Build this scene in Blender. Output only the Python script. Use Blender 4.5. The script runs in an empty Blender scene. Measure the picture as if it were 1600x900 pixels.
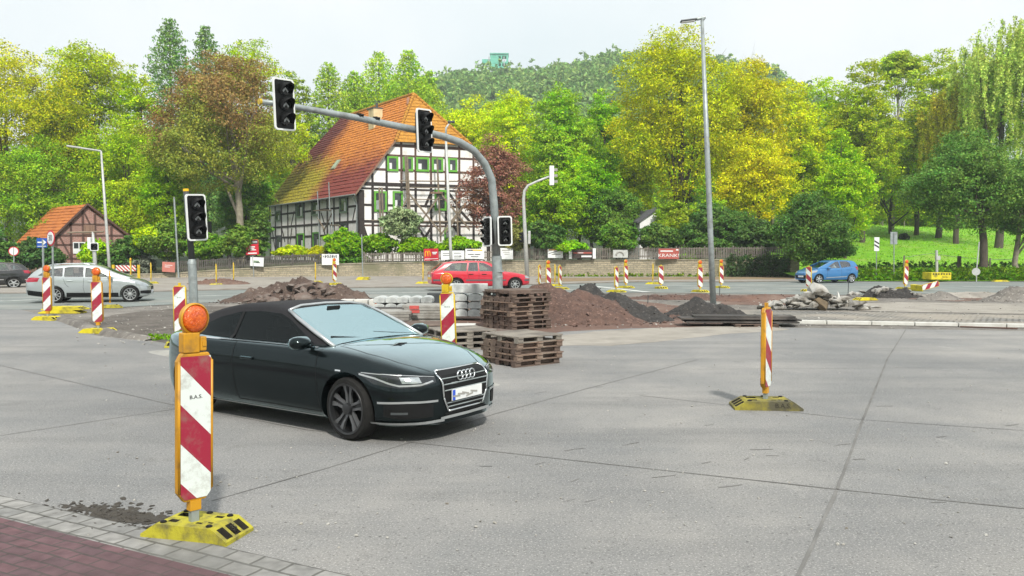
import bpy, bmesh, math, random
import numpy as np
from mathutils import Vector, Matrix
from mathutils.bvhtree import BVHTree

# ------------------------------------------------------------------ camera, world, sun, exposure
sc = bpy.context.scene
COL = sc.collection
EYE, FPX, HOR = 1.97, 1250.0, 396.0
PITCH = math.atan((450 - HOR) / FPX)
cam_d = bpy.data.cameras.new("camera")
cam_d.sensor_width = 36.0
cam_d.lens = 36.0 * FPX / 1600.0
cam_d.clip_start, cam_d.clip_end = 0.1, 4000.0
cam = bpy.data.objects.new("camera", cam_d)
COL.objects.link(cam)
cam.location = (0, 0, EYE)
cam.rotation_euler = (math.pi / 2 - PITCH, 0, 0)
sc.camera = cam

SUN_EL, SUN_AZ = math.radians(46), math.radians(163)      # azimuth clockwise from +Y (behind the camera, to the right)
world = bpy.data.worlds.new("World")
sc.world = world
world.use_nodes = True
wn = world.node_tree.nodes
wl = world.node_tree.links
wn.clear()
w_out = wn.new("ShaderNodeOutputWorld")
w_bg = wn.new("ShaderNodeBackground")
w_sky = wn.new("ShaderNodeTexSky")
w_sky.sky_type = 'NISHITA'
w_sky.sun_disc = False
w_sky.sun_elevation = SUN_EL
w_sky.sun_rotation = SUN_AZ
w_sky.dust_density = 3.0
w_tc = wn.new("ShaderNodeTexCoord")
w_no = wn.new("ShaderNodeTexNoise")
w_no.inputs['Scale'].default_value = 2.2
w_no.inputs['Detail'].default_value = 5
w_cr = wn.new("ShaderNodeValToRGB")
w_cr.color_ramp.elements[0].position = 0.35
w_cr.color_ramp.elements[0].color = (7.9, 8.7, 8.9, 1)
w_cr.color_ramp.elements[1].position = 0.62
w_cr.color_ramp.elements[1].color = (9.6, 9.8, 9.8, 1)
w_mx = wn.new("ShaderNodeMixRGB")
w_mx.inputs[0].default_value = 0.93
wl.new(w_tc.outputs['Generated'], w_no.inputs['Vector'])
wl.new(w_no.outputs['Fac'], w_cr.inputs['Fac'])
wl.new(w_sky.outputs['Color'], w_mx.inputs[1])
wl.new(w_cr.outputs['Color'], w_mx.inputs[2])
wl.new(w_mx.outputs['Color'], w_bg.inputs['Color'])
w_bg.inputs['Strength'].default_value = 0.090
wl.new(w_bg.outputs[0], w_out.inputs['Surface'])

sun_d = bpy.data.lights.new("sun", 'SUN')
sun_d.energy = 3.6
sun_d.angle = math.radians(4)
sun_d.color = (1.0, 0.95, 0.86)
sun = bpy.data.objects.new("sun", sun_d)
COL.objects.link(sun)
_sd = Vector((math.sin(SUN_AZ) * math.cos(SUN_EL), math.cos(SUN_AZ) * math.cos(SUN_EL), math.sin(SUN_EL)))
sun.rotation_euler = (-_sd).to_track_quat('-Z', 'Y').to_euler()
sun.location = (20, -20, 40)

sc.view_settings.view_transform = 'Standard'
sc.view_settings.look = 'None'
sc.view_settings.exposure = 0.42
sc.view_settings.gamma = 1.0
sc.view_settings.use_curve_mapping = False
sc.render.engine = 'CYCLES'
sc.cycles.max_bounces = 6
sc.cycles.transparent_max_bounces = 8
sc.cycles.use_denoising = True

# ------------------------------------------------------------------ helpers
def gp(px, py, z=0.0):
    """point of height z seen at photograph pixel (1600 x 900)"""
    dx, dz = (px - 800) / FPX, (450 - py) / FPX
    cp, sp = math.cos(PITCH), math.sin(PITCH)
    d = Vector((dx, cp + dz * sp, -sp + dz * cp))
    t = (z - EYE) / d.z
    return Vector((0, 0, EYE)) + d * t

def at(px, py, Y):
    dx, dz = (px - 800) / FPX, (450 - py) / FPX
    cp, sp = math.cos(PITCH), math.sin(PITCH)
    d = Vector((dx, cp + dz * sp, -sp + dz * cp))
    return Vector((0, 0, EYE)) + d * (Y / d.y)

def R(deg):
    return math.radians(deg)

class MB:
    def __init__(s):
        s.v, s.f, s.m, s.cur = [], [], [], 0
    def add(s, vs, fs):
        o = len(s.v)
        s.v += [tuple(v) for v in vs]
        for f in fs:
            s.f.append([i + o for i in f]); s.m.append(s.cur)
        return s
    def obox(s, o, a, b, c):
        o, a, b, c = Vector(o), Vector(a), Vector(b), Vector(c)
        vs = [o, o + a, o + a + b, o + b, o + c, o + a + c, o + a + b + c, o + b + c]
        fs = [(0, 3, 2, 1), (4, 5, 6, 7), (0, 1, 5, 4), (1, 2, 6, 5), (2, 3, 7, 6), (3, 0, 4, 7)]
        if a.cross(b).dot(c) < 0:
            fs = [tuple(reversed(f)) for f in fs]
        return s.add(vs, fs)
    def box(s, c, size, rz=0.0, M=None):
        sx, sy, sz = size
        vs = [Vector((x * sx / 2, y * sy / 2, z * sz / 2)) for z in (-1, 1) for x, y in ((-1, -1), (1, -1), (1, 1), (-1, 1))]
        rot = M if M is not None else Matrix.Rotation(rz, 3, 'Z')
        vs = [rot @ v + Vector(c) for v in vs]
        return s.add(vs, [(0, 3, 2, 1), (4, 5, 6, 7), (0, 1, 5, 4), (1, 2, 6, 5), (2, 3, 7, 6), (3, 0, 4, 7)])
    def prism(s, poly, d, cap=True):
        """polygon of 3D points pushed along vector d"""
        d = Vector(d); P = [Vector(p) for p in poly]; n = len(P)
        nrm = sum(((P[i] - P[0]).cross(P[(i + 1) % n] - P[0]) for i in range(1, n - 1)), Vector())
        if nrm.dot(d) > 0:
            P.reverse()
        vs = P + [p + d for p in P]
        fs = [tuple(range(n)), tuple(range(2 * n - 1, n - 1, -1))] if cap else []
        fs += [(i, i + n, (i + 1) % n + n, (i + 1) % n) for i in range(n)]
        return s.add(vs, fs)
    def tube(s, pts, r, n=8, cap=True):
        P = [Vector(p) for p in pts]
        rr = r if isinstance(r, (list, tuple)) else [r] * len(P)
        vs, fs = [], []
        ref = None
        for i, p in enumerate(P):
            t = (P[min(i + 1, len(P) - 1)] - P[max(i - 1, 0)]).normalized()
            if ref is None:
                ref = Vector((1, 0, 0)) if abs(t.x) < 0.8 else Vector((0, 1, 0))
            u = (ref - t * ref.dot(t)).normalized(); w = t.cross(u); ref = u
            for k in range(n):
                a = 2 * math.pi * k / n
                vs.append(p + (u * math.cos(a) + w * math.sin(a)) * rr[i])
        for i in range(len(P) - 1):
            for k in range(n):
                k2 = (k + 1) % n
                fs.append((i * n + k, i * n + k2, (i + 1) * n + k2, (i + 1) * n + k))
        if cap:
            fs.append(tuple(reversed(range(n)))); fs.append(tuple(range((len(P) - 1) * n, len(P) * n)))
        return s.add(vs, fs)
    def lathe(s, prof, n=24, M=None, o=(0, 0, 0), cap=True):
        """profile (r, h) turned about local Z, moved by matrix M and offset o"""
        M = M or Matrix.Identity(3); o = Vector(o)
        vs, fs = [], []
        for r, h in prof:
            for k in range(n):
                a = 2 * math.pi * k / n
                vs.append(M @ Vector((r * math.cos(a), r * math.sin(a), h)) + o)
        for i in range(len(prof) - 1):
            for k in range(n):
                k2 = (k + 1) % n
                fs.append((i * n + k, i * n + k2, (i + 1) * n + k2, (i + 1) * n + k))
        if cap and prof[0][0] > 1e-5: fs.append(tuple(reversed(range(n))))
        if cap and prof[-1][0] > 1e-5: fs.append(tuple(range((len(prof) - 1) * n, len(prof) * n)))
        return s.add(vs, fs)
    def rock(s, c, size, rnd, rot=True, jag=0.28):
        bm = bmesh.new()
        bmesh.ops.create_icosphere(bm, subdivisions=1 if max(size) < .5 else 2, radius=1.0)
        ax = [Vector((rnd.gauss(0, 1), rnd.gauss(0, 1), rnd.gauss(0, 1))).normalized() for _ in range(9)]
        lim = [rnd.uniform(0.28, 0.72) for _ in range(9)]
        for v in bm.verts:
            for a, l in zip(ax, lim):
                d = v.co.dot(a)
                if d > l: v.co -= a * (d - l)
            v.co *= 1 + rnd.uniform(-jag, jag) * 0.18
        q = Matrix.Rotation(rnd.uniform(0, 6.28), 3, 'Z') @ (Matrix.Rotation(rnd.uniform(-.5, .5), 3, 'X') if rot else Matrix.Identity(3))
        S = Matrix.Diagonal(Vector(size))
        vs = [q @ (S @ v.co) + Vector(c) for v in bm.verts]
        fs = [[v.index for v in f.verts] for f in bm.faces]
        bm.free()
        return s.add(vs, fs)
    def mesh(s, name, mats, smooth=False, angle=None):
        me = bpy.data.meshes.new(name)
        me.from_pydata(s.v, [], s.f)
        for m in (mats if isinstance(mats, (list, tuple)) else [mats]):
            me.materials.append(m)
        me.polygons.foreach_set('material_index', s.m)
        if smooth or angle:
            me.polygons.foreach_set('use_smooth', [True] * len(me.polygons))
            if angle: me.set_sharp_from_angle(angle=math.radians(angle))
        me.update()
        return me
    def build(s, name, mats, parent=None, smooth=False, angle=None, bevel=0.0, label=None):
        o = bpy.data.objects.new(name, s.mesh(name, mats, smooth, angle))
        COL.objects.link(o)
        if parent is not None: o.parent = parent
        if bevel:
            b = o.modifiers.new('bevel', 'BEVEL'); b.width = bevel; b.segments = 2; b.limit_method = 'ANGLE'; b.angle_limit = math.radians(40)
        if label: o['label'] = label
        return o

def tag(o, label=None, cat=None, group=None, kind=None):
    if label: o['label'] = label
    if cat: o['category'] = cat
    if group: o['group'] = group
    if kind: o['kind'] = kind
    return o

def thing(name, label, cat, loc=(0, 0, 0), rz=0.0, group=None):
    o = bpy.data.objects.new(name, None)
    o.empty_display_size = 0.2
    COL.objects.link(o)
    o.location = loc; o.rotation_euler = (0, 0, rz)
    return tag(o, label, cat, group)

def copy_tree(o, parent=None):
    c = o.copy(); COL.objects.link(c)
    if parent is not None: c.parent = parent
    for ch in list(o.children): copy_tree(ch, c)
    return c

def np_mesh(name, verts, quads, mat):
    me = bpy.data.meshes.new(name)
    nv, nf = len(verts), len(quads)
    me.vertices.add(nv); me.vertices.foreach_set('co', np.asarray(verts, np.float32).ravel())
    me.loops.add(nf * 4); me.loops.foreach_set('vertex_index', np.asarray(quads, np.int32).ravel())
    me.polygons.add(nf)
    me.polygons.foreach_set('loop_start', np.arange(0, nf * 4, 4, dtype=np.int32))
    me.polygons.foreach_set('loop_total', np.full(nf, 4, dtype=np.int32))
    me.materials.append(mat)
    me.update(calc_edges=True)
    return me

def grid(name, xs, ys, zf, mat, kind='structure', smooth=True):
    nx, ny = len(xs), len(ys)
    v = [(x, y, zf(x, y)) for y in ys for x in xs]
    f = [(j * nx + i, j * nx + i + 1, (j + 1) * nx + i + 1, (j + 1) * nx + i) for j in range(ny - 1) for i in range(nx - 1)]
    m = MB(); m.add(v, f)
    o = m.build(name, mat, smooth=smooth)
    if kind: o['kind'] = kind
    return o

def sheet(name, pts, z, mat, kind='structure', cuts=0):
    m = MB()
    P = [Vector((p[0], p[1], z)) for p in pts]
    ar = sum(P[i].x * P[(i + 1) % len(P)].y - P[(i + 1) % len(P)].x * P[i].y for i in range(len(P)))
    if ar < 0: P.reverse()
    m.add(P, [tuple(range(len(P)))])
    o = m.build(name, mat)
    if kind: o['kind'] = kind
    return o

def wob(pts, step, amp, seed):
    """closed outline with an uneven edge"""
    rnd = random.Random(seed); out = []
    n = len(pts)
    for i in range(n):
        a, b = Vector(pts[i][:2]), Vector(pts[(i + 1) % n][:2])
        k = max(1, int((b - a).length / step))
        for j in range(k):
            p = a.lerp(b, j / k)
            out.append((p.x + rnd.uniform(-amp, amp), p.y + rnd.uniform(-amp, amp)))
    return out

def text(string, size, mat, parent, loc, rot, name='lettering', ext=0.002, align='CENTER', sx=1.0):
    cu = bpy.data.curves.new(name, 'FONT')
    cu.body = string; cu.size = size; cu.extrude = ext
    cu.align_x = align; cu.align_y = 'CENTER'
    cu.materials.append(mat)
    tmp = bpy.data.objects.new('work', cu); COL.objects.link(tmp)
    dg = bpy.context.evaluated_depsgraph_get(); dg.update()
    me = bpy.data.meshes.new_from_object(tmp.evaluated_get(dg))
    bpy.data.objects.remove(tmp); bpy.data.curves.remove(cu)
    o = bpy.data.objects.new(name, me)
    COL.objects.link(o)
    if parent is not None: o.parent = parent
    o.location = loc; o.rotation_euler = rot; o.scale = (sx, 1, 1)
    return o

# ------------------------------------------------------------------ materials
MATS = {}
def new_mat(name):
    m = bpy.data.materials.new(name); m.use_nodes = True
    nt = m.node_tree
    return m, nt.nodes, nt.links, nt.nodes['Principled BSDF']

def mat(name, c1, c2=None, scale=4.0, rough=0.7, metal=0.0, bump=0.0, bscale=None, detail=6.0, dirt=None, dscale=1.2, dlo=0.5, dhi=0.7,
        coat=0.0, spec=0.5, lo=0.35, hi=0.65, stretch=None, emis=None, speck=None, sscale=60.0, bdist=0.02, speck2=None, s2scale=90.0, coat_ior=1.5):
    m, N, L, B = new_mat(name)
    B.inputs['Roughness'].default_value = rough
    B.inputs['Metallic'].default_value = metal
    B.inputs['Coat Weight'].default_value = coat
    B.inputs['Coat Roughness'].default_value = 0.03
    B.inputs['Specular IOR Level'].default_value = spec
    tc = N.new('ShaderNodeTexCoord'); vec = tc.outputs['Object']
    if stretch:
        mp = N.new('ShaderNodeMapping'); mp.inputs['Scale'].default_value = stretch
        L.new(vec, mp.inputs['Vector']); vec = mp.outputs['Vector']
    def noise(s, d=detail):
        n = N.new('ShaderNodeTexNoise'); n.inputs['Scale'].default_value = s; n.inputs['Detail'].default_value = d
        n.inputs['Roughness'].default_value = 0.62
        L.new(vec, n.inputs['Vector']); return n.outputs['Fac']
    def ramp(f, a, b):
        r = N.new('ShaderNodeMapRange'); r.inputs['From Min'].default_value = a; r.inputs['From Max'].default_value = b
        L.new(f, r.inputs['Value']); return r.outputs['Result']
    def mix(f, a, b):
        x = N.new('ShaderNodeMixRGB'); L.new(f, x.inputs[0])
        for i, q in ((1, a), (2, b)):
            if hasattr(q, 'is_linked') or not isinstance(q, (tuple, list)): L.new(q, x.inputs[i])
            else: x.inputs[i].default_value = (*q, 1)
        return x.outputs['Color']
    if c2 is None:
        c2 = tuple(x * 0.8 for x in c1)
    col = mix(ramp(noise(scale), lo, hi), c1, c2)
    if dirt:
        col = mix(ramp(noise(dscale, 8), dlo, dhi), col, dirt)
    if speck:
        col = mix(ramp(noise(sscale, 3), 0.60, 0.66), col, speck)
    if speck2:
        col = mix(ramp(noise(s2scale, 2), 0.57, 0.66), col, speck2)
    B.inputs['Coat IOR'].default_value = coat_ior
    L.new(col, B.inputs['Base Color'])
    if bump:
        b = N.new('ShaderNodeBump'); b.inputs['Strength'].default_value = bump; b.inputs['Distance'].default_value = bdist
        L.new(noise(bscale or scale * 3, 8), b.inputs['Height']); L.new(b.outputs['Normal'], B.inputs['Normal'])
    MATS[name] = m
    return m

def leaf_mat(name, trans=0.27):
    m, N, L, B = new_mat(name)
    oi = N.new('ShaderNodeObjectInfo'); ge = N.new('ShaderNodeNewGeometry'); tc = N.new('ShaderNodeTexCoord')
    no = N.new('ShaderNodeTexNoise'); no.inputs['Scale'].default_value = 0.33; no.inputs['Detail'].default_value = 4
    L.new(tc.outputs['Object'], no.inputs['Vector'])
    hs = N.new('ShaderNodeHueSaturation')
    nv = N.new('ShaderNodeTexNoise'); nv.inputs['Scale'].default_value = 1.1; nv.inputs['Detail'].default_value = 3
    L.new(tc.outputs['Object'], nv.inputs['Vector'])
    vm = N.new('ShaderNodeMath'); vm.operation = 'MULTIPLY'
    def mr(src, a, b, c, d):
        r = N.new('ShaderNodeMapRange'); r.inputs[1].default_value = a; r.inputs[2].default_value = b; r.inputs[3].default_value = c; r.inputs[4].default_value = d
        L.new(src, r.inputs[0]); return r.outputs[0]
    ah = N.new('ShaderNodeMath'); ah.operation = 'ADD'
    L.new(mr(no.outputs['Fac'], .3, .7, .470, .508), ah.inputs[0])
    rf = N.new('ShaderNodeMath'); rf.operation = 'FRACT'; r7 = N.new('ShaderNodeMath'); r7.operation = 'MULTIPLY'; r7.inputs[1].default_value = 7.31
    L.new(ge.outputs['Random Per Island'], r7.inputs[0]); L.new(r7.outputs[0], rf.inputs[0])
    L.new(mr(rf.outputs[0], 0, 1, -.018, .034), ah.inputs[1]); L.new(ah.outputs[0], hs.inputs['Hue'])
    L.new(mr(ge.outputs['Random Per Island'], 0, 1, .58, 1.42), vm.inputs[0]); L.new(mr(nv.outputs['Fac'], .32, .68, .66, 1.32), vm.inputs[1])
    L.new(vm.outputs[0], hs.inputs['Value'])
    hs.inputs['Saturation'].default_value = 1.12
    L.new(oi.outputs['Color'], hs.inputs['Color'])
    B.inputs['Roughness'].default_value = 0.6
    B.inputs['Specular IOR Level'].default_value = 0.25
    L.new(hs.outputs['Color'], B.inputs['Base Color'])
    tr = N.new('ShaderNodeBsdfTranslucent')
    L.new(hs.outputs['Color'], tr.inputs['Color'])
    ms = N.new('ShaderNodeMixShader'); ms.inputs[0].default_value = trans
    L.new(B.outputs[0], ms.inputs[1]); L.new(tr.outputs[0], ms.inputs[2])
    L.new(ms.outputs[0], N['Material Output'].inputs['Surface'])
    MATS[name] = m
    return m

def glass_mat(name, tint, gloss=0.10, rough=0.02, gcol=(1, 1, 1)):
    m, N, L, B = new_mat(name)
    N.remove(B)
    t = N.new('ShaderNodeBsdfTransparent'); t.inputs['Color'].default_value = (*tint, 1)
    g = N.new('ShaderNodeBsdfGlossy'); g.inputs['Roughness'].default_value = rough; g.inputs['Color'].default_value = (*gcol, 1)
    lw = N.new('ShaderNodeLayerWeight'); lw.inputs['Blend'].default_value = 0.25
    mr = N.new('ShaderNodeMapRange'); mr.inputs[3].default_value = gloss; mr.inputs[4].default_value = 0.9
    L.new(lw.outputs['Fresnel'], mr.inputs[0])
    ms = N.new('ShaderNodeMixShader')
    L.new(mr.outputs[0], ms.inputs[0]); L.new(t.outputs[0], ms.inputs[1]); L.new(g.outputs[0], ms.inputs[2])
    L.new(ms.outputs[0], N['Material Output'].inputs['Surface'])
    MATS[name] = m
    return m

def brick_mat(name, c1, c2, mortar, bw, rh, msize=0.02, rough=0.85, bump=0.4, axes='XZ', angle=0.0, dirt=None, dlo=.5, dhi=.75, dscale=.6, offset=0.5):
    m, N, L, B = new_mat(name)
    tc = N.new('ShaderNodeTexCoord'); mp = N.new('ShaderNodeMapping')
    L.new(tc.outputs['Object'], mp.inputs['Vector'])
    if axes == 'XZ': mp.inputs['Rotation'].default_value = (math.radians(-90), 0, 0)
    else: mp.inputs['Rotation'].default_value = (0, 0, angle)
    vec = mp.outputs['Vector']
    if axes == 'XZ':
        mp.inputs['Rotation'].default_value = (0, 0, angle)
        sx = N.new('ShaderNodeSeparateXYZ'); cx = N.new('ShaderNodeCombineXYZ')
        L.new(vec, sx.inputs[0]); L.new(sx.outputs['X'], cx.inputs['X']); L.new(sx.outputs['Z'], cx.inputs['Y'])
        vec = cx.outputs[0]
    nw = N.new('ShaderNodeTexNoise'); nw.inputs['Scale'].default_value = 3.0
    L.new(vec, nw.inputs['Vector'])
    va = N.new('ShaderNodeMixRGB'); va.blend_type = 'LINEAR_LIGHT'; va.inputs[0].default_value = 0.02
    L.new(vec, va.inputs[1]); L.new(nw.outputs['Color'], va.inputs[2])
    br = N.new('ShaderNodeTexBrick')
    br.offset = offset
    br.inputs['Color1'].default_value = (*c1, 1); br.inputs['Color2'].default_value = (*c2, 1); br.inputs['Mortar'].default_value = (*mortar, 1)
    br.inputs['Scale'].default_value = 1.0; br.inputs['Mortar Size'].default_value = msize; br.inputs['Mortar Smooth'].default_value = 0.3
    br.inputs['Brick Width'].default_value = bw; br.inputs['Row Height'].default_value = rh; br.inputs['Bias'].default_value = -0.1
    L.new(va.outputs[0], br.inputs['Vector'])
    n2 = N.new('ShaderNodeTexNoise'); n2.inputs['Scale'].default_value = 9.0; n2.inputs['Detail'].default_value = 8
    L.new(tc.outputs['Object'], n2.inputs['Vector'])
    r = N.new('ShaderNodeMapRange'); r.inputs[1].default_value = .3; r.inputs[2].default_value = .7; r.inputs[3].default_value = .72; r.inputs[4].default_value = 1.25
    L.new(n2.outputs['Fac'], r.inputs[0])
    mu = N.new('ShaderNodeMixRGB'); mu.blend_type = 'MULTIPLY'; mu.inputs[0].default_value = 1.0
    L.new(br.outputs['Color'], mu.inputs[1]); L.new(r.outputs[0], mu.inputs[2])
    col = mu.outputs['Color']
    if dirt:
        n3 = N.new('ShaderNodeTexNoise'); n3.inputs['Scale'].default_value = dscale; n3.inputs['Detail'].default_value = 8
        L.new(tc.outputs['Object'], n3.inputs['Vector'])
        r3 = N.new('ShaderNodeMapRange'); r3.inputs[1].default_value = dlo; r3.inputs[2].default_value = dhi
        L.new(n3.outputs['Fac'], r3.inputs[0])
        mx = N.new('ShaderNodeMixRGB'); L.new(r3.outputs[0], mx.inputs[0]); L.new(col, mx.inputs[1]); mx.inputs[2].default_value = (*dirt, 1)
        col = mx.outputs['Color']
    L.new(col, B.inputs['Base Color']); B.inputs['Roughness'].default_value = rough
    if bump:
        iv = N.new('ShaderNodeMath'); iv.operation = 'SUBTRACT'; iv.inputs[0].default_value = 1.0
        L.new(br.outputs['Fac'], iv.inputs[1])
        ad = N.new('ShaderNodeMath'); ad.operation = 'ADD'
        L.new(iv.outputs[0], ad.inputs[0]); L.new(n2.outputs['Fac'], ad.inputs[1])
        b = N.new('ShaderNodeBump'); b.inputs['Strength'].default_value = bump; b.inputs['Distance'].default_value = 0.02
        L.new(ad.outputs[0], b.inputs['Height']); L.new(b.outputs['Normal'], B.inputs['Normal'])
    MATS[name] = m
    return m

def stripe_mat(name, sign, phase, ca, cb, half=0.27, axis='X'):
    """slanted two-colour sheeting: boundary lines z + sign*x = const"""
    m, N, L, B = new_mat(name)
    tc = N.new('ShaderNodeTexCoord'); sx = N.new('ShaderNodeSeparateXYZ')
    L.new(tc.outputs['Object'], sx.inputs[0])
    k = N.new('ShaderNodeMath'); k.operation = 'MULTIPLY_ADD'; k.inputs[1].default_value = sign
    L.new(sx.outputs['X'], k.inputs[0]); L.new(sx.outputs['Z'], k.inputs[2])
    a = N.new('ShaderNodeMath'); a.operation = 'SUBTRACT'; a.inputs[1].default_value = phase - 20 * half * 2
    L.new(k.outputs[0], a.inputs[0])
    mo = N.new('ShaderNodeMath'); mo.operation = 'MODULO'; mo.inputs[1].default_value = 2 * half
    L.new(a.outputs[0], mo.inputs[0])
    g = N.new('ShaderNodeMath'); g.operation = 'GREATER_THAN'; g.inputs[1].default_value = half
    L.new(mo.outputs[0], g.inputs[0])
    mx = N.new('ShaderNodeMixRGB'); mx.inputs[1].default_value = (*ca, 1); mx.inputs[2].default_value = (*cb, 1)
    L.new(g.outputs[0], mx.inputs[0])
    n = N.new('ShaderNodeTexNoise'); n.inputs['Scale'].default_value = 7; n.inputs['Detail'].default_value = 9; n.inputs['Roughness'].default_value = .7
    L.new(tc.outputs['Object'], n.inputs['Vector'])
    r = N.new('ShaderNodeMapRange'); r.inputs[1].default_value = .50; r.inputs[2].default_value = .72; r.inputs[4].default_value = .62
    L.new(n.outputs['Fac'], r.inputs[0])
    d = N.new('ShaderNodeMixRGB'); d.inputs[2].default_value = (.22, .19, .15, 1)
    L.new(r.outputs[0], d.inputs[0]); L.new(mx.outputs[0], d.inputs[1])
    L.new(d.outputs[0], B.inputs['Base Color']); B.inputs['Roughness'].default_value = 0.42
    MATS[name] = m
    return m

RED, WHT = (0.30, 0.014, 0.040), (0.66, 0.72, 0.70)
def concrete_mat():
    m, N, L, B = new_mat('concrete_road')
    tc = N.new('ShaderNodeTexCoord')
    def noise(s, d=8, stretch=None, rot=0.0, rg=.62):
        v = tc.outputs['Object']
        if stretch:
            mp = N.new('ShaderNodeMapping'); mp.inputs['Scale'].default_value = stretch; mp.inputs['Rotation'].default_value = (0, 0, rot)
            L.new(v, mp.inputs['Vector']); v = mp.outputs['Vector']
        n = N.new('ShaderNodeTexNoise'); n.inputs['Scale'].default_value = s; n.inputs['Detail'].default_value = d; n.inputs['Roughness'].default_value = rg
        L.new(v, n.inputs['Vector']); return n.outputs['Fac']
    def mr(f, a, b, c=0.0, d=1.0):
        r = N.new('ShaderNodeMapRange'); r.inputs[1].default_value = a; r.inputs[2].default_value = b; r.inputs[3].default_value = c; r.inputs[4].default_value = d
        L.new(f, r.inputs[0]); return r.outputs[0]
    def mix(f, a, b):
        x = N.new('ShaderNodeMixRGB'); L.new(f, x.inputs[0])
        for i, q in ((1, a), (2, b)):
            if isinstance(q, tuple): x.inputs[i].default_value = (*q, 1)
            else: L.new(q, x.inputs[i])
        return x.outputs[0]
    # slabs differ a little in tone
    mp = N.new('ShaderNodeMapping'); mp.inputs['Rotation'].default_value = (0, 0, math.radians(7)); mp.inputs['Scale'].default_value = (.16, .22, .2)
    L.new(tc.outputs['Object'], mp.inputs['Vector'])
    vo = N.new('ShaderNodeTexVoronoi'); vo.distance = 'CHEBYCHEV'; vo.inputs['Scale'].default_value = 1.0; vo.inputs['Randomness'].default_value = .25
    L.new(mp.outputs[0], vo.inputs['Vector'])
    sx = N.new('ShaderNodeSeparateXYZ'); L.new(vo.outputs['Color'], sx.inputs[0])
    col = mix(mr(noise(.35, 10), .36, .64), (.285, .275, .262), (.185, .188, .190))
    col = mix(mr(sx.outputs[0], 0, 1, 0, .30), col, (.20, .205, .21))
    col = mix(mr(noise(1.0, 9, (.12, 1.1, 1), math.radians(28)), .50, .70, 0, .50), col, (.118, .122, .126))     # rubbed-in tyre tracks
    col = mix(mr(noise(1.9, 12, None, 0, .75), .56, .70, 0, .75), col, (.15, .148, .145))                       # blotches
    col = mix(mr(noise(.8, 12, (1.4, .4, 1), .5, .78), .60, .72, 0, .7), col, (.36, .35, .335))                  # pale laitance
    col = mix(mr(noise(17, 3), .66, .70, 0, .8), col, (.07, .068, .066))                                        # pits and oil spots
    col = mix(mr(noise(.21, 5), .47, .60, 0, .42), col, (.128, .134, .142))                                     # damp, trafficked areas
    col = mix(mr(noise(40, 3), .58, .68, 0, .72), col, (.06, .058, .057))
    col = mix(mr(noise(64, 2), .56, .66, 0, .66), col, (.46, .45, .43))
    L.new(col, B.inputs['Base Color']); B.inputs['Roughness'].default_value = .86; B.inputs['Specular IOR Level'].default_value = .3
    b = N.new('ShaderNodeBump'); b.inputs['Strength'].default_value = .7; b.inputs['Distance'].default_value = .012
    L.new(noise(70, 10), b.inputs['Height']); L.new(b.outputs[0], B.inputs['Normal'])
    return m
concrete = concrete_mat()
asphalt = mat('asphalt_road', (.20, .225, .215), (.155, .17, .165), .5, .85, bump=.3, bscale=60, dirt=(.27, .27, .25), dscale=.22, dlo=.5, dhi=.7)
joint_m = mat('joint_tar', (.10, .098, .094), (.19, .185, .178), 1.2, .9, bump=.3, bscale=30)
gravel = mat('gravel_base', (.20, .185, .165), (.11, .10, .092), 2.2, .95, bump=.9, bscale=16, dirt=(.27, .25, .225), dscale=.4, speck=(.34, .32, .29), sscale=9, bdist=.05)
dark_dirt = mat('dark_dirt', (.10, .088, .075), (.15, .13, .115), 1.6, .95, bump=1.0, bscale=11, dirt=(.06, .052, .045), dscale=.9, bdist=.08, speck=(.25, .23, .21), sscale=8)
red_earth = mat('red_earth', (.165, .095, .07), (.11, .065, .052), 1.8, .95, bump=.8, bscale=14, dirt=(.21, .15, .12), dscale=.5, bdist=.05)
pale_dust = mat('pale_dust', (.33, .305, .27), (.25, .23, .20), 1.2, .95, bump=.5, bscale=20, dirt=(.19, .175, .155), dscale=.5)
red_gravel = mat('red_gravel', (.135, .080, .063), (.085, .052, .043), 5, .95, bump=1.0, bscale=14, detail=10, bdist=.07, speck=(.24, .15, .12), sscale=13)
black_gravel = mat('black_gravel', (.05, .046, .043), (.026, .025, .025), 5, .95, bump=1.0, bscale=12, detail=10, bdist=.07, speck=(.11, .10, .095), sscale=12)
rubble_m = mat('broken_stone', (.44, .43, .40), (.29, .28, .26), 2.5, .9, bump=.8, bscale=9, dirt=(.15, .13, .10), dscale=1.1, bdist=.04)
brown_dirt = mat('brown_dirt', (.105, .070, .056), (.065, .045, .038), 2.4, .95, bump=1.0, bscale=11, dirt=(.15, .11, .09), dscale=1.2, bdist=.08, speck=(.22, .18, .15), sscale=9)
rubble_brown = mat('broken_asphalt', (.165, .118, .098), (.095, .070, .060), 3, .95, bump=.9, bscale=9, dirt=(.21, .18, .16), dscale=1.5, bdist=.04)
kerb_m = mat('pale_kerb', (.60, .60, .57), (.50, .50, .47), 3, .8, bump=.2, dirt=(.38, .36, .33), dscale=1.0)
walk_m = mat('beige_walk', (.30, .28, .25), (.24, .22, .20), 1.5, .9, bump=.4, bscale=25, dirt=(.20, .17, .14), dscale=.7)
litter_m = mat('leaf_litter', (.20, .12, .07), (.28, .21, .13), 6, .95, bump=.8, bscale=20, dirt=(.10, .12, .04), dscale=1.2)
soil_m = mat('garden_soil', (.07, .085, .03), (.05, .055, .025), 1.0, .95, bump=.5)
white_paint = mat('road_paint', (.62, .64, .62), (.50, .52, .50), 5, .7, dirt=(.28, .29, .28), dscale=1.5, dlo=.45, dhi=.65)
grass_m = mat('meadow_grass', (.20, .46, .012), (.13, .31, .012), .8, .9, bump=.8, bscale=9, dirt=(.27, .38, .06), dscale=.35, bdist=.08)
hill_m = mat('hill_ground', (.06, .085, .045), (.045, .06, .035), .05, .95)
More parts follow.
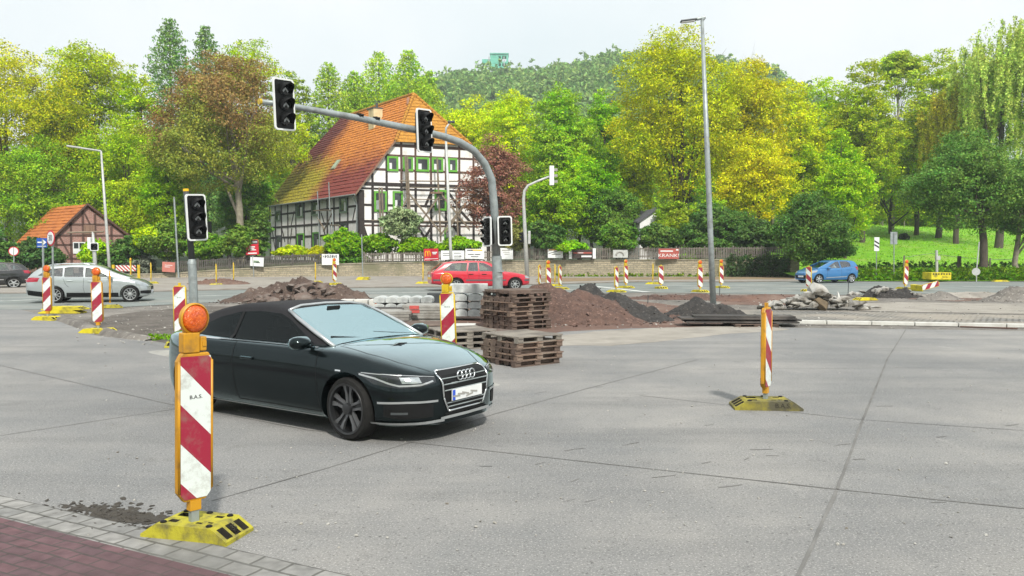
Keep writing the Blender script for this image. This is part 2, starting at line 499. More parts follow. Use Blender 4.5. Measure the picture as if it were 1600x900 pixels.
pav_grey = brick_mat('grey_pavers', (.25, .245, .235), (.19, .19, .185), (.10, .098, .09), .24, .155, .012, axes='XY', dirt=(.13, .13, .12), dlo=.55, dhi=.8, offset=.5)
pav_red = brick_mat('red_pavers', (.125, .066, .074), (.092, .055, .063), (.065, .05, .048), .21, .105, .010, axes='XY', dirt=(.085, .05, .055), dlo=.55, dhi=.8)
cobble_m = brick_mat('cobble_setts', (.27, .265, .25), (.19, .185, .18), (.10, .095, .085), .19, .15, .035, axes='XY', dirt=(.30, .27, .23), dlo=.40, dhi=.62, dscale=.5, bump=1.0)
wall_m = brick_mat('rubble_wall', (.40, .34, .235), (.27, .235, .165), (.235, .215, .165), .55, .16, .03, axes='XZ', dirt=(.17, .165, .10), dlo=.52, dhi=.74, dscale=.5)
brick_m = brick_mat('red_brick', (.37, .15, .115), (.25, .095, .075), (.38, .33, .29), .30, .10, .016, axes='XZ', angle=0.0, dirt=(.26, .16, .13), dlo=.5, dhi=.75)
plaster = mat('white_plaster', (.86, .85, .84), (.80, .78, .78), .8, .85, dirt=(.56, .52, .47), dscale=1.1, dlo=.50, dhi=.74)
timber = mat('dark_timber', (.020, .015, .014), (.040, .029, .025), 3, .8, bump=.3, bscale=20)
timber_brown = mat('brown_timber', (.11, .055, .040), (.07, .036, .028), 3, .8, bump=.3, bscale=20)
board_wood = mat('old_boards', (.26, .16, .11), (.17, .10, .07), 1.5, .85, bump=.4, bscale=12, stretch=(6, 6, .6))
pallet_wood = mat('pallet_wood', (.235, .165, .125), (.135, .092, .072), 2.2, .9, bump=.5, bscale=14, dirt=(.30, .25, .205), dscale=1.6)
pallet_dark = mat('pallet_wood_dark', (.145, .100, .080), (.085, .062, .052), 2.4, .9, bump=.5, bscale=14, dirt=(.20, .15, .12), dscale=1.6)
pallet_grey = mat('pallet_wood_grey', (.27, .245, .21), (.17, .15, .13), 2.2, .9, bump=.5, bscale=14, dirt=(.11, .095, .085), dscale=1.6)
plank_black = mat('black_planks', (.055, .05, .048), (.035, .032, .03), 2, .85, bump=.4, dirt=(.12, .105, .095), dscale=1.4)
scaf_wood = mat('scaffold_pole', (.25, .20, .145), (.16, .125, .09), 3, .8)
green_paint = mat('green_paint', (.13, .42, .035), (.10, .33, .03), 2, .5)
pale_green = mat('pale_green_paint', (.20, .29, .19), (.15, .22, .14), 2, .5)
win_dark = mat('window_glass', (.045, .05, .055), (.025, .03, .032), 2, .06, spec=.8)
galv = mat('galvanised_steel', (.33, .37, .375), (.255, .29, .295), 5, .5, metal=.35, dirt=(.20, .21, .205), dscale=2.5)
dark_steel = mat('dark_steel', (.075, .085, .09), (.055, .06, .065), 4, .5, metal=.3)
white_steel = mat('pale_steel', (.50, .51, .50), (.40, .41, .40), 4, .5, metal=.2)
yellow_pl = mat('yellow_plastic', (.60, .43, .015), (.50, .34, .012), 3, .45, dirt=(.24, .17, .03), dscale=3.0, dlo=.55, dhi=.75)
orange_pl = mat('orange_plastic', (.56, .28, .011), (.46, .22, .011), 3, .45, dirt=(.22, .12, .03), dscale=6, dlo=.52, dhi=.72)
base_yel = mat('foot_plate_yellow', (.44, .40, .025), (.35, .31, .022), 4, .75, dirt=(.12, .11, .045), dscale=7.5, dlo=.47, dhi=.70, bump=.5, bscale=22)
base_dirty = mat('foot_plate_dirty', (.30, .26, .03), (.22, .19, .028), 4, .8, dirt=(.085, .078, .045), dscale=3.0, dlo=.42, dhi=.60, bump=.5, bscale=22)
base_bright = mat('foot_plate_bright', (.66, .56, .012), (.55, .46, .012), 4, .7, dirt=(.18, .16, .04), dscale=3.2, dlo=.52, dhi=.7)
amber = mat('amber_lens', (.72, .13, .004), (.50, .06, .003), 22, .18, coat=.6, detail=2, bump=.7, bscale=46)
black_pl = mat('black_plastic', (.007, .0075, .008), (.005, .005, .0055), 4, .55, spec=.25)
black_hole = mat('dark_recess', (.035, .032, .022), (.02, .018, .014), 4, .95)
white_pl = mat('white_plastic', (.74, .76, .76), (.66, .68, .68), 4, .5)
lens_dark = mat('unlit_lens', (.022, .026, .03), (.014, .016, .018), 8, .2, coat=.3)
arrow_m = mat('arrow_mask', (.50, .52, .53), (.42, .44, .45), 8, .35)
rubber = mat('tyre_rubber', (.011, .011, .011), (.018, .0175, .017), 10, .9, spec=.2)
chrome = mat('chrome_trim', (.72, .74, .75), (.66, .68, .69), 3, .16, metal=1.0)
alu = mat('aluminium_rim', (.52, .54, .55), (.45, .47, .48), 6, .32, metal=.7)
rim_dark = mat('dark_rim', (.014, .015, .017), (.010, .011, .012), 6, .4, coat=.2)
def coat_paint(name, base, tint):
    """dark pearl paint: deep base under a strong clear coat whose mirror grows towards grazing angles"""
    m, N, L, B = new_mat(name)
    B.inputs['Base Color'].default_value = (*base, 1); B.inputs['Metallic'].default_value = .6; B.inputs['Roughness'].default_value = .4; B.inputs['Specular IOR Level'].default_value = .1
    g = N.new('ShaderNodeBsdfGlossy'); g.inputs['Roughness'].default_value = .025; g.inputs['Color'].default_value = (*tint, 1)
    lw = N.new('ShaderNodeLayerWeight'); lw.inputs['Blend'].default_value = .5
    mr = N.new('ShaderNodeMapRange'); mr.interpolation_type = 'SMOOTHSTEP'
    mr.inputs[1].default_value = .40; mr.inputs[2].default_value = .86; mr.inputs[3].default_value = .030; mr.inputs[4].default_value = .82
    L.new(lw.outputs['Facing'], mr.inputs[0])
    ms = N.new('ShaderNodeMixShader'); L.new(mr.outputs[0], ms.inputs[0]); L.new(B.outputs[0], ms.inputs[1]); L.new(g.outputs[0], ms.inputs[2])
    L.new(ms.outputs[0], N['Material Output'].inputs['Surface'])
    return m
hero_paint = coat_paint('dark_teal_paint', (.0045, .0075, .0085), (.80, .97, 1.0))
cloth_top = mat('black_canvas', (.010, .010, .013), (.015, .015, .018), 30, .95, bump=.2, bscale=120)
hero_side_glass = mat('dark_side_glass', (.006, .007, .008), (.008, .009, .010), 3, .03, spec=.30)
hero_wind = mat('reflecting_windscreen', (.34, .52, .55), (.27, .44, .47), 2.5, .09, metal=.6, coat=1.0)
silver_paint = mat('silver_paint', (.40, .44, .45), (.39, .43, .44), 3, .28, metal=.5, coat=1.0)
red_paint = mat('red_paint', (.52, .008, .028), (.47, .008, .030), 3, .3, coat=1.0)
blue_paint = mat('blue_paint', (.028, .17, .40), (.025, .15, .36), 3, .3, metal=.15, coat=1.0)
black_paint = mat('black_paint', (.012, .013, .015), (.014, .015, .017), 3, .3, coat=1.0)
grey_trim = mat('grey_trim', (.10, .10, .105), (.08, .08, .085), 3, .6)
tail_red = mat('tail_lamp_red', (.35, .01, .03), (.28, .01, .03), 6, .2, coat=.7)
head_lens = mat('head_lamp_lens', (.42, .46, .48), (.28, .31, .33), 14, .12, metal=.4, coat=1.0)
car_glass = glass_mat('car_glass', (.62, .74, .74), .16)
plate_white = mat('plate_white', (.72, .74, .74), (.66, .68, .68), 5, .5)
plate_blue = mat('plate_blue', (.02, .08, .55), (.02, .07, .48), 5, .5)
ink = mat('black_ink', (.02, .02, .022), (.025, .025, .027), 5, .6)
sign_red = mat('sign_red', (.55, .012, .03), (.48, .012, .03), 4, .45)
sign_brick = mat('faded_red_banner', (.40, .085, .065), (.34, .07, .055), 3, .6)
sign_blue = mat('sign_blue', (.012, .075, .36), (.012, .07, .32), 4, .45)
arch_yel = mat('arch_yellow', (.80, .48, .01), (.75, .44, .01), 4, .45)
net_green = mat('green_net', (.10, .42, .30), (.16, .50, .38), .6, .8)
bark = mat('bark', (.10, .082, .06), (.055, .045, .035), 3, .95, bump=.8, bscale=9, stretch=(3, 3, .7))
bark_pale = mat('pale_bark', (.30, .27, .20), (.18, .16, .12), 3, .95, bump=.6, bscale=9)
fence_wood = mat('weathered_pickets', (.22, .195, .165), (.13, .115, .10), 3, .9)
fence_dark = mat('dark_pickets', (.12, .11, .10), (.075, .068, .062), 3, .9)
skin_m = mat('skin', (.55, .33, .24), (.50, .29, .21), 8, .55)
shirt_m = mat('white_shirt', (.72, .72, .72), (.62, .62, .62), 8, .8)
hair_m = mat('brown_hair', (.05, .03, .02), (.035, .022, .015), 20, .7)
seat_m = mat('car_seat', (.035, .035, .038), (.028, .028, .03), 10, .9)
house_white = mat('white_render', (.78, .78, .78), (.70, .70, .70), 1, .8)
slate_m = mat('slate_roof', (.10, .10, .11), (.07, .07, .08), 2, .8)
film_m = mat('white_wrapped_stone', (.58, .61, .60), (.36, .385, .385), 7, .6, bump=.2, dirt=(.33, .34, .34), dscale=2.5)
slab_grey = mat('grey_slabs', (.33, .325, .30), (.25, .245, .23), 3, .85, bump=.3, dirt=(.17, .15, .13), dscale=1.5)
stripe_dn = stripe_mat('striped_sheet_down', 1.0, .82, WHT, RED)
stripe_up = stripe_mat('striped_sheet_up', -1.0, .63, RED, WHT)
stripe_bar = stripe_mat('striped_bar', 1.0, .0, WHT, (.45, .02, .03), .12)
leafM = leaf_mat('leaf')
needleM = leaf_mat('needle', .18)

hero_glass = glass_mat('tinted_side_glass', (.10, .11, .11), .022, .02, (.55, .6, .6))
hero_screen = glass_mat('sky_reflecting_windscreen', (.62, .74, .74), .62, .02, (.72, .96, 1.0))
# ------------------------------------------------------------------ vegetation
LEAF_GAIN = 1.9
def leaf_quads(cent, rad, per, leaf, rng, out_from=None, up=0.5, outw=0.5, flat=1.0, hang=0.0):
    n = len(cent) * per
    c = np.repeat(cent, per, 0); r = np.repeat(rad, per)
    d = rng.normal(size=(n, 3)); d /= np.linalg.norm(d, axis=1, keepdims=True) + 1e-9
    p = c + d * (r * rng.random(n) ** 0.45)[:, None] * np.array([1, 1, flat])
    nn = rng.normal(size=(n, 3)) * 0.7 + np.array([0, 0, up])
    if out_from is not None:
        o = p - out_from; o /= np.linalg.norm(o, axis=1, keepdims=True) + 1e-9
        nn += o * outw
    nn /= np.linalg.norm(nn, axis=1, keepdims=True) + 1e-9
    a = rng.normal(size=(n, 3)) - np.array([0, 0, hang])
    a -= nn * (a * nn).sum(1, keepdims=True); a /= np.linalg.norm(a, axis=1, keepdims=True) + 1e-9
    b = np.cross(nn, a)
    s = (leaf * rng.uniform(.6, 1.25, n))[:, None]
    k = rng.uniform(.35, .62, n)[:, None]
    droop = nn * s * rng.uniform(-.25, .1, n)[:, None]
    v = np.stack([p - a * s, p + b * s * k + droop * .3, p + a * s + droop, p - b * s * k + droop * .3], 1).reshape(-1, 3)
    return v

def leaves_obj(name, v, color, parent=None, m=None):
    q = np.arange(len(v)).reshape(-1, 4)
    o = bpy.data.objects.new(name, np_mesh(name, v, q, m or leafM))
    COL.objects.link(o); o.color = (*color, 1)
    if parent is not None: o.parent = parent
    return o

def sample_lobes(lobes, n, rng, shell=.62):
    L = np.array(lobes, float)
    area = (L[:, 3] * L[:, 5] + L[:, 3] * L[:, 4] + L[:, 4] * L[:, 5])
    i = rng.choice(len(L), n, p=area / area.sum())
    d = rng.normal(size=(n, 3)); d /= np.linalg.norm(d, axis=1, keepdims=True)
    r = np.where(rng.random(n) < .82, rng.uniform(shell + .15, 1.0, n), rng.uniform(.2, shell + .15, n))
    return L[i, :3] + d * L[i, 3:] * r[:, None]

def trunk_mesh(h, r, lobes, rng, lean=(0, 0), limbs=7, mat_=None, fork=.35):
    m = MB(); rnd = random.Random(int(rng.integers(1e9)))
    top = Vector((lean[0], lean[1], h))
    pts = [Vector((lean[0] * t * t + rnd.uniform(-.12, .12) * (0 < t < 1), lean[1] * t * t + rnd.uniform(-.12, .12) * (0 < t < 1), h * t)) for t in (0, .03, .12, .3, .5, .7, .85, 1)]
    m.tube(pts, [r * 1.5, r * 1.15, r, r * .9, r * .72, r * .5, r * .34, r * .14], 8)
    idx = sorted(range(len(lobes)), key=lambda _: rnd.random())
    for k in range(limbs):
        L = lobes[idx[k % len(lobes)]]
        t = rnd.uniform(fork, .85)
        a = Vector((lean[0] * t * t, lean[1] * t * t, h * t))
        e = Vector(L[:3]) + Vector((rnd.uniform(-.5, .5) * L[3], rnd.uniform(-.5, .5) * L[4], rnd.uniform(-.1, .55) * L[5]))
        if e.z < a.z: e.z = a.z + .8
        mid = a.lerp(e, .5) + Vector((0, 0, -.08 * (e - a).length))
        rr = r * (.55 - .35 * t)
        m.tube([a, a.lerp(mid, .5), mid, mid.lerp(e, .5) + Vector((rnd.uniform(-.3, .3), 0, rnd.uniform(0, .3))), e], [rr, rr * .8, rr * .6, rr * .42, rr * .18], 6)
        for q in range(3):
            s = mid.lerp(e, rnd.uniform(.1, .8))
            f = s + Vector((rnd.uniform(-1, 1) * L[3] * .5, rnd.uniform(-1, 1) * L[4] * .5, rnd.uniform(.1, .5) * L[5]))
            m.tube([s, s.lerp(f, .5) + Vector((0, 0, .1)), f], [rr * .36, rr * .24, rr * .08], 5)
    return m

def tree(name, label, px, d, top, hw, bot, color, seed, z0=0.0, n=13000, cat='tree', kind='broad', base_px=None, trunk_r=None, leaf=None,
         group=None, nl=7, trunk_mat=None, asp=.85, sparse=1.0, limbs=8, top_color=None, top_at=.25):
    rng = np.random.default_rng(seed); rnd = random.Random(seed)
    bx = base_px if base_px is not None else px
    x0 = (bx - 800) / FPX * d
    cx = (px - bx) / FPX * d
    zt = EYE + (HOR - top) * d / FPX - z0
    zb = EYE + (HOR - bot) * d / FPX - z0
    w = hw * d / FPX; hh = (zt - zb) / 2; cz = (zt + zb) / 2
    t = thing(name, label, cat, (x0, d, z0), 0, group)
    leaf = leaf or .00165 * d
    n = int(n * 3.0); color = tuple(c * LEAF_GAIN for c in color)
    if top_color: top_color = tuple(c * LEAF_GAIN for c in top_color)
    tr = trunk_r or max(.10, .0155 * zt)
    if kind == 'conifer':
        cents, rad = [], []
        z = zb
        while z < zt - .3:
            f = 1 - (z - zb) / (zt - zb)
            R_ = w * (f ** .72) * rnd.uniform(.62, 1.15) + .15
            k = max(4, int(R_ * 7))
            a0 = rnd.uniform(0, 6.28)
            for j in range(k):
                a = a0 + 6.283 * j / k + rnd.uniform(-.2, .2)
                for q in (.35, .62, .85, 1.0):
                    rr = R_ * q * rnd.uniform(.9, 1.1)
                    cents.append((cx + math.cos(a) * rr, math.sin(a) * rr * .9, z - rr * .22 + .25 * q)); rad.append(.22 + .30 * R_ / max(w, 1) + .1)
            z += .42 + .32 * f
        cents = np.array(cents); rad = np.array(rad)
        per = max(3, int(n / len(cents)))
        v = leaf_quads(cents, rad, per, leaf * 1.05, rng, up=.3, flat=.6, hang=.9)
        leaves_obj('crown', v, color, t, needleM)
        m = MB(); m.tube([(0, 0, 0), (cx * .5, 0, zt * .5), (cx, 0, zt * .98)], [tr, tr * .6, tr * .08], 7)
        m.build('trunk', trunk_mat or bark, t, smooth=True)
        return t
    if kind == 'willow':
        lobes = [(cx, 0, cz + hh * .25, w * .8, w * .7, hh * .72)]
        for k in range(nl):
            a = 6.283 * k / nl + rnd.uniform(-.3, .3); e = rnd.uniform(-.1, .8)
            lobes.append((cx + math.cos(a) * w * .6 * math.cos(e), math.sin(a) * w * .5, cz + hh * .25 + math.sin(e) * hh * .5, w * .42, w * .42, hh * .32))
        top_c = sample_lobes(lobes, 430, rng)
        S = []
        for c in top_c:
            ln = rnd.uniform(.06, .42) * (zt - zb)
            k = int(ln / .28)
            dx, dy = rnd.uniform(-.6, .6), rnd.uniform(-.4, .4)
            for j in range(k):
                S.append((c[0] + dx * j / k + rnd.uniform(-.08, .08), c[1] + dy * j / k, c[2] - j * .28))
        S = np.array(S); S = S[S[:, 2] > zb]
        v = leaf_quads(S, np.full(len(S), .22), max(2, int(n * sparse / len(S))), leaf, rng, up=.1, outw=.3, hang=1.8)
        tc_ = sample_lobes(lobes, 200, rng)
        v = np.concatenate([v, leaf_quads(tc_, rng.uniform(.5, 1.0, 200), 26, leaf, rng, up=.5, hang=1.2)])
        leaves_obj('crown', v, color, t)
    else:
        lobes = [(cx, 0, cz, w * .74, w * .74 * asp, hh * .80)]
        for k in range(nl):
            a = 6.283 * (k / nl) * 1.0 + rnd.uniform(-.35, .35); e = rnd.uniform(-.6, 1.1)
            q = rnd.uniform(.32, .50)
            ex, ez = math.cos(a) * math.cos(e), math.sin(e)
            lobes.append((cx + ex * w * (1 - q), math.sin(a) * math.cos(e) * w * asp * (1 - q), cz + ez * hh * (1 - q * .85), w * q, w * q * asp, hh * q * rnd.uniform(.65, .9)))
        lobes.append((cx + rnd.uniform(-.15, .15) * w, 0, cz + hh * .66, w * .40, w * .4, hh * .34))
        cr = .125 * min(w, hh) + .30
        ncl = int(n / 66)
        cents = sample_lobes(lobes, ncl, rng)
        rad = cr * rng.uniform(.55, 1.25, ncl)
        ok = cents[:, 2] > zb * .9
        cents, rad = cents[ok], rad[ok]
        v = leaf_quads(cents, rad, int(66 * sparse), leaf, rng, out_from=np.array([cx, 0, cz]), up=.6, outw=.5, flat=.52)
        if top_color:
            zq = v.reshape(-1, 4, 3).mean(1); hi = zq[:, 2] + rng.normal(size=len(zq)) * hh * .12 + .35 * hh * np.sin(zq[:, 0] * .9 + 1) > cz + hh * top_at
            vq = v.reshape(-1, 4, 3)
            leaves_obj('crown', vq[hi].reshape(-1, 3), top_color, t); v = vq[~hi].reshape(-1, 3)
        leaves_obj('crown', v, color, t)
    trunk_mesh(zb + hh * 1.5 if kind != 'bush' else hh, tr, lobes, rng, (cx * .6, 0), limbs, fork=max(.12, min(.55, zb / max(zt, .1)))).build('trunk', trunk_mat or bark, t, smooth=True)
    return t

def bush(label, px, d, top, hw, bot, color, seed, z0=0.0, n=3500, cat='shrub', group=None, name='shrub', leaf=None):
    return tree(name, label, px, d, top, hw, bot, color, seed, z0, n, cat, 'bush', trunk_r=.05, leaf=leaf or .0022 * d, group=group, nl=6, limbs=4)

def ground_cover(name, pts_fn, n, leaf, color, seed, up=.7):
    """leafy plants nobody could count, one object"""
    rng = np.random.default_rng(seed)
    c = np.array([pts_fn(rng) for _ in range(n)])
    v = leaf_quads(c, np.full(n, .16), 7, leaf, rng, up=up, flat=.8)
    return tag(leaves_obj(name, v, color), kind='stuff')

# ------------------------------------------------------------------ ground sheets
tag(sheet('ground', [(-700, -60), (700, -60), (700, 620), (-700, 620)], -.02, soil_m), kind='structure')

def G2(*pts): return [gp(*p) for p in pts]

# the concrete carriageway in front
edge = G2((0, 476), (66, 492), (100, 505), (150, 524), (200, 530), (240, 534), (330, 545), (430, 548), (540, 540), (640, 533), (700, 545), (760, 540), (880, 518), (985, 513), (1085, 511), (1240, 512), (1400, 514), (1600, 517))
con = [(-45, -20), (60, -20), (60, edge[-1].y - .2), *[(p.x, p.y) for p in reversed(edge)], (-45, edge[0].y)]
site = [(-75, 17), (60, 17), (75, 46), (-75, 46)]
sheet('site_ground', site, -.010, gravel)
sheet('concrete_road', con, .0, concrete)
# far carriageway (curves from the left foreground to the right background)
far_near = G2((-260, 500), (0, 484), (90, 484), (190, 480), (300, 474), (420, 469), (560, 466), (700, 465), (850, 461), (1000, 457), (1160, 459), (1300, 461), (1450, 459), (1650, 458))
far_far = G2((1700, 440), (1500, 439), (1320, 439), (1150, 441), (1000, 441), (840, 445), (700, 449), (560, 450), (420, 452), (250, 456), (120, 458), (-300, 462))
far_road = [(p.x, p.y) for p in far_near + far_far]
sheet('asphalt_road', far_road, .004, asphalt)
# pavement and verge between the far road and the wall
pv_near = G2((-320, 461.5), (120, 457.5), (250, 455.5), (420, 451.5), (560, 449.5), (700, 448.5), (840, 444.5), (1000, 440.5), (1150, 440.5), (1320, 438.5), (1500, 438.5), (1720, 439.5))
m = MB()
top_z = .06
ns = [Vector((p.x, p.y, 0)) for p in pv_near]
fr = [Vector((p.x, p.y + 40, 0)) for p in reversed(pv_near)]
m.add([Vector((p.x, p.y, top_z)) for p in ns + fr], [tuple(range(len(ns) * 2))])
for i in range(len(ns) - 1):
    m.add([ns[i], ns[i + 1], ns[i + 1] + Vector((0, 0, top_z)), ns[i] + Vector((0, 0, top_z))], [(0, 1, 2, 3)])
m.build('pavement', walk_m)['kind'] = 'structure'
# painted lines on the far road
mk = MB()
def stripe_line(m, a, b, w, z=.010):
    a, b = gp(*a), gp(*b)
    d = (b - a).normalized(); n = Vector((-d.y, d.x, 0)) * w / 2
    m.add([Vector((p.x, p.y, z)) for p in (a - n, b - n, b + n, a + n)], [(0, 1, 2, 3)])
stripe_line(mk, (845, 446.2), (905, 446.4), .25); stripe_line(mk, (915, 446), (1012, 456.5), .5)
stripe_line(mk, (1160, 452), (1262, 451.5), .22); stripe_line(mk, (1345, 449), (1440, 448.5), .22); stripe_line(mk, (1505, 448), (1600, 447.6), .22)
stripe_line(mk, (820, 453), (960, 452.5), .22); stripe_line(mk, (0, 470.5), (60, 468.5), .3); stripe_line(mk, (560, 458), (670, 457), .22)
stripe_line(mk, (1040, 446.5), (1200, 445.5), .18); stripe_line(mk, (300, 463), (395, 460.5), .2)
mk.build('road_markings', white_paint)['kind'] = 'structure'
# joints of the concrete slabs, with an uneven tar filling
jm = MB()
def joint(pts, w, seed, z=.004):
    rnd = random.Random(seed)
    P = [gp(*p) for p in pts]
    for a, b in zip(P[:-1], P[1:]):
        n = max(2, int((b - a).length / .25)); d = (b - a).normalized(); nn = Vector((-d.y, d.x, 0))
        L = []
        for i in range(n + 1):
            p = a.lerp(b, i / n) + nn * rnd.uniform(-.003, .003)
            L.append((p, w * rnd.uniform(.7, 1.2) / 2))
        for (p, u), (q, v) in zip(L[:-1], L[1:]):
            jm.add([(p.x - nn.x * u, p.y - nn.y * u, z), (q.x - nn.x * v, q.y - nn.y * v, z), (q.x + nn.x * v, q.y + nn.y * v, z), (p.x + nn.x * u, p.y + nn.y * u, z)], [(0, 1, 2, 3)])
joint([(1230, 935), (1262, 868), (1308, 765), (1345, 664), (1387, 560), (1421, 506)], .028, 1)
joint([(560, 681), (640, 691), (900, 720), (1308, 765), (1600, 795), (1900, 826)], .018, 2)
joint([(1000, 618), (1345, 656), (1600, 673), (1900, 696)], .013, 3)
joint([(330, 783), (500, 735), (640, 692), (770, 648), (900, 612), (1090, 562)], .014, 4)
joint([(-200, 738), (0, 681), (262, 641), (420, 610)], .013, 5)
joint([(-300, 500), (0, 571), (262, 631), (480, 672), (560, 681)], .015, 6)
joint([(-100, 540), (130, 520), (250, 541)], .012, 7)
joint([(1090, 577), (1398, 575), (1620, 573)], .011, 8)
jm.build('road_joints', joint_m)['kind'] = 'structure'
# hairline cracks, scuffs and small patches on the slabs
rnd = random.Random(14)
def crack(p, a, ln, w, seed):
    r = random.Random(seed); q = gp(*p); n = int(ln / .12); L = []
    for i in range(n + 1):
        a += r.uniform(-.35, .35); L.append((q.copy(), a)); q = q + Vector((math.cos(a), math.sin(a), 0)) * .12
    for (u, a1), (v, a2) in zip(L[:-1], L[1:]):
        k = Vector((-math.sin(a1), math.cos(a1), 0)) * w * r.uniform(.4, 1.2) / 2
        jm2.add([u - k + UZ_ * .003, v - k + UZ_ * .003, v + k + UZ_ * .003, u + k + UZ_ * .003], [(0, 1, 2, 3)])
jm2 = MB(); UZ_ = Vector((0, 0, 1))
for i, (p, a, ln) in enumerate((((150, 640), -.2, 1.6), ((1480, 610), .5, 1.4), ((90, 560), .2, 1.5))): crack(p, a, ln, .005, i)
for i in range(26):
    px, py = rnd.uniform(650, 1580), rnd.uniform(560, 800)
    a = rnd.gauss(.45, .2); crack((px, py), a, rnd.uniform(.12, .30), rnd.uniform(.010, .026), 100 + i)
jm2.build('road_cracks', joint_m)['kind'] = 'structure'
# dark rubber marks and crumbs on the concrete
rnd = random.Random(5)
cm = MB()
for _ in range(420):
    x, y = rnd.uniform(120, 1600), 530 + 330 * rnd.random() ** 1.6
    p = gp(x, y); s = rnd.uniform(.006, .022)
    if p.y < 2.5: continue
    cm.rock((p.x, p.y, s * .3), (s, s * .8, s * .6), rnd)
tag(cm.build('road_crumbs', rubble_m), kind='stuff')
sm = MB()
for _ in range(340):
    x, y = rnd.gauss(175, 48), rnd.gauss(806, 9)
    y += (x - 175) * .10
    p = gp(x, y); s = rnd.uniform(.01, .035)
    sm.rock((p.x, p.y, .004), (s * 1.6, s, s * .35), rnd)
wet_dirt = mat('dark_wet_dirt', (.045, .040, .034), (.07, .062, .052), 9, .95, bump=1.0, bscale=25, bdist=.03)
tag(sm.build('dirt_crumbs', wet_dirt), kind='stuff')
sheet('dirt_patch', wob(G2((92, 788), (160, 795), (235, 803), (268, 810), (230, 822), (160, 806), (110, 797)), .07, .03, 3), .005, wet_dirt)

# paved gutter and red pavement in the near left corner: kerb direction along the photographed edge
ka, kb = gp(0, 776), gp(420, 873)
kd = (kb - ka).normalized(); kn = Vector((kd.y, -kd.x, 0))          # towards the camera's left
ang = math.atan2(kd.y, kd.x)
def paved(name, lo, hi, h, m_, a0=-9, a1=6):
    o = MB().box(((a0 + a1) / 2, -(lo + hi) / 2, h / 2 - .05), (a1 - a0, hi - lo, h + .1)).build(name, m_)
    o.location = ka; o.rotation_euler = (0, 0, ang); o['kind'] = 'structure'
    return o
gq = gp(0, 812); wg = abs((gq - ka).dot(kn))
paved('gutter_paving', 0.0, wg, .012, pav_grey)
paved('pavement_red', wg + .002, wg + 5, .018, pav_red)

# ------------------------------------------------------------------ building site surfaces
sheet('dirt_ground', wob(G2((110, 503), (160, 521), (240, 531), (330, 543), (560, 540), (600, 520), (610, 492), (480, 480), (330, 478), (210, 487)), .6, .12, 11), -.004, dark_dirt)
sheet('red_ground', wob(G2((560, 536), (640, 532), (760, 541), (880, 524), (985, 517), (1085, 514), (1150, 512), (1180, 504), (1120, 485), (1000, 470), (860, 462), (700, 468), (610, 500)), .6, .14, 12), -.002, red_earth)
sheet('dusty_concrete', wob(G2((860, 541), (960, 540), (1120, 524), (1240, 515), (1180, 508), (1020, 513), (930, 518), (870, 526)), .5, .12, 13), .003, pale_dust)
sheet('red_earth_strip', wob(G2((1125, 476), (1235, 477), (1260, 466), (1250, 459.5), (1130, 461)), .7, .15, 14), -.003, red_earth)
sheet('setts', G2((1130, 509), (1240, 507.5), (1420, 509), (1700, 512), (1700, 493), (1560, 492), (1440, 489.5), (1340, 487), (1205, 484), (1140, 485)), .001, cobble_m)
sheet('pale_slab', wob(G2((1335, 485), (1420, 487.5), (1560, 490), (1700, 491), (1700, 477), (1520, 474), (1400, 472), (1345, 474)), .8, .10, 15), .002, pale_dust)
sheet('red_earth_patch', wob(G2((1420, 467), (1500, 471), (1545, 468), (1520, 463.5), (1440, 462.5)), .7, .2, 16), -.001, red_earth)
sheet('pale_strip', wob(G2((235, 447), (480, 446), (480, 437), (255, 439)), 1.2, .12, 17), top_z + .004, pale_dust)
sheet('left_pale_ground', wob(G2((370, 474), (560, 470), (560, 464), (380, 466)), .8, .1, 19), .008, pale_dust)
# row of pale kerb stones on the right
kpts = [gp(x, 505.5 + (x - 1240) * .0175) for x in (1236, 1291, 1361, 1428, 1496, 1571, 1650, 1730)]
for a, b in zip(kpts[:-1], kpts[1:]):
    d = (b - a).normalized(); n = Vector((-d.y, d.x, 0))
    o = MB().obox(a + d * .012 - n * .09, d * ((b - a).length - .024), n * .18, Vector((0, 0, .10))).build('kerb', kerb_m, bevel=.012)
    o['kind'] = 'structure'
# rough ramp of cold asphalt beside the left beacons
P = [gp(*p) for p in ((86, 497), (110, 503), (140, 514), (168, 521), (200, 527), (238, 531))]
rm = MB(); rnd = random.Random(2)
ring = []
for i in range(41):
    t = i / 40 * 5; k = min(4, int(t)); p = P[k].lerp(P[k + 1], t - k)
    d = (P[k + 1] - P[k]).normalized(); n = Vector((-d.y, d.x, 0)); hgt = .13 * min(1, (41 - i) / 5) * rnd.uniform(.75, 1.1)
    ring.append([p + n * q * rnd.uniform(.9, 1.1) + Vector((0, 0, z * hgt)) for q, z in ((-.22, -.2), (-.13, .75), (0, 1), (.13, .75), (.24, -.2))])
vs = [v for r in ring for v in r]
rm.add(vs, [(i * 5 + j, i * 5 + j + 1, i * 5 + j + 6, i * 5 + j + 5) for i in range(40) for j in range(4)])
rm.build('asphalt_kerb', gravel, smooth=True)['kind'] = 'structure'
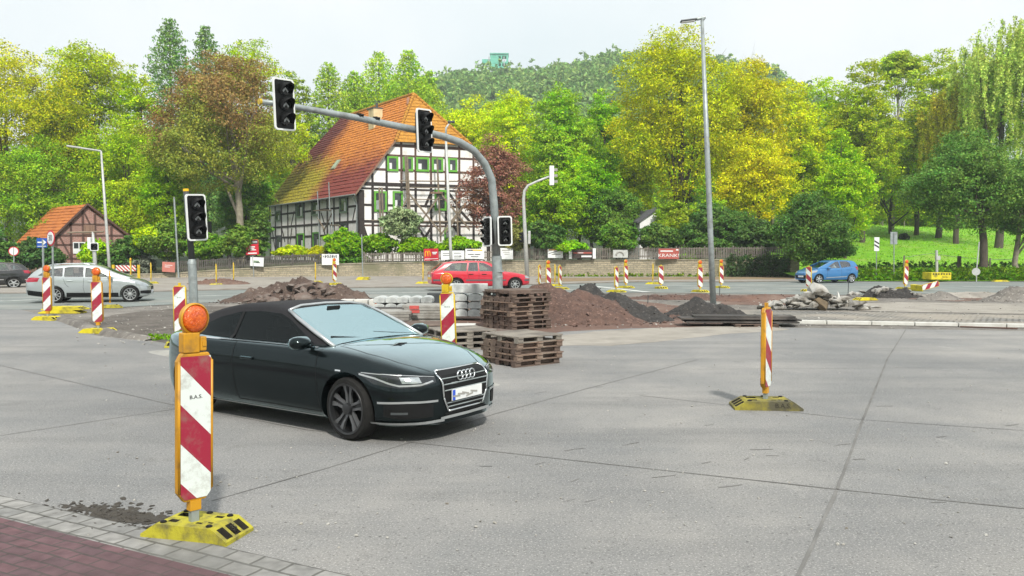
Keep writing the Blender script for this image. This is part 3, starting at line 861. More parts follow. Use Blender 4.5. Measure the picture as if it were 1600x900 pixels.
# low paved island nose behind the big car
isl = MB(); c = gp(520, 588)
c = Vector((-3.75, 14.0, 0))
N_ = 40
for r0, r1, mt in ((1.0, .9, 0), (.9, .0, 1)):
    pass
ax = Vector((math.cos(R(-31)), math.sin(R(-31)), 0)); ay = Vector((-ax.y, ax.x, 0))
ringo = [c + ax * 4.15 * math.copysign(abs(math.cos(a)) ** .75, math.cos(a)) + ay * .55 * math.sin(a) for a in [6.283 * i / N_ for i in range(N_)]]
ringi = [c + (p - c) * .86 for p in ringo]
isl.add([*ringo, *[p + Vector((0, 0, .05)) for p in ringi]], [(i, (i + 1) % N_, (i + 1) % N_ + N_, i + N_) for i in range(N_)])
isl.add([p + Vector((0, 0, .05)) for p in ringi], [tuple(range(N_))])
isl.build('island_paving', slab_grey)['kind'] = 'structure'

# meadow rising on the right, verge, and the wooded hill behind everything
def meadow_z(x, y):
    t = max(0.0, min(1.0, (y - 60) / 50)); return .05 + 5.6 * (t ** 1.15) + .25 * math.sin(x * .17) * t
grid('meadow', [22 + i * 1.6 for i in range(52)], [56 + j * 1.6 for j in range(42)], lambda x, y: meadow_z(x, y) if y < 122 else meadow_z(x, 122), grass_m)

def ridge(u):
    """height of the skyline above eye level per metre of distance, by direction"""
    X = [-3.0, -1.0, -.35, -.11, -.07, -.03, 0.04, .08, .13, .25, .33, .40, .55, .9, 2.0]
    Yv = [.08, .10, .115, .182, .188, .190, .194, .200, .212, .205, .188, .150, .11, .09, .07]
    return float(np.interp(u, X, Yv))
def hill_z(x, y):
    d = math.hypot(x, y); u = x / max(y, 1)
    t = max(0.0, min(1.0, (y - 125) / (440 - 125))); t = t * t * (3 - 2 * t)
    return -.5 + 1.6 * min(1, max(0, (y - 75) / 40)) + t * ridge(u) * 440
hx = [-520 + i * 20 for i in range(53)]; hy = [74 + j * 14 for j in range(36)]
grid('hill', hx, hy, lambda x, y: hill_z(x, y) if y > 74 else -.5, hill_m)

def hill_forest():
    rng = np.random.default_rng(4); cents, rad, colr = [], [], []
    for _ in range(5200):
        y = 205 + 245 * rng.random() ** .8; u = rng.uniform(-.20, .48); x = u * y
        if rng.random() > .75 and y < 300: continue
        z = hill_z(x, y); h = rng.uniform(4, 12.5); w = rng.uniform(2.4, 5.4)
        if rng.random() < .08: h *= 1.3; w *= .6
        k = 9
        d = rng.normal(size=(k, 3)); d /= np.linalg.norm(d, axis=1, keepdims=True)
        cents.append(np.array([x, y, z + h * .62]) + d * np.array([w * .7, w * .7, h * .36])); rad.append(np.full(k, w * .48))
    c = np.concatenate(cents); r = np.concatenate(rad)
    v = leaf_quads(c, r, 7, 1.15, rng, up=.8, flat=.7)
    tag(leaves_obj('hillside_forest', v, (.25, .39, .125)), kind='stuff')
hill_forest()

# look-out tower with green netting far up on the hill
def lookout():
    d = 432.0; s = d / FPX
    b = at(776, 136, d); zt = EYE + (HOR - 93) * s; zg = hill_z(b.x, d)
    t = thing('lookout_tower', 'steel look-out tower wrapped in green netting on top of the wooded hill', 'tower', (b.x, d, zg)); t.scale = (1.22, 1.1, 1.02)
    zt -= zg; zp = zt - 24 * s
    m = MB(); w = 3.6
    legs = [(-w, -w), (w, -w), (w, w), (-w, w)]
    for x, y in legs: m.tube([(x, y, 0), (x * .9, y * .9, zt - 1)], .22, 5)
    k = 6
    for i in range(k):
        za, zb_ = zp * i / k, zp * (i + 1) / k
        for (x, y), (x2, y2) in zip(legs, legs[1:] + legs[:1]):
            m.tube([(x, y, za), (x2 * .95, y2 * .95, zb_)], .11, 4); m.tube([(x, y, zb_), (x2, y2, zb_)], .11, 4)
    m.build('lattice', white_steel, t)
    n = MB(); z0, H_, wx, wy = zp + 4 * s, 7.2, 7.2, 6.6
    for z in (z0, z0 + H_ * .34, z0 + H_ - .9): n.box((1.2, 0, z + .45), (wx, wy, .9))
    for x in (-.5, -.18, .14, .5):
        for y in (-.5, .5): n.box((1.2 + x * wx * .97, y * wy * .97, z0 + H_ / 2), (.55 if abs(x) < .4 else .8, .3, H_ - .1))
    n.box((1.2 - wx * .25, -wy * .47, z0 + H_ * .55), (wx * .42, .2, H_ * .9)); n.build('netting', net_green, t)
    n = MB(); n.box((-4.4, 0, zp + 15 * s), (3.8, 4.8, 2.0)); n.box((-4.4, 0, zp + 12 * s), (.3, 4.6, 2)); n.build('side_platform', net_green, t)
    n = MB(); n.box((1.2, 0, zp + 25.5 * s), (8.2, 7.6, .4)); n.build('roof', net_green, t)
lookout()
# ------------------------------------------------------------------ trees (photograph pixels give direction and size; distances in metres)
YG = (.30, .34, .030); LG = (.24, .36, .035); MG = (.13, .235, .030); DG = (.055, .115, .028); YE = (.46, .37, .022); OL = (.22, .22, .040)
RB = (.20, .125, .045); PU = (.17, .09, .07); CF = (.10, .19, .035); WI = (.27, .34, .085)
z1 = 1.2
tree('broadleaf_tree', 'yellow green broad tree at the far left edge above the dark car', 15, 84, 70, 150, 330, (.28, .30, .03), 1, z1, 15000)
tree('broadleaf_tree', 'tall yellow green tree behind the brick shed with an uneven top', 140, 92, 62, 105, 330, (.25, .31, .032), 2, z1, 15000)
tree('broadleaf_tree', 'fresh light green tree with tiered branches right of the left street lamp', 205, 78, 185, 92, 400, (.225, .31, .035), 3, z1, 12000)
tree('broadleaf_tree', 'darker green tree behind the orange roof of the brick shed', 65, 80, 215, 105, 420, (.165, .265, .035), 4, z1, 11000)
tree('conifer', 'dark pointed conifer standing above the red brown tree', 272, 108, 30, 92, 330, (.10, .18, .05), 5, z1, 9000, kind='conifer')
tree('conifer', 'small dark conifer tip right beside the taller pointed conifer', 327, 112, 44, 72, 330, (.10, .18, .05), 6, z1, 7000, kind='conifer')
tree('broadleaf_tree', 'light green round tree behind the red brown tree', 405, 96, 64, 90, 330, (.24, .31, .03), 7, z1, 11000)
tree('broadleaf_tree', 'large red brown autumn tree left of the timber house with a pale forked trunk', 345, 72, 80, 122, 335, (.165, .19, .04), 8, 1.0, 18000, base_px=376, trunk_mat=bark_pale, trunk_r=.34, limbs=12, top_color=(.175, .125, .05), top_at=.15)
tree('broadleaf_tree', 'dark green tree crowding the left end of the timber house', 385, 82, 225, 42, 400, (.10, .19, .03), 9, 1.0, 9000)
tree('conifer', 'slender light conifer behind the ridge of the orange roof', 516, 112, 98, 84, 330, (.20, .28, .05), 10, 1.5, 7000, kind='conifer')
tree('conifer', 'broad light conifer behind the chimney', 594, 118, 84, 120, 330, (.23, .33, .05), 11, 1.5, 9000, kind='conifer')
tree('conifer', 'light conifer just left of the roof peak', 640, 114, 82, 100, 330, (.21, .31, .05), 12, 1.5, 9000, kind='conifer')
tree('conifer', 'light conifer between the slender one and the chimney', 556, 116, 112, 80, 330, (.20, .29, .05), 39, 1.5, 6000, kind='conifer')
tree('conifer', 'low light conifer right of the roof peak', 672, 118, 112, 66, 330, (.21, .30, .05), 40, 1.5, 6000, kind='conifer')
tree('copper_tree', 'purple leaved tree beside the right end of the timber house', 772, 74, 212, 60, 392, (.19, .105, .075), 13, 1.0, 8000, limbs=10, sparse=.8)
tree('broadleaf_tree', 'pale yellow green tree right of the roof peak', 735, 104, 152, 78, 330, (.32, .38, .03), 14, 1.5, 10000)
tree('broadleaf_tree', 'light yellow green tree behind the curved signal mast', 800, 96, 142, 70, 360, (.32, .40, .035), 15, 1.5, 12000, trunk_mat=bark_pale)
tree('birch', 'bright green airy tree with a thin pale trunk right of the slim bent signal pole', 882, 88, 130, 62, 372, (.19, .30, .04), 16, 1.2, 13000, trunk_mat=bark_pale, trunk_r=.16)
tree('broadleaf_tree', 'green tree squeezed between the airy bright tree and the big yellow tree', 945, 92, 140, 52, 372, (.19, .31, .035), 17, 1.2, 9000)
tree('maple_tree', 'big yellow green tree reaching the top of the picture left of the tall street lamp', 1062, 80, 38, 118, 350, (.275, .305, .028), 18, 1.0, 20000, limbs=12)
tree('maple_tree', 'golden yellow tree right behind the tall street lamp', 1165, 84, 92, 80, 345, (.33, .33, .03), 19, 1.0, 13000)
tree('maple_tree', 'low golden tree hanging over the dark evergreen shrub', 1185, 74, 210, 70, 370, (.35, .355, .03), 20, 1.0, 9000)
tree('broadleaf_tree', 'yellowing tree below the bare twigs', 1235, 90, 122, 60, 375, (.35, .39, .03), 21, 1.0, 9000)
tree('broadleaf_tree', 'pale green tree at the right foot of the far hill', 1295, 94, 112, 62, 385, (.27, .36, .035), 22, 1.5, 10000)
tree('broadleaf_tree', 'mid green tree with a pointed top left of the pale tall one', 1345, 90, 92, 66, 372, (.235, .29, .035), 23, 1.5, 11000)
tree('broadleaf_tree', 'pale green tall tree with bare stems showing under its top', 1402, 104, 84, 50, 165, (.24, .31, .05), 24, 2.5, 5000, base_px=1395, trunk_mat=bark_pale, trunk_r=.2, limbs=14)
tree('broadleaf_tree', 'bushy yellow green tree at the top of the bright meadow', 1390, 98, 195, 90, 366, (.24, .31, .032), 25, 3.0, 11000)
tree('broadleaf_tree', 'yellowish tree left of the weeping willow', 1465, 94, 78, 62, 362, (.27, .33, .045), 26, 2.5, 11000)
tree('willow', 'weeping willow with hanging pale strands at the right edge', 1560, 84, 26, 82, 300, (.27, .335, .095), 27, 1.5, 26000, kind='willow')
tree('willow', 'smaller yellowing willow in front of the big willow', 1492, 88, 125, 56, 300, (.32, .31, .055), 28, 2.0, 15000, kind='willow')
tree('broadleaf_tree', 'dark green spreading tree with a mossy trunk at the right end of the meadow', 1510, 60, 205, 108, 385, (.085, .155, .036), 29, .3, 17000, base_px=1537, trunk_r=.30, limbs=12, asp=.7)
tree('birch', 'leaning birch with a black and white trunk at the right edge', 1600, 61, 240, 52, 395, (.07, .14, .035), 30, .3, 8000, base_px=1588, trunk_mat=bark_pale, trunk_r=.2)
tree('evergreen_shrub', 'large dark evergreen shrub overhanging the wall end behind the blue car', 1272, 62, 300, 68, 428, (.055, .11, .026), 31, .3, 14000, cat='shrub', kind='bush', nl=6, limbs=6)
tree('broadleaf_tree', 'dark tree behind the picket fence under the big yellow tree', 965, 77, 290, 60, 395, (.08, .15, .03), 32, 1.0, 10000)
tree('broadleaf_tree', 'shadowy dark tree behind the fence right of the red banner', 1115, 72, 318, 66, 400, (.06, .12, .03), 33, 1.0, 9000)
tree('broadleaf_tree', 'mid green tree behind the fence right of the slim signal pole', 862, 76, 270, 52, 392, (.17, .28, .035), 34, 1.0, 9000)
tree('broadleaf_tree', 'feathery green tree behind the fence below the airy bright tree', 925, 78, 250, 48, 392, (.15, .29, .03), 35, 1.0, 8000)
tree('broadleaf_tree', 'low mid green tree beside the meadow behind the evergreen shrub', 1320, 76, 250, 55, 395, (.19, .30, .03), 36, 1.0, 9000)
tree('broadleaf_tree', 'mid green tree left of the red brown tree above the ivy hedge', 265, 74, 200, 50, 400, (.17, .28, .03), 37, 1.0, 9000)
tree('broadleaf_tree', 'dark tree behind the brick shed gable', 175, 84, 240, 60, 400, (.12, .21, .03), 38, 1.0, 8000)
for k, (px, d, top, hw, bot, c, lb) in enumerate((
        (715, 90, 240, 40, 380, (.25, .33, .035), 'light green young tree right behind the house gable'),
        (838, 80, 285, 40, 390, (.21, .33, .035), 'young bright tree right of the bent signal pole'),
        (905, 82, 235, 42, 390, (.22, .34, .035), 'young bright tree with drooping leaves behind the pale banners'),
        (990, 82, 225, 40, 385, (.25, .31, .03), 'olive green young tree at the left edge of the big yellow tree'),
        (1060, 73, 315, 44, 392, (.15, .22, .03), 'low olive tree under the big yellow tree'),
        (1252, 80, 225, 46, 380, (.24, .31, .03), 'olive yellow tree above the dark evergreen shrub'),
        (1310, 84, 200, 44, 385, (.22, .33, .03), 'fresh green tree left of the meadow top'),
        (1430, 97, 150, 44, 350, (.27, .33, .05), 'pale green tree left of the yellowing willow'),
        (95, 88, 150, 60, 380, (.26, .32, .03), 'yellow green tree over the ridge of the brick shed'),
        (225, 90, 95, 50, 350, (.25, .33, .035), 'light green tree between the brick shed and the dark conifer'),
        (462, 110, 112, 50, 330, (.19, .26, .035), 'green tree between the red brown tree and the slender conifer'))):
    tree('young_tree', lb, px, d, top, hw, bot, c, 200 + k, 1.2, 6000)
# bare twigs at the right of the tall lamp
def bare_tree():
    d = 88.0; x = (1205 - 800) / FPX * d; rnd = random.Random(8)
    t = thing('bare_tree', 'bare branching tree with leafless twigs against the sky', 'tree', (x, d, 1.0))
    m = MB()
    h = EYE + (HOR - 190) * d / FPX - 1
    m.tube([(0, 0, 0), (.2, 0, h * .6), (0, 0, h)], [.22, .16, .10], 6); m.build('trunk', bark_pale, t, smooth=True)
    m = MB()
    def br(p, dr, l, r, k):
        e = p + dr * l
        m.tube([p, p.lerp(e, .5) + Vector((rnd.uniform(-.1, .1), 0, .1)) * l * .3, e], [r, r * .75, r * .45], 4, cap=False)
        if k:
            for _ in range(3):
                nd = (dr + Vector((rnd.uniform(-.7, .7), rnd.uniform(-.5, .5), rnd.uniform(-.1, .5)))).normalized()
                br(p.lerp(e, rnd.uniform(.55, 1)), nd, l * rnd.uniform(.55, .8), r * .5, k - 1)
    for i in range(9):
        a = rnd.uniform(-1.0, 1.0)
        br(Vector((0, 0, h * rnd.uniform(.55, 1))), Vector((math.sin(a), rnd.uniform(-.3, .3), math.cos(a))).normalized(), rnd.uniform(2.6, 4.2), .055, 3)
    m.build('twigs', bark, t)
bare_tree()
# rows of trees filling the slope behind: a few crowns, copied
protos = []
for k, (c, kd_) in enumerate((((.23, .34, .04), 'broad'), ((.16, .26, .04), 'broad'), ((.30, .36, .04), 'broad'), ((.12, .20, .045), 'broad'))):
    protos.append(tree('slope_tree', 'x', 800, 120, 190, 62, 400, c, 60 + k, 0, 6500))
rnd = random.Random(77)
slots = []
for row, (d, n) in enumerate(((126, 15), (150, 15), (180, 15))):
    for i in range(n):
        u = -.66 + 1.40 * (i + rnd.uniform(-.3, .3)) / (n - 1)
        slots.append((u * d, d + rnd.uniform(-6, 6)))
for i, (x, y) in enumerate(slots):
    o = protos[i] if i < 4 else copy_tree(protos[rnd.randrange(4)])
    u = x / y
    s = rnd.uniform(.8, 1.1) * (1.12 if y > 140 else 1) * (.74 if -.30 < u < -.05 else 1)
    o.location = (x, y, hill_z(x, y) - .3); o.scale = (s * 1.15, s * 1.15, s); o.rotation_euler = (0, 0, rnd.uniform(0, 6.28))
    tag(o, 'one of the many trees filling the wooded slope behind the front row', 'tree', 'trees filling the wooded slope')
# unseen tree row added behind the camera for the car paint to mirror
for i in range(9):
    o = copy_tree(protos[i % 4]); o.location = (-34 + i * 9.0, -24 - 3 * (i % 3), -.2); o.scale = (1.1, 1.0, 1.0); o.rotation_euler = (0, 0, i * 1.3)
    tag(o, 'one of the unseen trees added behind the photographer for the car paint to mirror', 'tree', 'unseen trees added for the car paint to mirror')
# shrubs and hedges
for k, (px, top, hw, bot, c, lb) in enumerate((
        (5, 378, 40, 432, (.06, .12, .03), 'dark bush behind the black car at the left edge'), (60, 372, 40, 425, (.05, .10, .03), 'dark bush at the left end of the brick shed'), (-30, 340, 40, 430, (.06, .12, .03), 'dark bush at the very left picture edge'),
        (200, 368, 34, 425, DG, 'dark shrub hanging over the left wall beside the brick shed'),
        (262, 345, 42, 412, (.09, .16, .03), 'broad green shrub behind the left fence'),
        (235, 352, 26, 398, (.24, .34, .02), 'small yellow green shrub glowing behind the left fence'),
        (322, 366, 34, 410, (.10, .19, .03), 'green shrub behind the red poster board'),
        (175, 395, 26, 430, (.06, .12, .03), 'low dark shrub by the wall left of the yellow posts'),
        (215, 400, 30, 436, (.10, .11, .085), 'grey green bush spilling over the wall behind the yellow posts'),
        (406, 322, 17, 410, (.07, .13, .03), 'slim dark green shrub touching the left end of the side wall'), (374, 352, 30, 408, (.085, .15, .03), 'dark green shrub at the left corner of the timber house'),
        (455, 384, 28, 404, (.26, .33, .03), 'low yellow green shrub under the side windows of the house'),
        (497, 386, 16, 404, (.28, .30, .03), 'small yellowish shrub below the right green window'),
        (150, 375, 22, 420, (.20, .32, .03), 'light green bush in front of the brick shed window'))):
    bush(lb, px, 66 if px < 400 else 71, top, hw, bot, c, 100 + k, .5)
for k, (px, top, hw, bot, c, lb) in enumerate((
        (1352, 318, 34, 364, (.19, .27, .03), 'green bush at the left top edge of the bright meadow'),
        (1425, 312, 40, 364, (.21, .28, .03), 'yellow green bush at the top of the meadow left of the dark tree'),
        (1500, 308, 46, 366, (.15, .23, .03), 'green bush at the top of the meadow behind the dark spreading tree'),
        (1580, 300, 44, 366, (.16, .24, .03), 'green bush at the top of the meadow behind the leaning birch'))):
    bush(lb, px, 113, top, hw, bot, c, 180 + k, 4.5, 5000)
for k, (px, top, hw, bot, c, lb) in enumerate((
        (540, 358, 34, 412, (.12, .23, .025), 'rounded bright green hedge shrub at the house corner'),
        (590, 366, 36, 402, (.11, .21, .025), 'green hedge shrub in front of the house gable'),
        (628, 326, 34, 378, (.17, .22, .12), 'silvery grey green bush against the scaffolded gable'),
        (655, 370, 40, 400, (.12, .23, .025), 'low green hedge shrub below the cross braces'),
        (715, 372, 38, 398, (.13, .24, .025), 'low green hedge shrub behind the white banners'),
        (552, 392, 24, 416, (.07, .14, .025), 'dark shrub growing through the picket fence beside the white banner'))):
    bush(lb, px, 70.5, top, hw, bot, c, 120 + k, 1.0, 4200)
for k, (px, top, hw, bot, c, lb) in enumerate((
        (800, 352, 30, 396, (.12, .13, .04), 'brownish shrub behind the fence beside the signal mast'),
        (890, 376, 38, 400, (.12, .25, .025), 'bright green creeper bush above the dark banner'),
        (850, 345, 34, 396, DG, 'dark shrub behind the fence right of the bent signal pole'),
        (965, 350, 40, 398, (.08, .16, .03), 'dark green shrub behind the pale banner'),
        (1030, 352, 36, 398, (.07, .13, .03), 'dark shrub behind the red banner'),
        (1021, 351, 24, 398, (.045, .09, .025), 'dark shrub in front of the white rendered house'),
        (1105, 372, 40, 402, (.06, .12, .03), 'dark green shrub behind the fence by the tall lamp'),
        (1180, 345, 50, 410, (.05, .10, .028), 'dark evergreen bush behind the ivy covered wall'),
        (1080, 395, 14, 416, (.14, .27, .03), 'small light green plant hanging over the wall'))):
    bush(lb, px, 68, top, hw, bot, c, 140 + k, .8, 4200)
# ivy on the right part of the wall
rng = np.random.default_rng(9)
iv = np.array([at(rng.uniform(1135, 1232), rng.uniform(399, 431), 65.2 + rng.uniform(-.25, .15)) for _ in range(420)])
tag(leaves_obj('ivy', leaf_quads(iv, np.full(len(iv), .22), 9, .12, rng, up=.5), (.07, .12, .045)), 'dense dark ivy covering the right end of the stone wall', 'ivy')
ground_cover('wall_weeds', lambda r: at(r.uniform(870, 1240), 434 - 6 * r.random() ** 2, 66.3 + r.uniform(-.4, .3)), 420, .12, (.15, .24, .03), 21)
ground_cover('verge_weeds', lambda r: (lambda x, y: (x, y, r.uniform(.0, .75) * (1.2 if y > 57 else .7)))(r.uniform(22, 46), r.uniform(56.4, 60.5)), 2600, .13, (.13, .26, .02), 22)
ground_cover('dark_undergrowth', lambda r: (lambda x, y: (x, y, meadow_z(x, y) + r.uniform(.0, .8)))(r.uniform(25, 52), r.uniform(60.5, 66)), 1500, .13, (.055, .13, .02), 24)
rng = np.random.default_rng(31)
xs = rng.uniform(24, 80, 16000); ys = rng.uniform(60, 112, 16000)
gb = np.array([(x, y, meadow_z(x, y) + .05) for x, y in zip(xs, ys)])
tag(leaves_obj('grass', leaf_quads(gb, np.full(len(gb), .16), 3, .075, rng, up=.1, hang=3), (.22, .47, .018)), kind='stuff')
gt = np.array([gp(rng.uniform(232, 268), rng.uniform(525, 532)) for _ in range(70)])
tag(leaves_obj('grass', leaf_quads(gt + [0, 0, .02], np.full(len(gt), .06), 5, .035, rng, up=.1, hang=2), (.16, .30, .03)), kind='stuff')
tag(bush('small dark leafy stand-in for an animal alone on the bright meadow', 1411, 92, 366, 6, 381, (.02, .03, .015), 170, 2.6, 500), None)  # leaf cluster put in for a dark shape taken for an animal
# ------------------------------------------------------------------ timber-framed house
E1 = Vector((math.cos(R(22)), math.sin(R(22)), 0)); E2 = Vector((-math.sin(R(36)), math.cos(R(36)), 0)); UZ = Vector((0, 0, 1))
N1 = Vector((E1.y, -E1.x, 0)); N2 = Vector((-E2.y, E2.x, 0))
if N2.x > 0: N2 = -N2
HC = Vector((-15.2, 80.0, 0)); HG = 1.2
def g_sz(px, py):
    u = (px - 800) / FPX
    s = (HC.y * u - HC.x) / (E1.x - E1.y * u)
    y = HC.y + E1.y * s
    return s, EYE + (HOR - py) * y / FPX
def s_tz(px, py):
    u = (px - 800) / FPX
    t = (u * HC.y - HC.x) / (E2.x - u * E2.y)
    y = HC.y + E2.y * t
    return t, EYE + (HOR - py) * y / FPX
def roof_material(name, gable):
    m, N, L, B = new_mat(name)
    tc = N.new('ShaderNodeTexCoord')
    dp = N.new('ShaderNodeVectorMath'); dp.operation = 'DOT_PRODUCT'; dp.inputs[1].default_value = E2
    L.new(tc.outputs['Object'], dp.inputs[0])
    sx = N.new('ShaderNodeSeparateXYZ'); L.new(tc.outputs['Object'], sx.inputs[0])
    no = N.new('ShaderNodeTexNoise'); no.inputs['Scale'].default_value = .55; no.inputs['Detail'].default_value = 9; no.inputs['Roughness'].default_value = .68
    L.new(tc.outputs['Object'], no.inputs['Vector'])
    fine = N.new('ShaderNodeTexNoise'); fine.inputs['Scale'].default_value = 5; fine.inputs['Detail'].default_value = 6
    L.new(tc.outputs['Object'], fine.inputs['Vector'])
    def mr(src, a, b, c=0.0, d=1.0):
        r = N.new('ShaderNodeMapRange'); r.inputs[1].default_value = a; r.inputs[2].default_value = b; r.inputs[3].default_value = c; r.inputs[4].default_value = d
        L.new(src, r.inputs[0]); return r.outputs[0]
    def op(o, a, b):
        q = N.new('ShaderNodeMath'); q.operation = o
        for i, w in enumerate((a, b)):
            if isinstance(w, (int, float)): q.inputs[i].default_value = w
            else: L.new(w, q.inputs[i])
        return q.outputs[0]
    def mix(f, a, b):
        x = N.new('ShaderNodeMixRGB'); L.new(f, x.inputs[0])
        for i, w in ((1, a), (2, b)):
            if isinstance(w, tuple): x.inputs[i].default_value = (*w, 1)
            else: L.new(w, x.inputs[i])
        return x.outputs[0]
    T, Z = dp.outputs['Value'], sx.outputs['Z']
    col = mix(mr(fine.outputs['Fac'], .38, .62), (.68, .25, .028), (.40, .125, .022))
    if gable:
        col = mix(mr(fine.outputs['Fac'], .35, .65), (.50, .24, .022), (.37, .16, .02))
    else:
        nz = op('MULTIPLY', op('SUBTRACT', no.outputs['Fac'], .5), 7.0)
        lowred = op('MULTIPLY', mr(op('ADD', Z, nz), 13.6, 10.2), mr(op('ADD', T, nz), 19, 11))
        col = mix(lowred, col, (.20, .034, .025))
        upred = op('MULTIPLY', mr(op('ADD', T, nz), 14.5, 18.5), mr(op('ADD', Z, nz), 10.5, 13))
        col = mix(upred, col, (.12, .022, .020))
        moss = op('MULTIPLY', mr(op('ADD', T, nz), 10.5, 14.5), mr(op('ADD', Z, nz), 14.0, 11.2))
        mossc = mix(mr(fine.outputs['Fac'], .42, .6), (.44, .37, .015), (.14, .115, .015))
        col = mix(moss, col, mossc)
    tn = N.new('ShaderNodeTexNoise'); tn.inputs['Scale'].default_value = 17; tn.inputs['Detail'].default_value = 2; L.new(tc.outputs['Object'], tn.inputs['Vector'])
    tm = N.new('ShaderNodeMixRGB'); tm.blend_type = 'MULTIPLY'; tm.inputs[0].default_value = 1; L.new(col, tm.inputs[1]); L.new(mr(tn.outputs['Fac'], .35, .65, .55, 1.35), tm.inputs[2]); col = tm.outputs[0]
    L.new(col, B.inputs['Base Color']); B.inputs['Roughness'].default_value = .85
    b = N.new('ShaderNodeBump'); b.inputs['Strength'].default_value = .5; b.inputs['Distance'].default_value = .04
    L.new(fine.outputs['Fac'], b.inputs['Height']); L.new(b.outputs['Normal'], B.inputs['Normal'])
    return m
roof_main = roof_material('clay_tiles_mossy', False); roof_hip = roof_material('clay_tiles_gable', True)

def tiled(m, a0, a1, b0, b1, rows, lip=.05, rnd=None):
    """overlapping tile courses between eave edge a0-a1 and upper edge b0-b1"""
    a0, a1, b0, b1 = map(Vector, (a0, a1, b0, b1))
    nrm = (a1 - a0).cross(b0 - a0).normalized()
    if nrm.z < 0: nrm = -nrm
    for i in range(rows):
        f, g = i / rows, (i + 1) / rows
        p, q, r, s = a0.lerp(b0, f), a1.lerp(b1, f), a1.lerp(b1, g), a0.lerp(b0, g)
        n = max(2, int((q - p).length / .62))
        lo = []; hi = []
        for k in range(n + 1):
            w = k / n
            j = lip * (rnd.uniform(.55, 1.45) if rnd else 1)
            lo.append(p.lerp(q, w) + nrm * j); hi.append(s.lerp(r, w) + nrm * .004)
        base = [p.lerp(q, k / n) for k in range(n + 1)]
        m.add(lo + hi + base, [(k, k + 1, k + 1 + n + 1, k + n + 1) for k in range(n)] + [(k + 2 * n + 2, k + 1 + 2 * n + 2, k + 1, k) for k in range(n)])

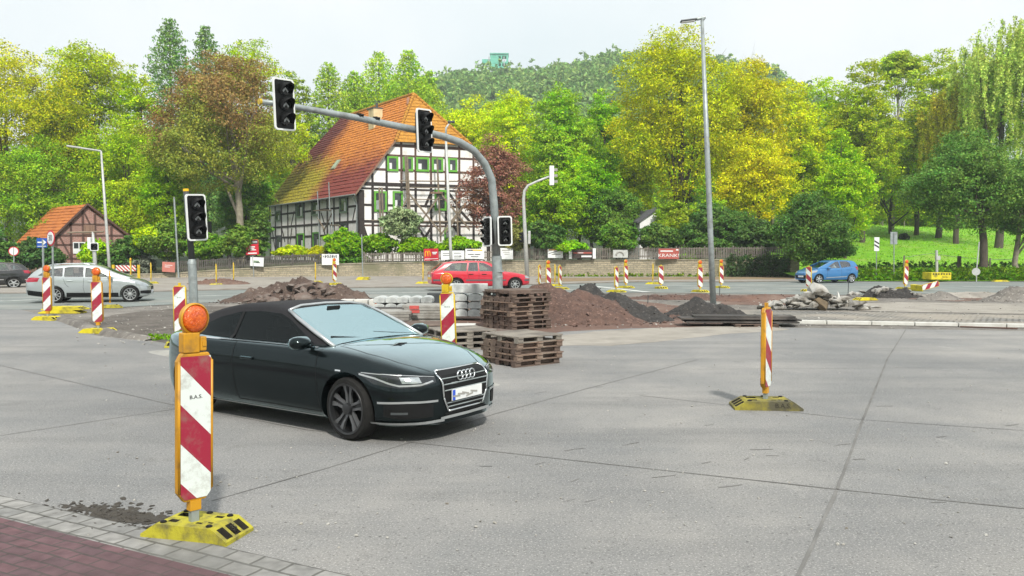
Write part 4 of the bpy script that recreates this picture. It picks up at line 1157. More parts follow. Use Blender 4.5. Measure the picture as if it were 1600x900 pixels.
def timber_house():
    H = thing('timber_house', 'tall half timbered house with a mossy orange tiled roof and scaffolding at its gable', 'house', HC)
    W, LEN, EA, RZ, HZ = 15.1, 25.6, 8.3, 18.9, 13.3
    P = lambda s, t, z: E1 * s + E2 * t + UZ * z
    # walls
    m = MB(); sl = (RZ - EA) / (W / 2); hs = (HZ - EA) / sl
    m.prism([P(0, 0, HG), P(W, 0, HG), P(W, 0, EA), P(W - hs, 0, HZ), P(hs, 0, HZ), P(0, 0, EA)], E2 * LEN)
    m.build('wall', plaster, H)
    # main roof with a half hip
    ov = .55; so, zo = -ov, EA - ov * sl * .62
    ft = -.35; tb = LEN + .8; hip = 3.8; gs = hs; gz = HZ
    m = MB(); rn = random.Random(3)
    peak, back = P(W / 2, hip, RZ), P(W / 2, tb - hip, RZ)
    h0 = P(gs, ft, gz)
    # left slope below the hip level, then above it
    tiled(m, P(so, ft, zo), P(so, tb, zo), P(.95, ft, EA + .95 * sl), P(.95, tb, EA + .95 * sl), 4, .055, rn)
    tiled(m, P(.95, ft, EA + .95 * sl), P(.95, tb, EA + .95 * sl), h0, P(gs, tb, gz), 10, .055, rn)
    tiled(m, h0, P(gs, tb, gz), peak, back, 17, .055, rn)
    tiled(m, P(W - gs, tb, gz), P(W - gs, ft, gz), back, peak, 17, .055, rn)
    tiled(m, P(W - so, tb, zo), P(W - so, ft, zo), P(W - gs, tb, gz), P(W - gs, ft, gz), 14, .055, rn)
    roof = m.build('roof', roof_main, H)
    m = MB(); tiled(m, P(gs - .1, ft - .1, gz - .12), P(W - gs + .1, ft - .1, gz - .12), peak, peak + E1 * .01, 15, .06, rn)
    m.build('hip_slope', roof_hip, roof)
    m = MB()
    for a, b in ((peak, h0), (peak, P(W - gs, ft, gz)), (peak, back)):
        k = int((b - a).length / .45)
        for i in range(k):
            p, q = a.lerp(b, i / k), a.lerp(b, (i + 1.12) / k)
            m.tube([p + UZ * .02, q + UZ * .05], [.15, .19], 7)
    m.build('ridge_tiles', roof_hip, roof, smooth=True)
    m = MB()      # verge boards
    for a, b in ((P(so, ft - .03, zo - .12), P(gs, ft - .03, gz - .10)), (P(W - so, ft - .03, zo - .12), P(W - gs, ft - .03, gz - .10))):
        m.obox(a, b - a, UZ * .26, N1 * .07)
    m.build('verge_board', board_wood, roof)
    m = MB(); m.tube([P(so - .05, ft, zo - .02), P(so - .05, tb, zo - .02)], .09, 8)
    m.tube([P(so, .25, zo - .1), P(-.12, .35, zo - 1.0), P(-.12, .35, HG)], .06, 6)
    m.build('gutter', galv, H)
    # chimney, aerial pipe, skylight on the left slope
    def slope(t, s): return P(s, t, EA + s * sl)
    cb = slope(8.2, 5.2)
    m = MB()
    m.obox(cb - UZ * .8, E1 * 1.0, E2 * 1.25, UZ * 3.1); ch = m.build('chimney', mat('chimney_rendering', (.66, .56, .34), (.56, .46, .27), 2, .9, dirt=(.40, .31, .18)), roof)
    m = MB(); m.obox(cb + UZ * 2.3 - E1 * .06 - E2 * .06, E1 * 1.12, E2 * 1.37, UZ * .12); m.tube([cb + UZ * 2.4 + E1 * .5 + E2 * .3, cb + UZ * 2.95 + E1 * .5 + E2 * .3], .14, 7); m.tube([cb + UZ * 2.4 + E1 * .5 + E2 * 2.2, cb + UZ * 2.6 + E1 * .5 + E2 * 2.2], .3, 7)
    m.build('chimney_cap', dark_steel, ch)
    kb = slope(3.4, 6.7); m = MB(); m.tube([kb, kb + UZ * .7], .16, 7); m.build('vent_pipe', mat('vent_clay', (.42, .22, .14)), roof)
    sk = slope(11.3, 2.2); su = (slope(11.3, 2.95) - sk)
    nr = E2.cross(su).normalized(); nr = nr if nr.z > 0 else -nr
    m = MB(); m.obox(sk + nr * .03, E2 * 1.0, su, nr * .12); f = m.build('skylight', mat('skylight_frame', (.30, .33, .24)), roof)
    m = MB(); m.obox(sk + nr * .153 + E2 * .1 + su * .08, E2 * .8, su * .84, nr * .02); m.build('pane', mat('skylight_glass', (.42, .50, .40), (.36, .44, .34), 2, .2), f)
    # beams of the gable
    m = MB(); b = MB()
    def gbeam(mm, s0, z0, s1, z1_, w, d=.04):
        a, c = P(s0, 0, z0), P(s1, 0, z1_); ax = (c - a); up = Vector((0, 0, 1)) if abs(ax.z) < .5 * ax.length else E1
        up = (up - ax.normalized() * up.dot(ax.normalized())).normalized()
        mm.obox(a - up * w / 2 - N1 * .01, ax, up * w, N1 * (d + .01))
    zof = lambda py, px=650: g_sz(px, py)[1]
    rails = ((230, .28, b), (245.5, .20, b), (267.5, .22, b), (290, .34, m), (297, .18, m), (322, .22, m), (347, .26, m), (353, .16, b))
    posts = [g_sz(px, 300)[0] for px in (583, 605, 628, 650, 674, 697, 718, 740, 762)]
    posts = [posts[0], *posts[1:]]
    lim = lambda s: EA + min(s, W - s) * sl - .15 if min(s, W - s) < hs else HZ - .05
    gbeam(m, .24, HG, .24, EA, .48, .055)
    gbeam(m, W - .24, HG, W - .24, EA, .48, .055)
    for i, s in enumerate(posts + [W - posts[0]]):
        zt = lim(s); zm = zof(290)
        gbeam(m, s, HG, s, min(zt, zm - .17), .25, .05)
        if zt > zm + .3: gbeam(b if i > 1 else m, s, zm + .17, s, zt, .22, .05)
    for py, w, mm in rails:
        z = zof(py); s0 = 0 if z < EA else (z - EA) / sl
        gbeam(mm, s0 + .05, z, W - s0 - .05, z, w, .04 if w < .3 else .06)
    for x0, y0, x1, y1 in ((592, 303, 605, 329), (676, 297, 664, 324), (676, 352, 664, 372), (664, 372, 652, 352), (708, 352, 722, 372), (720, 330, 735, 347), (574, 372, 568, 353), (700, 300, 716, 322)):
        s0, z0 = g_sz(x0, y0); s1, z1_ = g_sz(x1, y1); gbeam(m, s0, z0, s1, z1_, .26, .032)
    m.build('gable_frame', timber, H); b.build('upper_gable_frame', timber_brown, H)
    # beams of the long side
    m = MB()
    def sbeam(t0, z0, t1, z1_, w, d=.04):
        a, c = P(0, t0, z0), P(0, t1, z1_); ax = c - a; up = UZ if abs(ax.z) < .5 * ax.length else E2
        up = (up - ax.normalized() * up.dot(ax.normalized())).normalized()
        m.obox(a - up * w / 2 - N2 * .01, ax, up * w, N2 * (d + .01))
    for px in (423, 431.5, 441, 451, 463.5, 476.5, 488, 500.5, 512.5, 523, 532, 544.5):
        t = s_tz(px, 350)[0]; sbeam(t, HG, t, EA - .1, .26, .05)
    sbeam(.25, HG, .25, EA, .5, .055)
    for py, w in ((322, .22), (346, .24), (366, .24), (303, .3)):
        z = s_tz(559, py)[1]; sbeam(.3, z, LEN, z, w, .036)
    for x0, y0, x1, y1 in ((461, 330, 456, 352), (457, 357, 453, 385), (426, 358, 431, 392), (503, 333, 508, 350), (505, 352, 513, 384), (556, 325, 552, 345), (520, 350, 526, 378), (441, 355, 446, 378), (535, 350, 530, 385)):
        t0, z0 = s_tz(x0, y0); t1, z1_ = s_tz(x1, y1); sbeam(t0, z0, t1, z1_, .2, .030)
    m.build('side_frame', timber, H)
    # windows
    def window(O, A, n, w, h, fm, label=None, split=False, bw=.2):
        fr = MB()
        for a0, z0, aw, hh in ((0, 0, w, bw), (0, h - bw, w, bw), (0, bw, bw, h - 2 * bw), (w - bw, bw, bw, h - 2 * bw)):
            fr.obox(O + A * a0 + UZ * z0 + n * .006, A * aw, UZ * hh, n * .09)
        if split:
            fr.obox(O + A * (w / 2 - .05) + UZ * bw + n * .006, A * .1, UZ * (h - 2 * bw), n * .07)
        f = fr.build('window', fm, H, label=label)
        p = MB(); p.obox(O + A * bw + UZ * bw + n * .004, A * (w - 2 * bw), UZ * (h - 2 * bw), n * .03); p.build('pane', win_dark, f)
        c = MB(); c.obox(O + A * (bw + .05) + UZ * (bw + .02) + n * .036, A * (w - 2 * bw) * .34, UZ * (h - 2 * bw) * .55, n * .006); c.build('curtain', white_pl, f)
    for x0, x1, y0, y1 in ((605.5, 623, 245, 268), (630, 646, 246, 268), (650.5, 671, 246.5, 268.5), (675, 692.5, 247, 269), (700, 714.5, 248, 269.5), (585, 605, 299, 331), (614, 630, 299, 330), (679, 697.5, 297, 329), (694, 705, 356, 374)):
        s0, zt = g_sz(x0, y0); s1, _ = g_sz(x1, y0); zb = g_sz(x0, y1)[1]
        window(P(s0, 0, zb) + N1 * .05, E1, N1, s1 - s0, zt - zb, green_paint)
    for x0, x1, y0, y1, fm in ((465, 475.5, 312, 340, pale_green), (489.5, 500, 309, 337, pale_green), (533, 544, 303.5, 333, pale_green), (432, 440, 330, 346, pale_green), (433, 441, 368, 392, dark_steel), (466, 476.5, 365, 389, green_paint), (490.5, 501, 363, 388, green_paint), (534, 544, 349, 358, dark_steel)):
        t0, zt = s_tz(x0, y0); t1, _ = s_tz(x1, y0); zb = s_tz((x0 + x1) / 2, y1)[1]
        window(P(0, t1, zb) + N2 * .05, E2, N2, t0 - t1, zt - zb, fm, bw=.16)
    return P
HP = timber_house()
# scaffold of poles and cross braces against the gable
def scaffold():
    S = thing('scaffold', 'wooden pole scaffold with X shaped cross braces in front of the house gable', 'scaffold', HC)
    o = N1 * 1.3
    def pt(px, py, off=1.0):
        s, z = g_sz(px, py); return E1 * s + UZ * z + o * off
    for px0, y0, y1, dx in ((629, 246, 330, 4), (632, 246, 340, 4), (589, 295, 372, 2), (593, 295, 366, 2), (678, 250, 375, 5), (707, 300, 376, 3)):
        m = MB(); m.tube([pt(px0, y0), pt(px0 + dx, y1), pt(px0 + dx, 378)], .095, 6); m.build('standard', scaf_wood, S)
    for x0, x1, y, r in ((620, 775, 285, .07), (626, 775, 295, .05), (632, 775, 313, .05), (576, 640, 345, .05), (650, 775, 347, .09)):
        m = MB(); m.tube([pt(x0, y), pt(x1, y + 1)], r, 6); m.build('ledger', scaf_wood, S)
    m = MB()
    for i in range(12): m.tube([pt(629.3, 252 + i * 7.5), pt(633, 252 + i * 7.5)], .04, 4)
    m.build('rungs', scaf_wood, S)
    for x0, y0, x1, y1 in ((635, 308, 684, 368), (683, 306, 649, 354), (683, 307, 727, 362), (720, 322, 682, 370), (633, 310, 624, 328), (722, 320, 690, 366)):
        m = MB(); m.obox(pt(x0, y0, 1.1), pt(x1, y1, 1.1) - pt(x0, y0, 1.1), UZ * .27, N1 * .08); m.build('brace', scaf_wood, S)
    m = MB(); m.obox(pt(666, 305), pt(684, 304.5) - pt(666, 305), UZ * .18, N1 * .5); m.build('platform', board_wood, S)
scaffold()
def side_scaffold():
    S = thing('scaffold', 'small scaffold of dark poles in front of the long side wall of the house', 'scaffold', HC)
    def pt(px, py):
        t, z = s_tz(px, py); return E2 * t + UZ * z + N2 * 1.0
    for px, y0 in ((511, 300), (529, 286), (534, 328)):
        m = MB(); m.tube([pt(px, y0), pt(px + 3, 388)], .06, 6); m.build('standard', galv, S)
    for x0, y0, x1, y1 in ((505, 330, 534, 329), (511, 341, 522, 360), (534, 333, 520, 362), (531, 352, 546, 353)):
        m = MB(); m.tube([pt(x0, y0), pt(x1, y1)], .07, 6); m.build('ledger', scaf_wood, S)
side_scaffold()

# ------------------------------------------------------------------ small brick shed with an orange roof
def shed():
    d = 72.0
    c = at(86, 400, d); c.z = 0
    e1 = Vector((math.cos(R(14)), math.sin(R(14)), 0)); e2 = Vector((-math.sin(R(50)), math.cos(R(50)), 0))
    n1 = Vector((e1.y, -e1.x, 0)); n2 = Vector((-e2.y, e2.x, 0)); n2 = n2 if n2.x < 0 else -n2
    T = thing('brick_shed', 'small brick shed with dark timbers and an orange tiled roof behind the silver estate car', 'shed', c)
    T.rotation_euler = (0, 0, R(14))
    inv = Matrix.Rotation(-R(14), 3, 'Z')
    P = lambda s, t, z: inv @ (e1 * s + e2 * t + UZ * z)
    W, L = 6.3, 7.0; g0 = .2
    zl, zr, zp = EYE + (HOR - 368) * d / FPX, EYE + (HOR - 372) * d / FPX, EYE + (HOR - 319) * d / FPX
    sp = 2.6
    m = MB(); m.prism([P(0, 0, g0), P(W, 0, g0), P(W, 0, zr - .15), P(sp, 0, zp - .15), P(0, 0, zl - .15)], inv @ (e2 * L)); m.build('wall', brick_m, T)
    m = MB(); m.obox(P(-.03, .3, g0), inv @ (e2 * (L - .35)), UZ * (zl - .4 - g0), inv @ (n2 * .06)); m.build('plank_wall', board_wood, T)
    sh = mat('shed_tiles', (.50, .17, .035), (.38, .115, .028), 1.2, .85, bump=.4, bscale=8)
    rn = random.Random(4); m = MB()
    k = (zp - zl) / sp
    tiled(m, P(-.75, -.35, zl - .75 * k * .85), P(-.75, L + .4, zl - .75 * k * .85), P(sp, -.35, zp), P(sp, L + .4, zp), 12, .05, rn)
    k2 = (zp - zr) / (W - sp)
    tiled(m, P(W + .5, L + .4, zr - .5 * k2), P(W + .5, -.35, zr - .5 * k2), P(sp, L + .4, zp), P(sp, -.35, zp), 12, .05, rn)
    rf = m.build('roof', sh, T)
    m = MB()
    for a, b in ((P(-.75, -.38, zl - .75 * k * .85 - .1), P(sp, -.38, zp - .08)), (P(W + .5, -.38, zr - .5 * k2 - .1), P(sp, -.38, zp - .08))):
        m.obox(a, b - a, UZ * .2, P(0, -.06, 0))
    m.build('verge_board', timber_brown, rf)
    nn = inv @ n1
    def beam(mm, s0, z0, s1, z1_, w):
        a, b_ = P(s0, 0, z0), P(s1, 0, z1_); ax = b_ - a; up = UZ if abs(ax.z) < .5 * ax.length else inv @ e1
        mm.obox(a - up * w / 2 - nn * .01, ax, up * w, nn * .05)
    m = MB()
    for s in (.12, 1.35, 2.35, 3.35, 4.7, W - .12):
        zt = (zl + (zp - zl) * s / sp if s < sp else zr + (zp - zr) * (W - s) / (W - sp)) - .25
        beam(m, s, g0, s, zt, .2)
    for z in (1.5, 2.75, 3.6, 4.6):
        s0 = max(0, (z - zl) / k + .1) if z > zl else 0; s1 = W if z < zr else W - (z - zr) / k2 - .1
        beam(m, s0, z, s1, z, .17)
    beam(m, .4, 3.5, 1.3, 1.6, .16); beam(m, 3.2, 4.0, 2.5, 5.6, .16)
    m.build('timber_frame', timber_brown, T)
    m = MB(); m.obox(P(2.42, 0, 3.7) + nn * .03, P(.9, 0, 0), UZ * .85, nn * .05); m.build('loft_hatch', board_wood, T)
    m = MB(); m.obox(P(1.5, 0, 1.95) + nn * .05, P(1.0, 0, 0), UZ * 1.05, nn * .05); w = m.build('window', white_pl, T)
    m = MB()
    for a in (.08, .54): m.obox(P(1.5 + a, 0, 2.42) + nn * .101, P(.38, 0, 0), UZ * .50, nn * .01)
    m.build('pane', win_dark, w)
    m = MB(); m.tube([P(-.35, -.15, zl - .75), P(-.2, -.1, g0)], .07, 6); m.build('downpipe', white_pl, T)
shed()

# white house glimpsed between the trees
def white_house():
    d = 74; c = at(1024, 356, d)
    T = thing('white_house', 'white rendered house glimpsed between dark trees left of the tall lamp', 'house', (c.x, d, 1.0), R(10))
    m = MB(); m.prism([(-1.5, 0, 0), (1.5, 0, 0), (1.5, 0, 3.9), (0, 0, 4.9), (-1.5, 0, 3.9)], (0, 5, 0)); m.build('wall', house_white, T)
    m = MB(); m.prism([(-1.8, -.2, 3.72), (0, -.2, 4.92), (1.8, -.2, 3.72), (1.8, -.2, 3.9), (0, -.2, 5.1), (-1.8, -.2, 3.9)], (0, 5.4, 0)); m.build('roof', slate_m, T)
    for x in (-1.1, .3):
        m = MB(); m.box((x + .3, -.02, 2.2), (.7, .06, 1.0)); m.build('window', win_dark, T)
white_house()

# ------------------------------------------------------------------ stone wall, fence and what hangs on it
WALL = [(-310, 62), (150, 62), (258, 63.5), (330, 65.0), (470, 66.5), (560, 67.5), (700, 68.0), (830, 67.5), (1000, 66.8), (1130, 66.0), (1238, 65.4)]
WTOP = [430, 430, 429, 423.5, 416, 412.5, 410, 408, 407, 406.5, 406]
wp = [Vector(((px - 800) / FPX * d, d, 0)) for px, d in WALL]
wz = [EYE + (HOR - y) * d / FPX for y, (_, d) in zip(WTOP, WALL)]
def wall_at(px, kind='top'):
    xs = [w[0] for w in WALL]
    d = float(np.interp(px, xs, [w[1] for w in WALL])); z = float(np.interp(px, xs, wz))
    return Vector(((px - 800) / FPX * d, d, z))
def stone_wall():
    T = thing('stone_wall', 'long low natural stone wall along the far pavement below the picket fence', 'wall', (0, 0, 0))
    m = MB(); c = MB()
    for i in range(1, len(wp) - 1):
        a, b = wp[i], wp[i + 1]; d = b - a; n = Vector((-d.y, d.x, 0)).normalized() * .42
        m.add([a, b, b + n, a + n, a + UZ * wz[i], b + UZ * wz[i + 1], b + n + UZ * wz[i + 1], a + n + UZ * wz[i]],
              [(0, 1, 5, 4), (1, 2, 6, 5), (2, 3, 7, 6), (3, 0, 4, 7), (4, 5, 6, 7)])
        q = -n * .12
        c.add([a + q + UZ * (wz[i] + .004), b + q + UZ * (wz[i + 1] + .004), b + n * 1.1 + UZ * (wz[i + 1] + .004), a + n * 1.1 + UZ * (wz[i] + .004),
               a + q + UZ * (wz[i] + .10), b + q + UZ * (wz[i + 1] + .10), b + n * 1.1 + UZ * (wz[i + 1] + .10), a + n * 1.1 + UZ * (wz[i] + .10)],
              [(0, 3, 2, 1), (0, 1, 5, 4), (1, 2, 6, 5), (2, 3, 7, 6), (3, 0, 4, 7), (4, 5, 6, 7)])
    m.build('masonry', wall_m, T); c.build('coping', mat('wall_coping', (.32, .29, .22), (.24, .22, .165), 2, .9, dirt=(.15, .15, .08)), T)
    e = wall_at(1240); m = MB(); m.box((e.x, e.y + .1, .8), (.75, .75, 1.6)); m.box((e.x, e.y + .1, 1.66), (.9, .9, .12)); m.build('end_pillar', wall_m, T, bevel=.03)
stone_wall()
m = MB()   # garden soil behind the wall
for i in range(1, len(wp) - 1):
    a, b = wp[i], wp[i + 1]; n = Vector((0, .43, 0))
    m.add([a + n + UZ * (wz[i] - .1), b + n + UZ * (wz[i + 1] - .1), Vector((b.x, 82, 1.05)), Vector((a.x, 82, 1.05))], [(0, 1, 2, 3)])
m.build('garden', soil_m)['kind'] = 'structure'
sheet('leaf_strip', wob(G2((838, 442.5), (1000, 438.4), (1240, 437.6), (1240, 433.5), (1000, 434.5), (838, 436)), 1.2, .12, 23), top_z + .004, litter_m)

def fence(label, x0, x1, fmat, hgt, step=.135, group=None):
    a = wall_at(x0)
    T = thing('picket_fence', label, 'fence', (a.x, a.y + .2, 0))
    pts = [wall_at(x0 + (x1 - x0) * i / 400) for i in range(401)]
    L = sum((pts[i + 1] - pts[i]).length for i in range(400)); nsp = max(2, round(L / 2.4)); rnd = random.Random(int(x0))
    o = Vector((a.x, a.y, 0))
    def pos(f):
        k = f * 400; i = min(399, int(k)); return pts[i].lerp(pts[i + 1], k - i) - o
    for i in range(nsp):
        p, q = pos(i / nsp), pos((i + 1) / nsp); d = (q - p)
        m = MB()
        for z in (.22, hgt - .25): m.obox(p + UZ * (z + .1) + Vector((0, .02, 0)), d, UZ * .08, Vector((0, .05, 0)))
        k = int(d.length / step)
        for j in range(k):
            w = p.lerp(q, (j + .5) / k); hh = hgt * rnd.uniform(.95, 1.03)
            m.obox(w + UZ * .16 + Vector((rnd.uniform(-.01, .01), -.03, 0)), Vector((.075, 0, 0)), Vector((rnd.uniform(-.02, .02), 0, hh - .16)), Vector((0, .03, 0)))
        m.build('slat_panel', fmat, T)
        m = MB(); m.obox(p + UZ * .10 + Vector((-.05, .08, 0)), Vector((.1, 0, 0)), UZ * hgt, Vector((0, .1, 0))); m.build('post', fmat, T)
fence('dark weathered picket fence on the left part of the stone wall', 258, 505, fence_dark, 1.0)
fence('grey picket fence below the house gable behind the red estate car', 568, 790, fence_wood, .92)
fence('long grey picket fence on the right part of the stone wall', 790, 1236, fence_wood, 1.08)

def banner(name, label, cat, x0, x1, y0, y1, m_, d_off=-.35, tilt=0.0, post=False):
    px = (x0 + x1) / 2; d = wall_at(px).y + d_off
    c = at(px, (y0 + y1) / 2, d); w = (x1 - x0) / FPX * d; h = (y1 - y0) / FPX * d
    T = thing(name, label, cat, c); T.rotation_euler = (0, tilt, 0)
    m = MB(); m.box((0, 0, 0), (w, .03, h)); m.build('panel', m_, T)
    if post:
        m = MB(); m.tube([(0, .05, -h / 2 - .1), (0, .05, -c.z + .05)], .04, 6); m.build('post', galv, T)
    return T, w, h
def bars(T, rects, m_, y=-.02, name='print'):
    m = MB()
    for x, z, w, h in rects: m.box((x, y, z), (w, .008, h))
    m.build(name, m_, T)
def arches(T, cx, cz, w, h):
    m = MB()
    for sgn in (-1, 1):
        pts = []
        for i in range(11):
            a = math.pi * i / 10
            pts.append(Vector((cx + sgn * w * .25 + math.cos(a) * w * .25, -.028, cz - h * .5 + math.sin(a) ** .7 * h)))
        m.tube(pts, [w * .055 + w * .03 * abs(math.cos(math.pi * i / 10)) for i in range(11)], 6)
    m.build('arched_letter', arch_yel, T)
T, w, h = banner('poster_board', 'tall red poster with a yellow arched M standing behind the left fence', 'poster', 384, 404, 374.5, 398, sign_red, -.3, R(-2), True)
bars(T, [(0, h * .34, w * .92, h * .26)], dark_steel, -.018); arches(T, -w * .26, h * .34, w * .34, h * .22)
bars(T, [(w * .2, h * .34, w * .42, h * .05), (.02, .02, w * .42, h * .08), (0, -h * .10, w * .34, h * .06), (0, -h * .18, w * .6, h * .06), (0, -h * .40, w * .7, h * .08)], plate_white, -.026)
T, w, h = banner('poster_board', 'wide red poster with a yellow arched M on the fence above the red estate car', 'poster', 662.5, 685, 388.5, 407, sign_red, -.4, R(-2))
arches(T, -w * .24, h * .08, w * .36, h * .46); bars(T, [(w * .24, h * .16, w * .34, h * .12), (w * .22, h * .05, w * .22, h * .08), (0, -h * .36, w * .9, h * .05)], plate_white, -.024)
T, w, h = banner('banner', 'small white picture board hung low on the left fence', 'banner', 391, 412, 402, 416, white_pl, -.35, R(3))
bars(T, [(-.05, 0, w * .4, h * .25), (.1, -.06, w * .3, h * .1)], pale_green)
T, w, h = banner('banner', 'white hand painted sheet hanging at the end of the left fence', 'banner', 503, 529.5, 397, 414, white_pl, -.38)
rnd = random.Random(6); m = MB(); x = -w * .42
for i in range(8):
    pts = [Vector((x + w * .03 + math.cos(a) * w * .035 * rnd.uniform(.6, 1.2), -.022, h * .28 + math.sin(a) * h * .14)) for a in [rnd.uniform(0, 3) + j * .75 for j in range(7)]]
    m.tube(pts, .022, 4); x += w * .105
m.build('scrawled_lettering', ink, T)
T, w, h = banner('banner', 'white banner with a black arrow stroke behind the red estate car', 'banner', 689, 725.5, 391.5, 406, white_pl, -.38)
bars(T, [(w * .2, -h * .1, w * .28, h * .06), (-w * .25, h * .2, w * .35, h * .05), (-w * .28, -.02, w * .28, h * .05), (w * .2, h * .22, w * .3, h * .05), (w * .22, -h * .3, w * .3, h * .05)], ink); m = MB(); m.prism([(w * .30, -.024, -h * .19), (w * .30, -.024, -h * .01), (w * .40, -.024, -h * .1)], (0, .006, 0)); m.build('arrow_head', ink, T)
T, w, h = banner('banner', 'white banner with a yellow top edge right of the arrow banner', 'banner', 727, 756.5, 389, 404.5, white_pl, -.4, R(1))
bars(T, [(w * .1, h * .38, w * .6, h * .12)], arch_yel); bars(T, [(-w * .25, h * .36, w * .3, h * .09), (-w * .2, -h * .05, w * .3, h * .07), (w * .15, -h * .05, w * .3, h * .07), (0, -h * .28, w * .4, h * .07)], ink)
T, w, h = banner('banner', 'plain white notice sheet right behind the signal mast', 'banner', 781, 801.5, 387.5, 405, white_pl, -.38)
bars(T, [(-w * .05, h * .3, w * .6, h * .08), (0, h * .12, w * .5, h * .05), (.05, -h * .05, w * .4, h * .05)], slab_grey)
T, w, h = banner('banner', 'white banner with a yellow stripe on top right of the bent signal pole', 'banner', 856, 879.5, 389, 403, white_pl, -.38)
bars(T, [(-w * .1, h * .4, w * .7, h * .14)], orange_pl); m = MB(); m.obox(Vector((-w * .45, -.022, -h * .05)), Vector((w * .85, 0, h * .4)), UZ * h * .07, Vector((0, .006, 0))); m.build('print', ink, T); bars(T, [(w * .05, -h * .1, w * .6, h * .08)], slab_grey)
T, w, h = banner('banner', 'dark banner with a pale reddish line of print between two white boards', 'banner', 894, 926, 390, 403.5, mat('dark_banner', (.045, .03, .025)), -.36)
bars(T, [(0, h * .12, w * .9, h * .16)], sign_brick); bars(T, [(w * .2, -h * .28, w * .5, h * .2), (-w * .1, h * .12, w * .3, h * .07)], plate_white, -.026)
banner('board', 'white upright board left of the dark banner', 'board', 889, 893.8, 388, 404, white_pl, -.37)
banner('board', 'white upright board right of the dark banner', 'board', 926.2, 931, 388, 404, white_pl, -.37)
T, w, h = banner('banner', 'pale grey banner with a dark curved emblem in the middle of the right fence', 'banner', 958, 981, 390.5, 402.5, mat('grey_banner', (.52, .54, .52)), -.38)
m = MB(); m.tube([Vector((-.05 + math.cos(a) * .3, -.024, -.15 + math.sin(a) * .3)) for a in [i * math.pi / 8 for i in range(9)]], .06, 5); m.obox(Vector((-.5, -.022, -.2)), Vector((.25, 0, .4)), UZ * .06, Vector((0, .006, 0))); m.build('emblem', slab_grey, T)
T, w, h = banner('banner', 'faded red banner reading KRANK with an exclamation mark on the right fence', 'banner', 1029, 1060.5, 388.5, 404.5, sign_brick, -.4)
text('KRANK!', h * .46, plate_white, T, (0, -.02, -h * .18), (R(90), 0, 0), sx=1.25)
bars(T, [(-w * .1, h * .26, w * .62, h * .12), (w * .42, h * .38, w * .12, h * .14)], plate_white)
T, w, h = banner('banner', 'crumpled pale red sheet hung on the dark left fence', 'banner', 253.5, 273.5, 409.5, 425, mat('pale_red_sheet', (.52, .19, .15), (.45, .15, .12), 2, .7), -.4, R(3))
bars(T, [(0, h * .18, w * .6, h * .05), (-.1, 0, w * .4, h * .05)], plate_white)
# ------------------------------------------------------------------ vehicles (local X forwards from the front axle, Y to the left, Z up)
def smooth_table(tab, xs):
    """monotone cubic through the table points"""
    X = np.array([t[0] for t in tab], float); Y = np.array([t[1] for t in tab], float)
    h = np.diff(X); d = np.diff(Y) / h
    m = np.zeros(len(X)); m[0], m[-1] = d[0], d[-1]
    for i in range(1, len(X) - 1):
        m[i] = 0 if d[i - 1] * d[i] <= 0 else 2 * d[i - 1] * d[i] / (d[i - 1] + d[i])
    i = np.clip(np.searchsorted(X, xs) - 1, 0, len(h) - 1)
    t = np.clip((xs - X[i]) / h[i], 0, 1)
    return (2 * t**3 - 3 * t**2 + 1) * Y[i] + (t**3 - 2 * t**2 + t) * h[i] * m[i] + (-2 * t**3 + 3 * t**2) * Y[i + 1] + (t**3 - t**2) * h[i] * m[i + 1]

def loft(sections):
    """closed loft over half sections [(x, [(y, z), ...])]; mirrored in Y"""
    m = MB(); n = len(sections[0][1]); ring = 2 * n - 2
    vs = []
    for x, sec in sections:
        vs += [(x, y, z) for y, z in sec] + [(x, -y, z) for y, z in reversed(sec[1:-1])]
    fs = []
    for i in range(len(sections) - 1):
        for k in range(ring):
            k2 = (k + 1) % ring
            fs.append((i * ring + k, (i + 1) * ring + k, (i + 1) * ring + k2, i * ring + k2))
    for e, rev in ((0, False), (len(sections) - 1, True)):
        x = sections[e][0]; zc = sum(z for _, z in sections[e][1]) / n
        c = len(vs); vs.append((x, 0, zc))
        for k in range(ring):
            k2 = (k + 1) % ring
            f = (c, e * ring + k, e * ring + k2)
            fs.append(tuple(reversed(f)) if rev else f)
    m.add(vs, fs)
    return m

def xs_for(x0, x1, n=64):
    t = np.linspace(0, 1, n); s = .5 - .5 * np.cos(math.pi * t)
    return x0 + (x1 - x0) * (.55 * s + .45 * t)

def body_loft(S):
    xs = xs_for(S['hw'][0][0], S['hw'][-1][0], 72)
    hw, zb, zs, zt = (smooth_table(S[k], xs) for k in ('hw', 'zb', 'zs', 'zt'))
    secs = []
    for x, w, b, s, t in zip(xs, hw, zb, zs, zt):
        h = s - b
        secs.append((x, [(0, b), (.5 * w, b), (.80 * w, b), (.90 * w, b + .02), (.955 * w, b + .07), (.982 * w, b + .22 * h), (.996 * w, b + .42 * h), (w, b + .60 * h),
                         (.992 * w, b + .78 * h), (.978 * w, b + .92 * h), (.962 * w, s), (.93 * w, s + .30 * (t - s)), (.86 * w, s + .58 * (t - s)), (.72 * w, s + .78 * (t - s)), (.5 * w, s + .91 * (t - s)), (.25 * w, s + .977 * (t - s)), (0, t)]))
    return loft(secs)

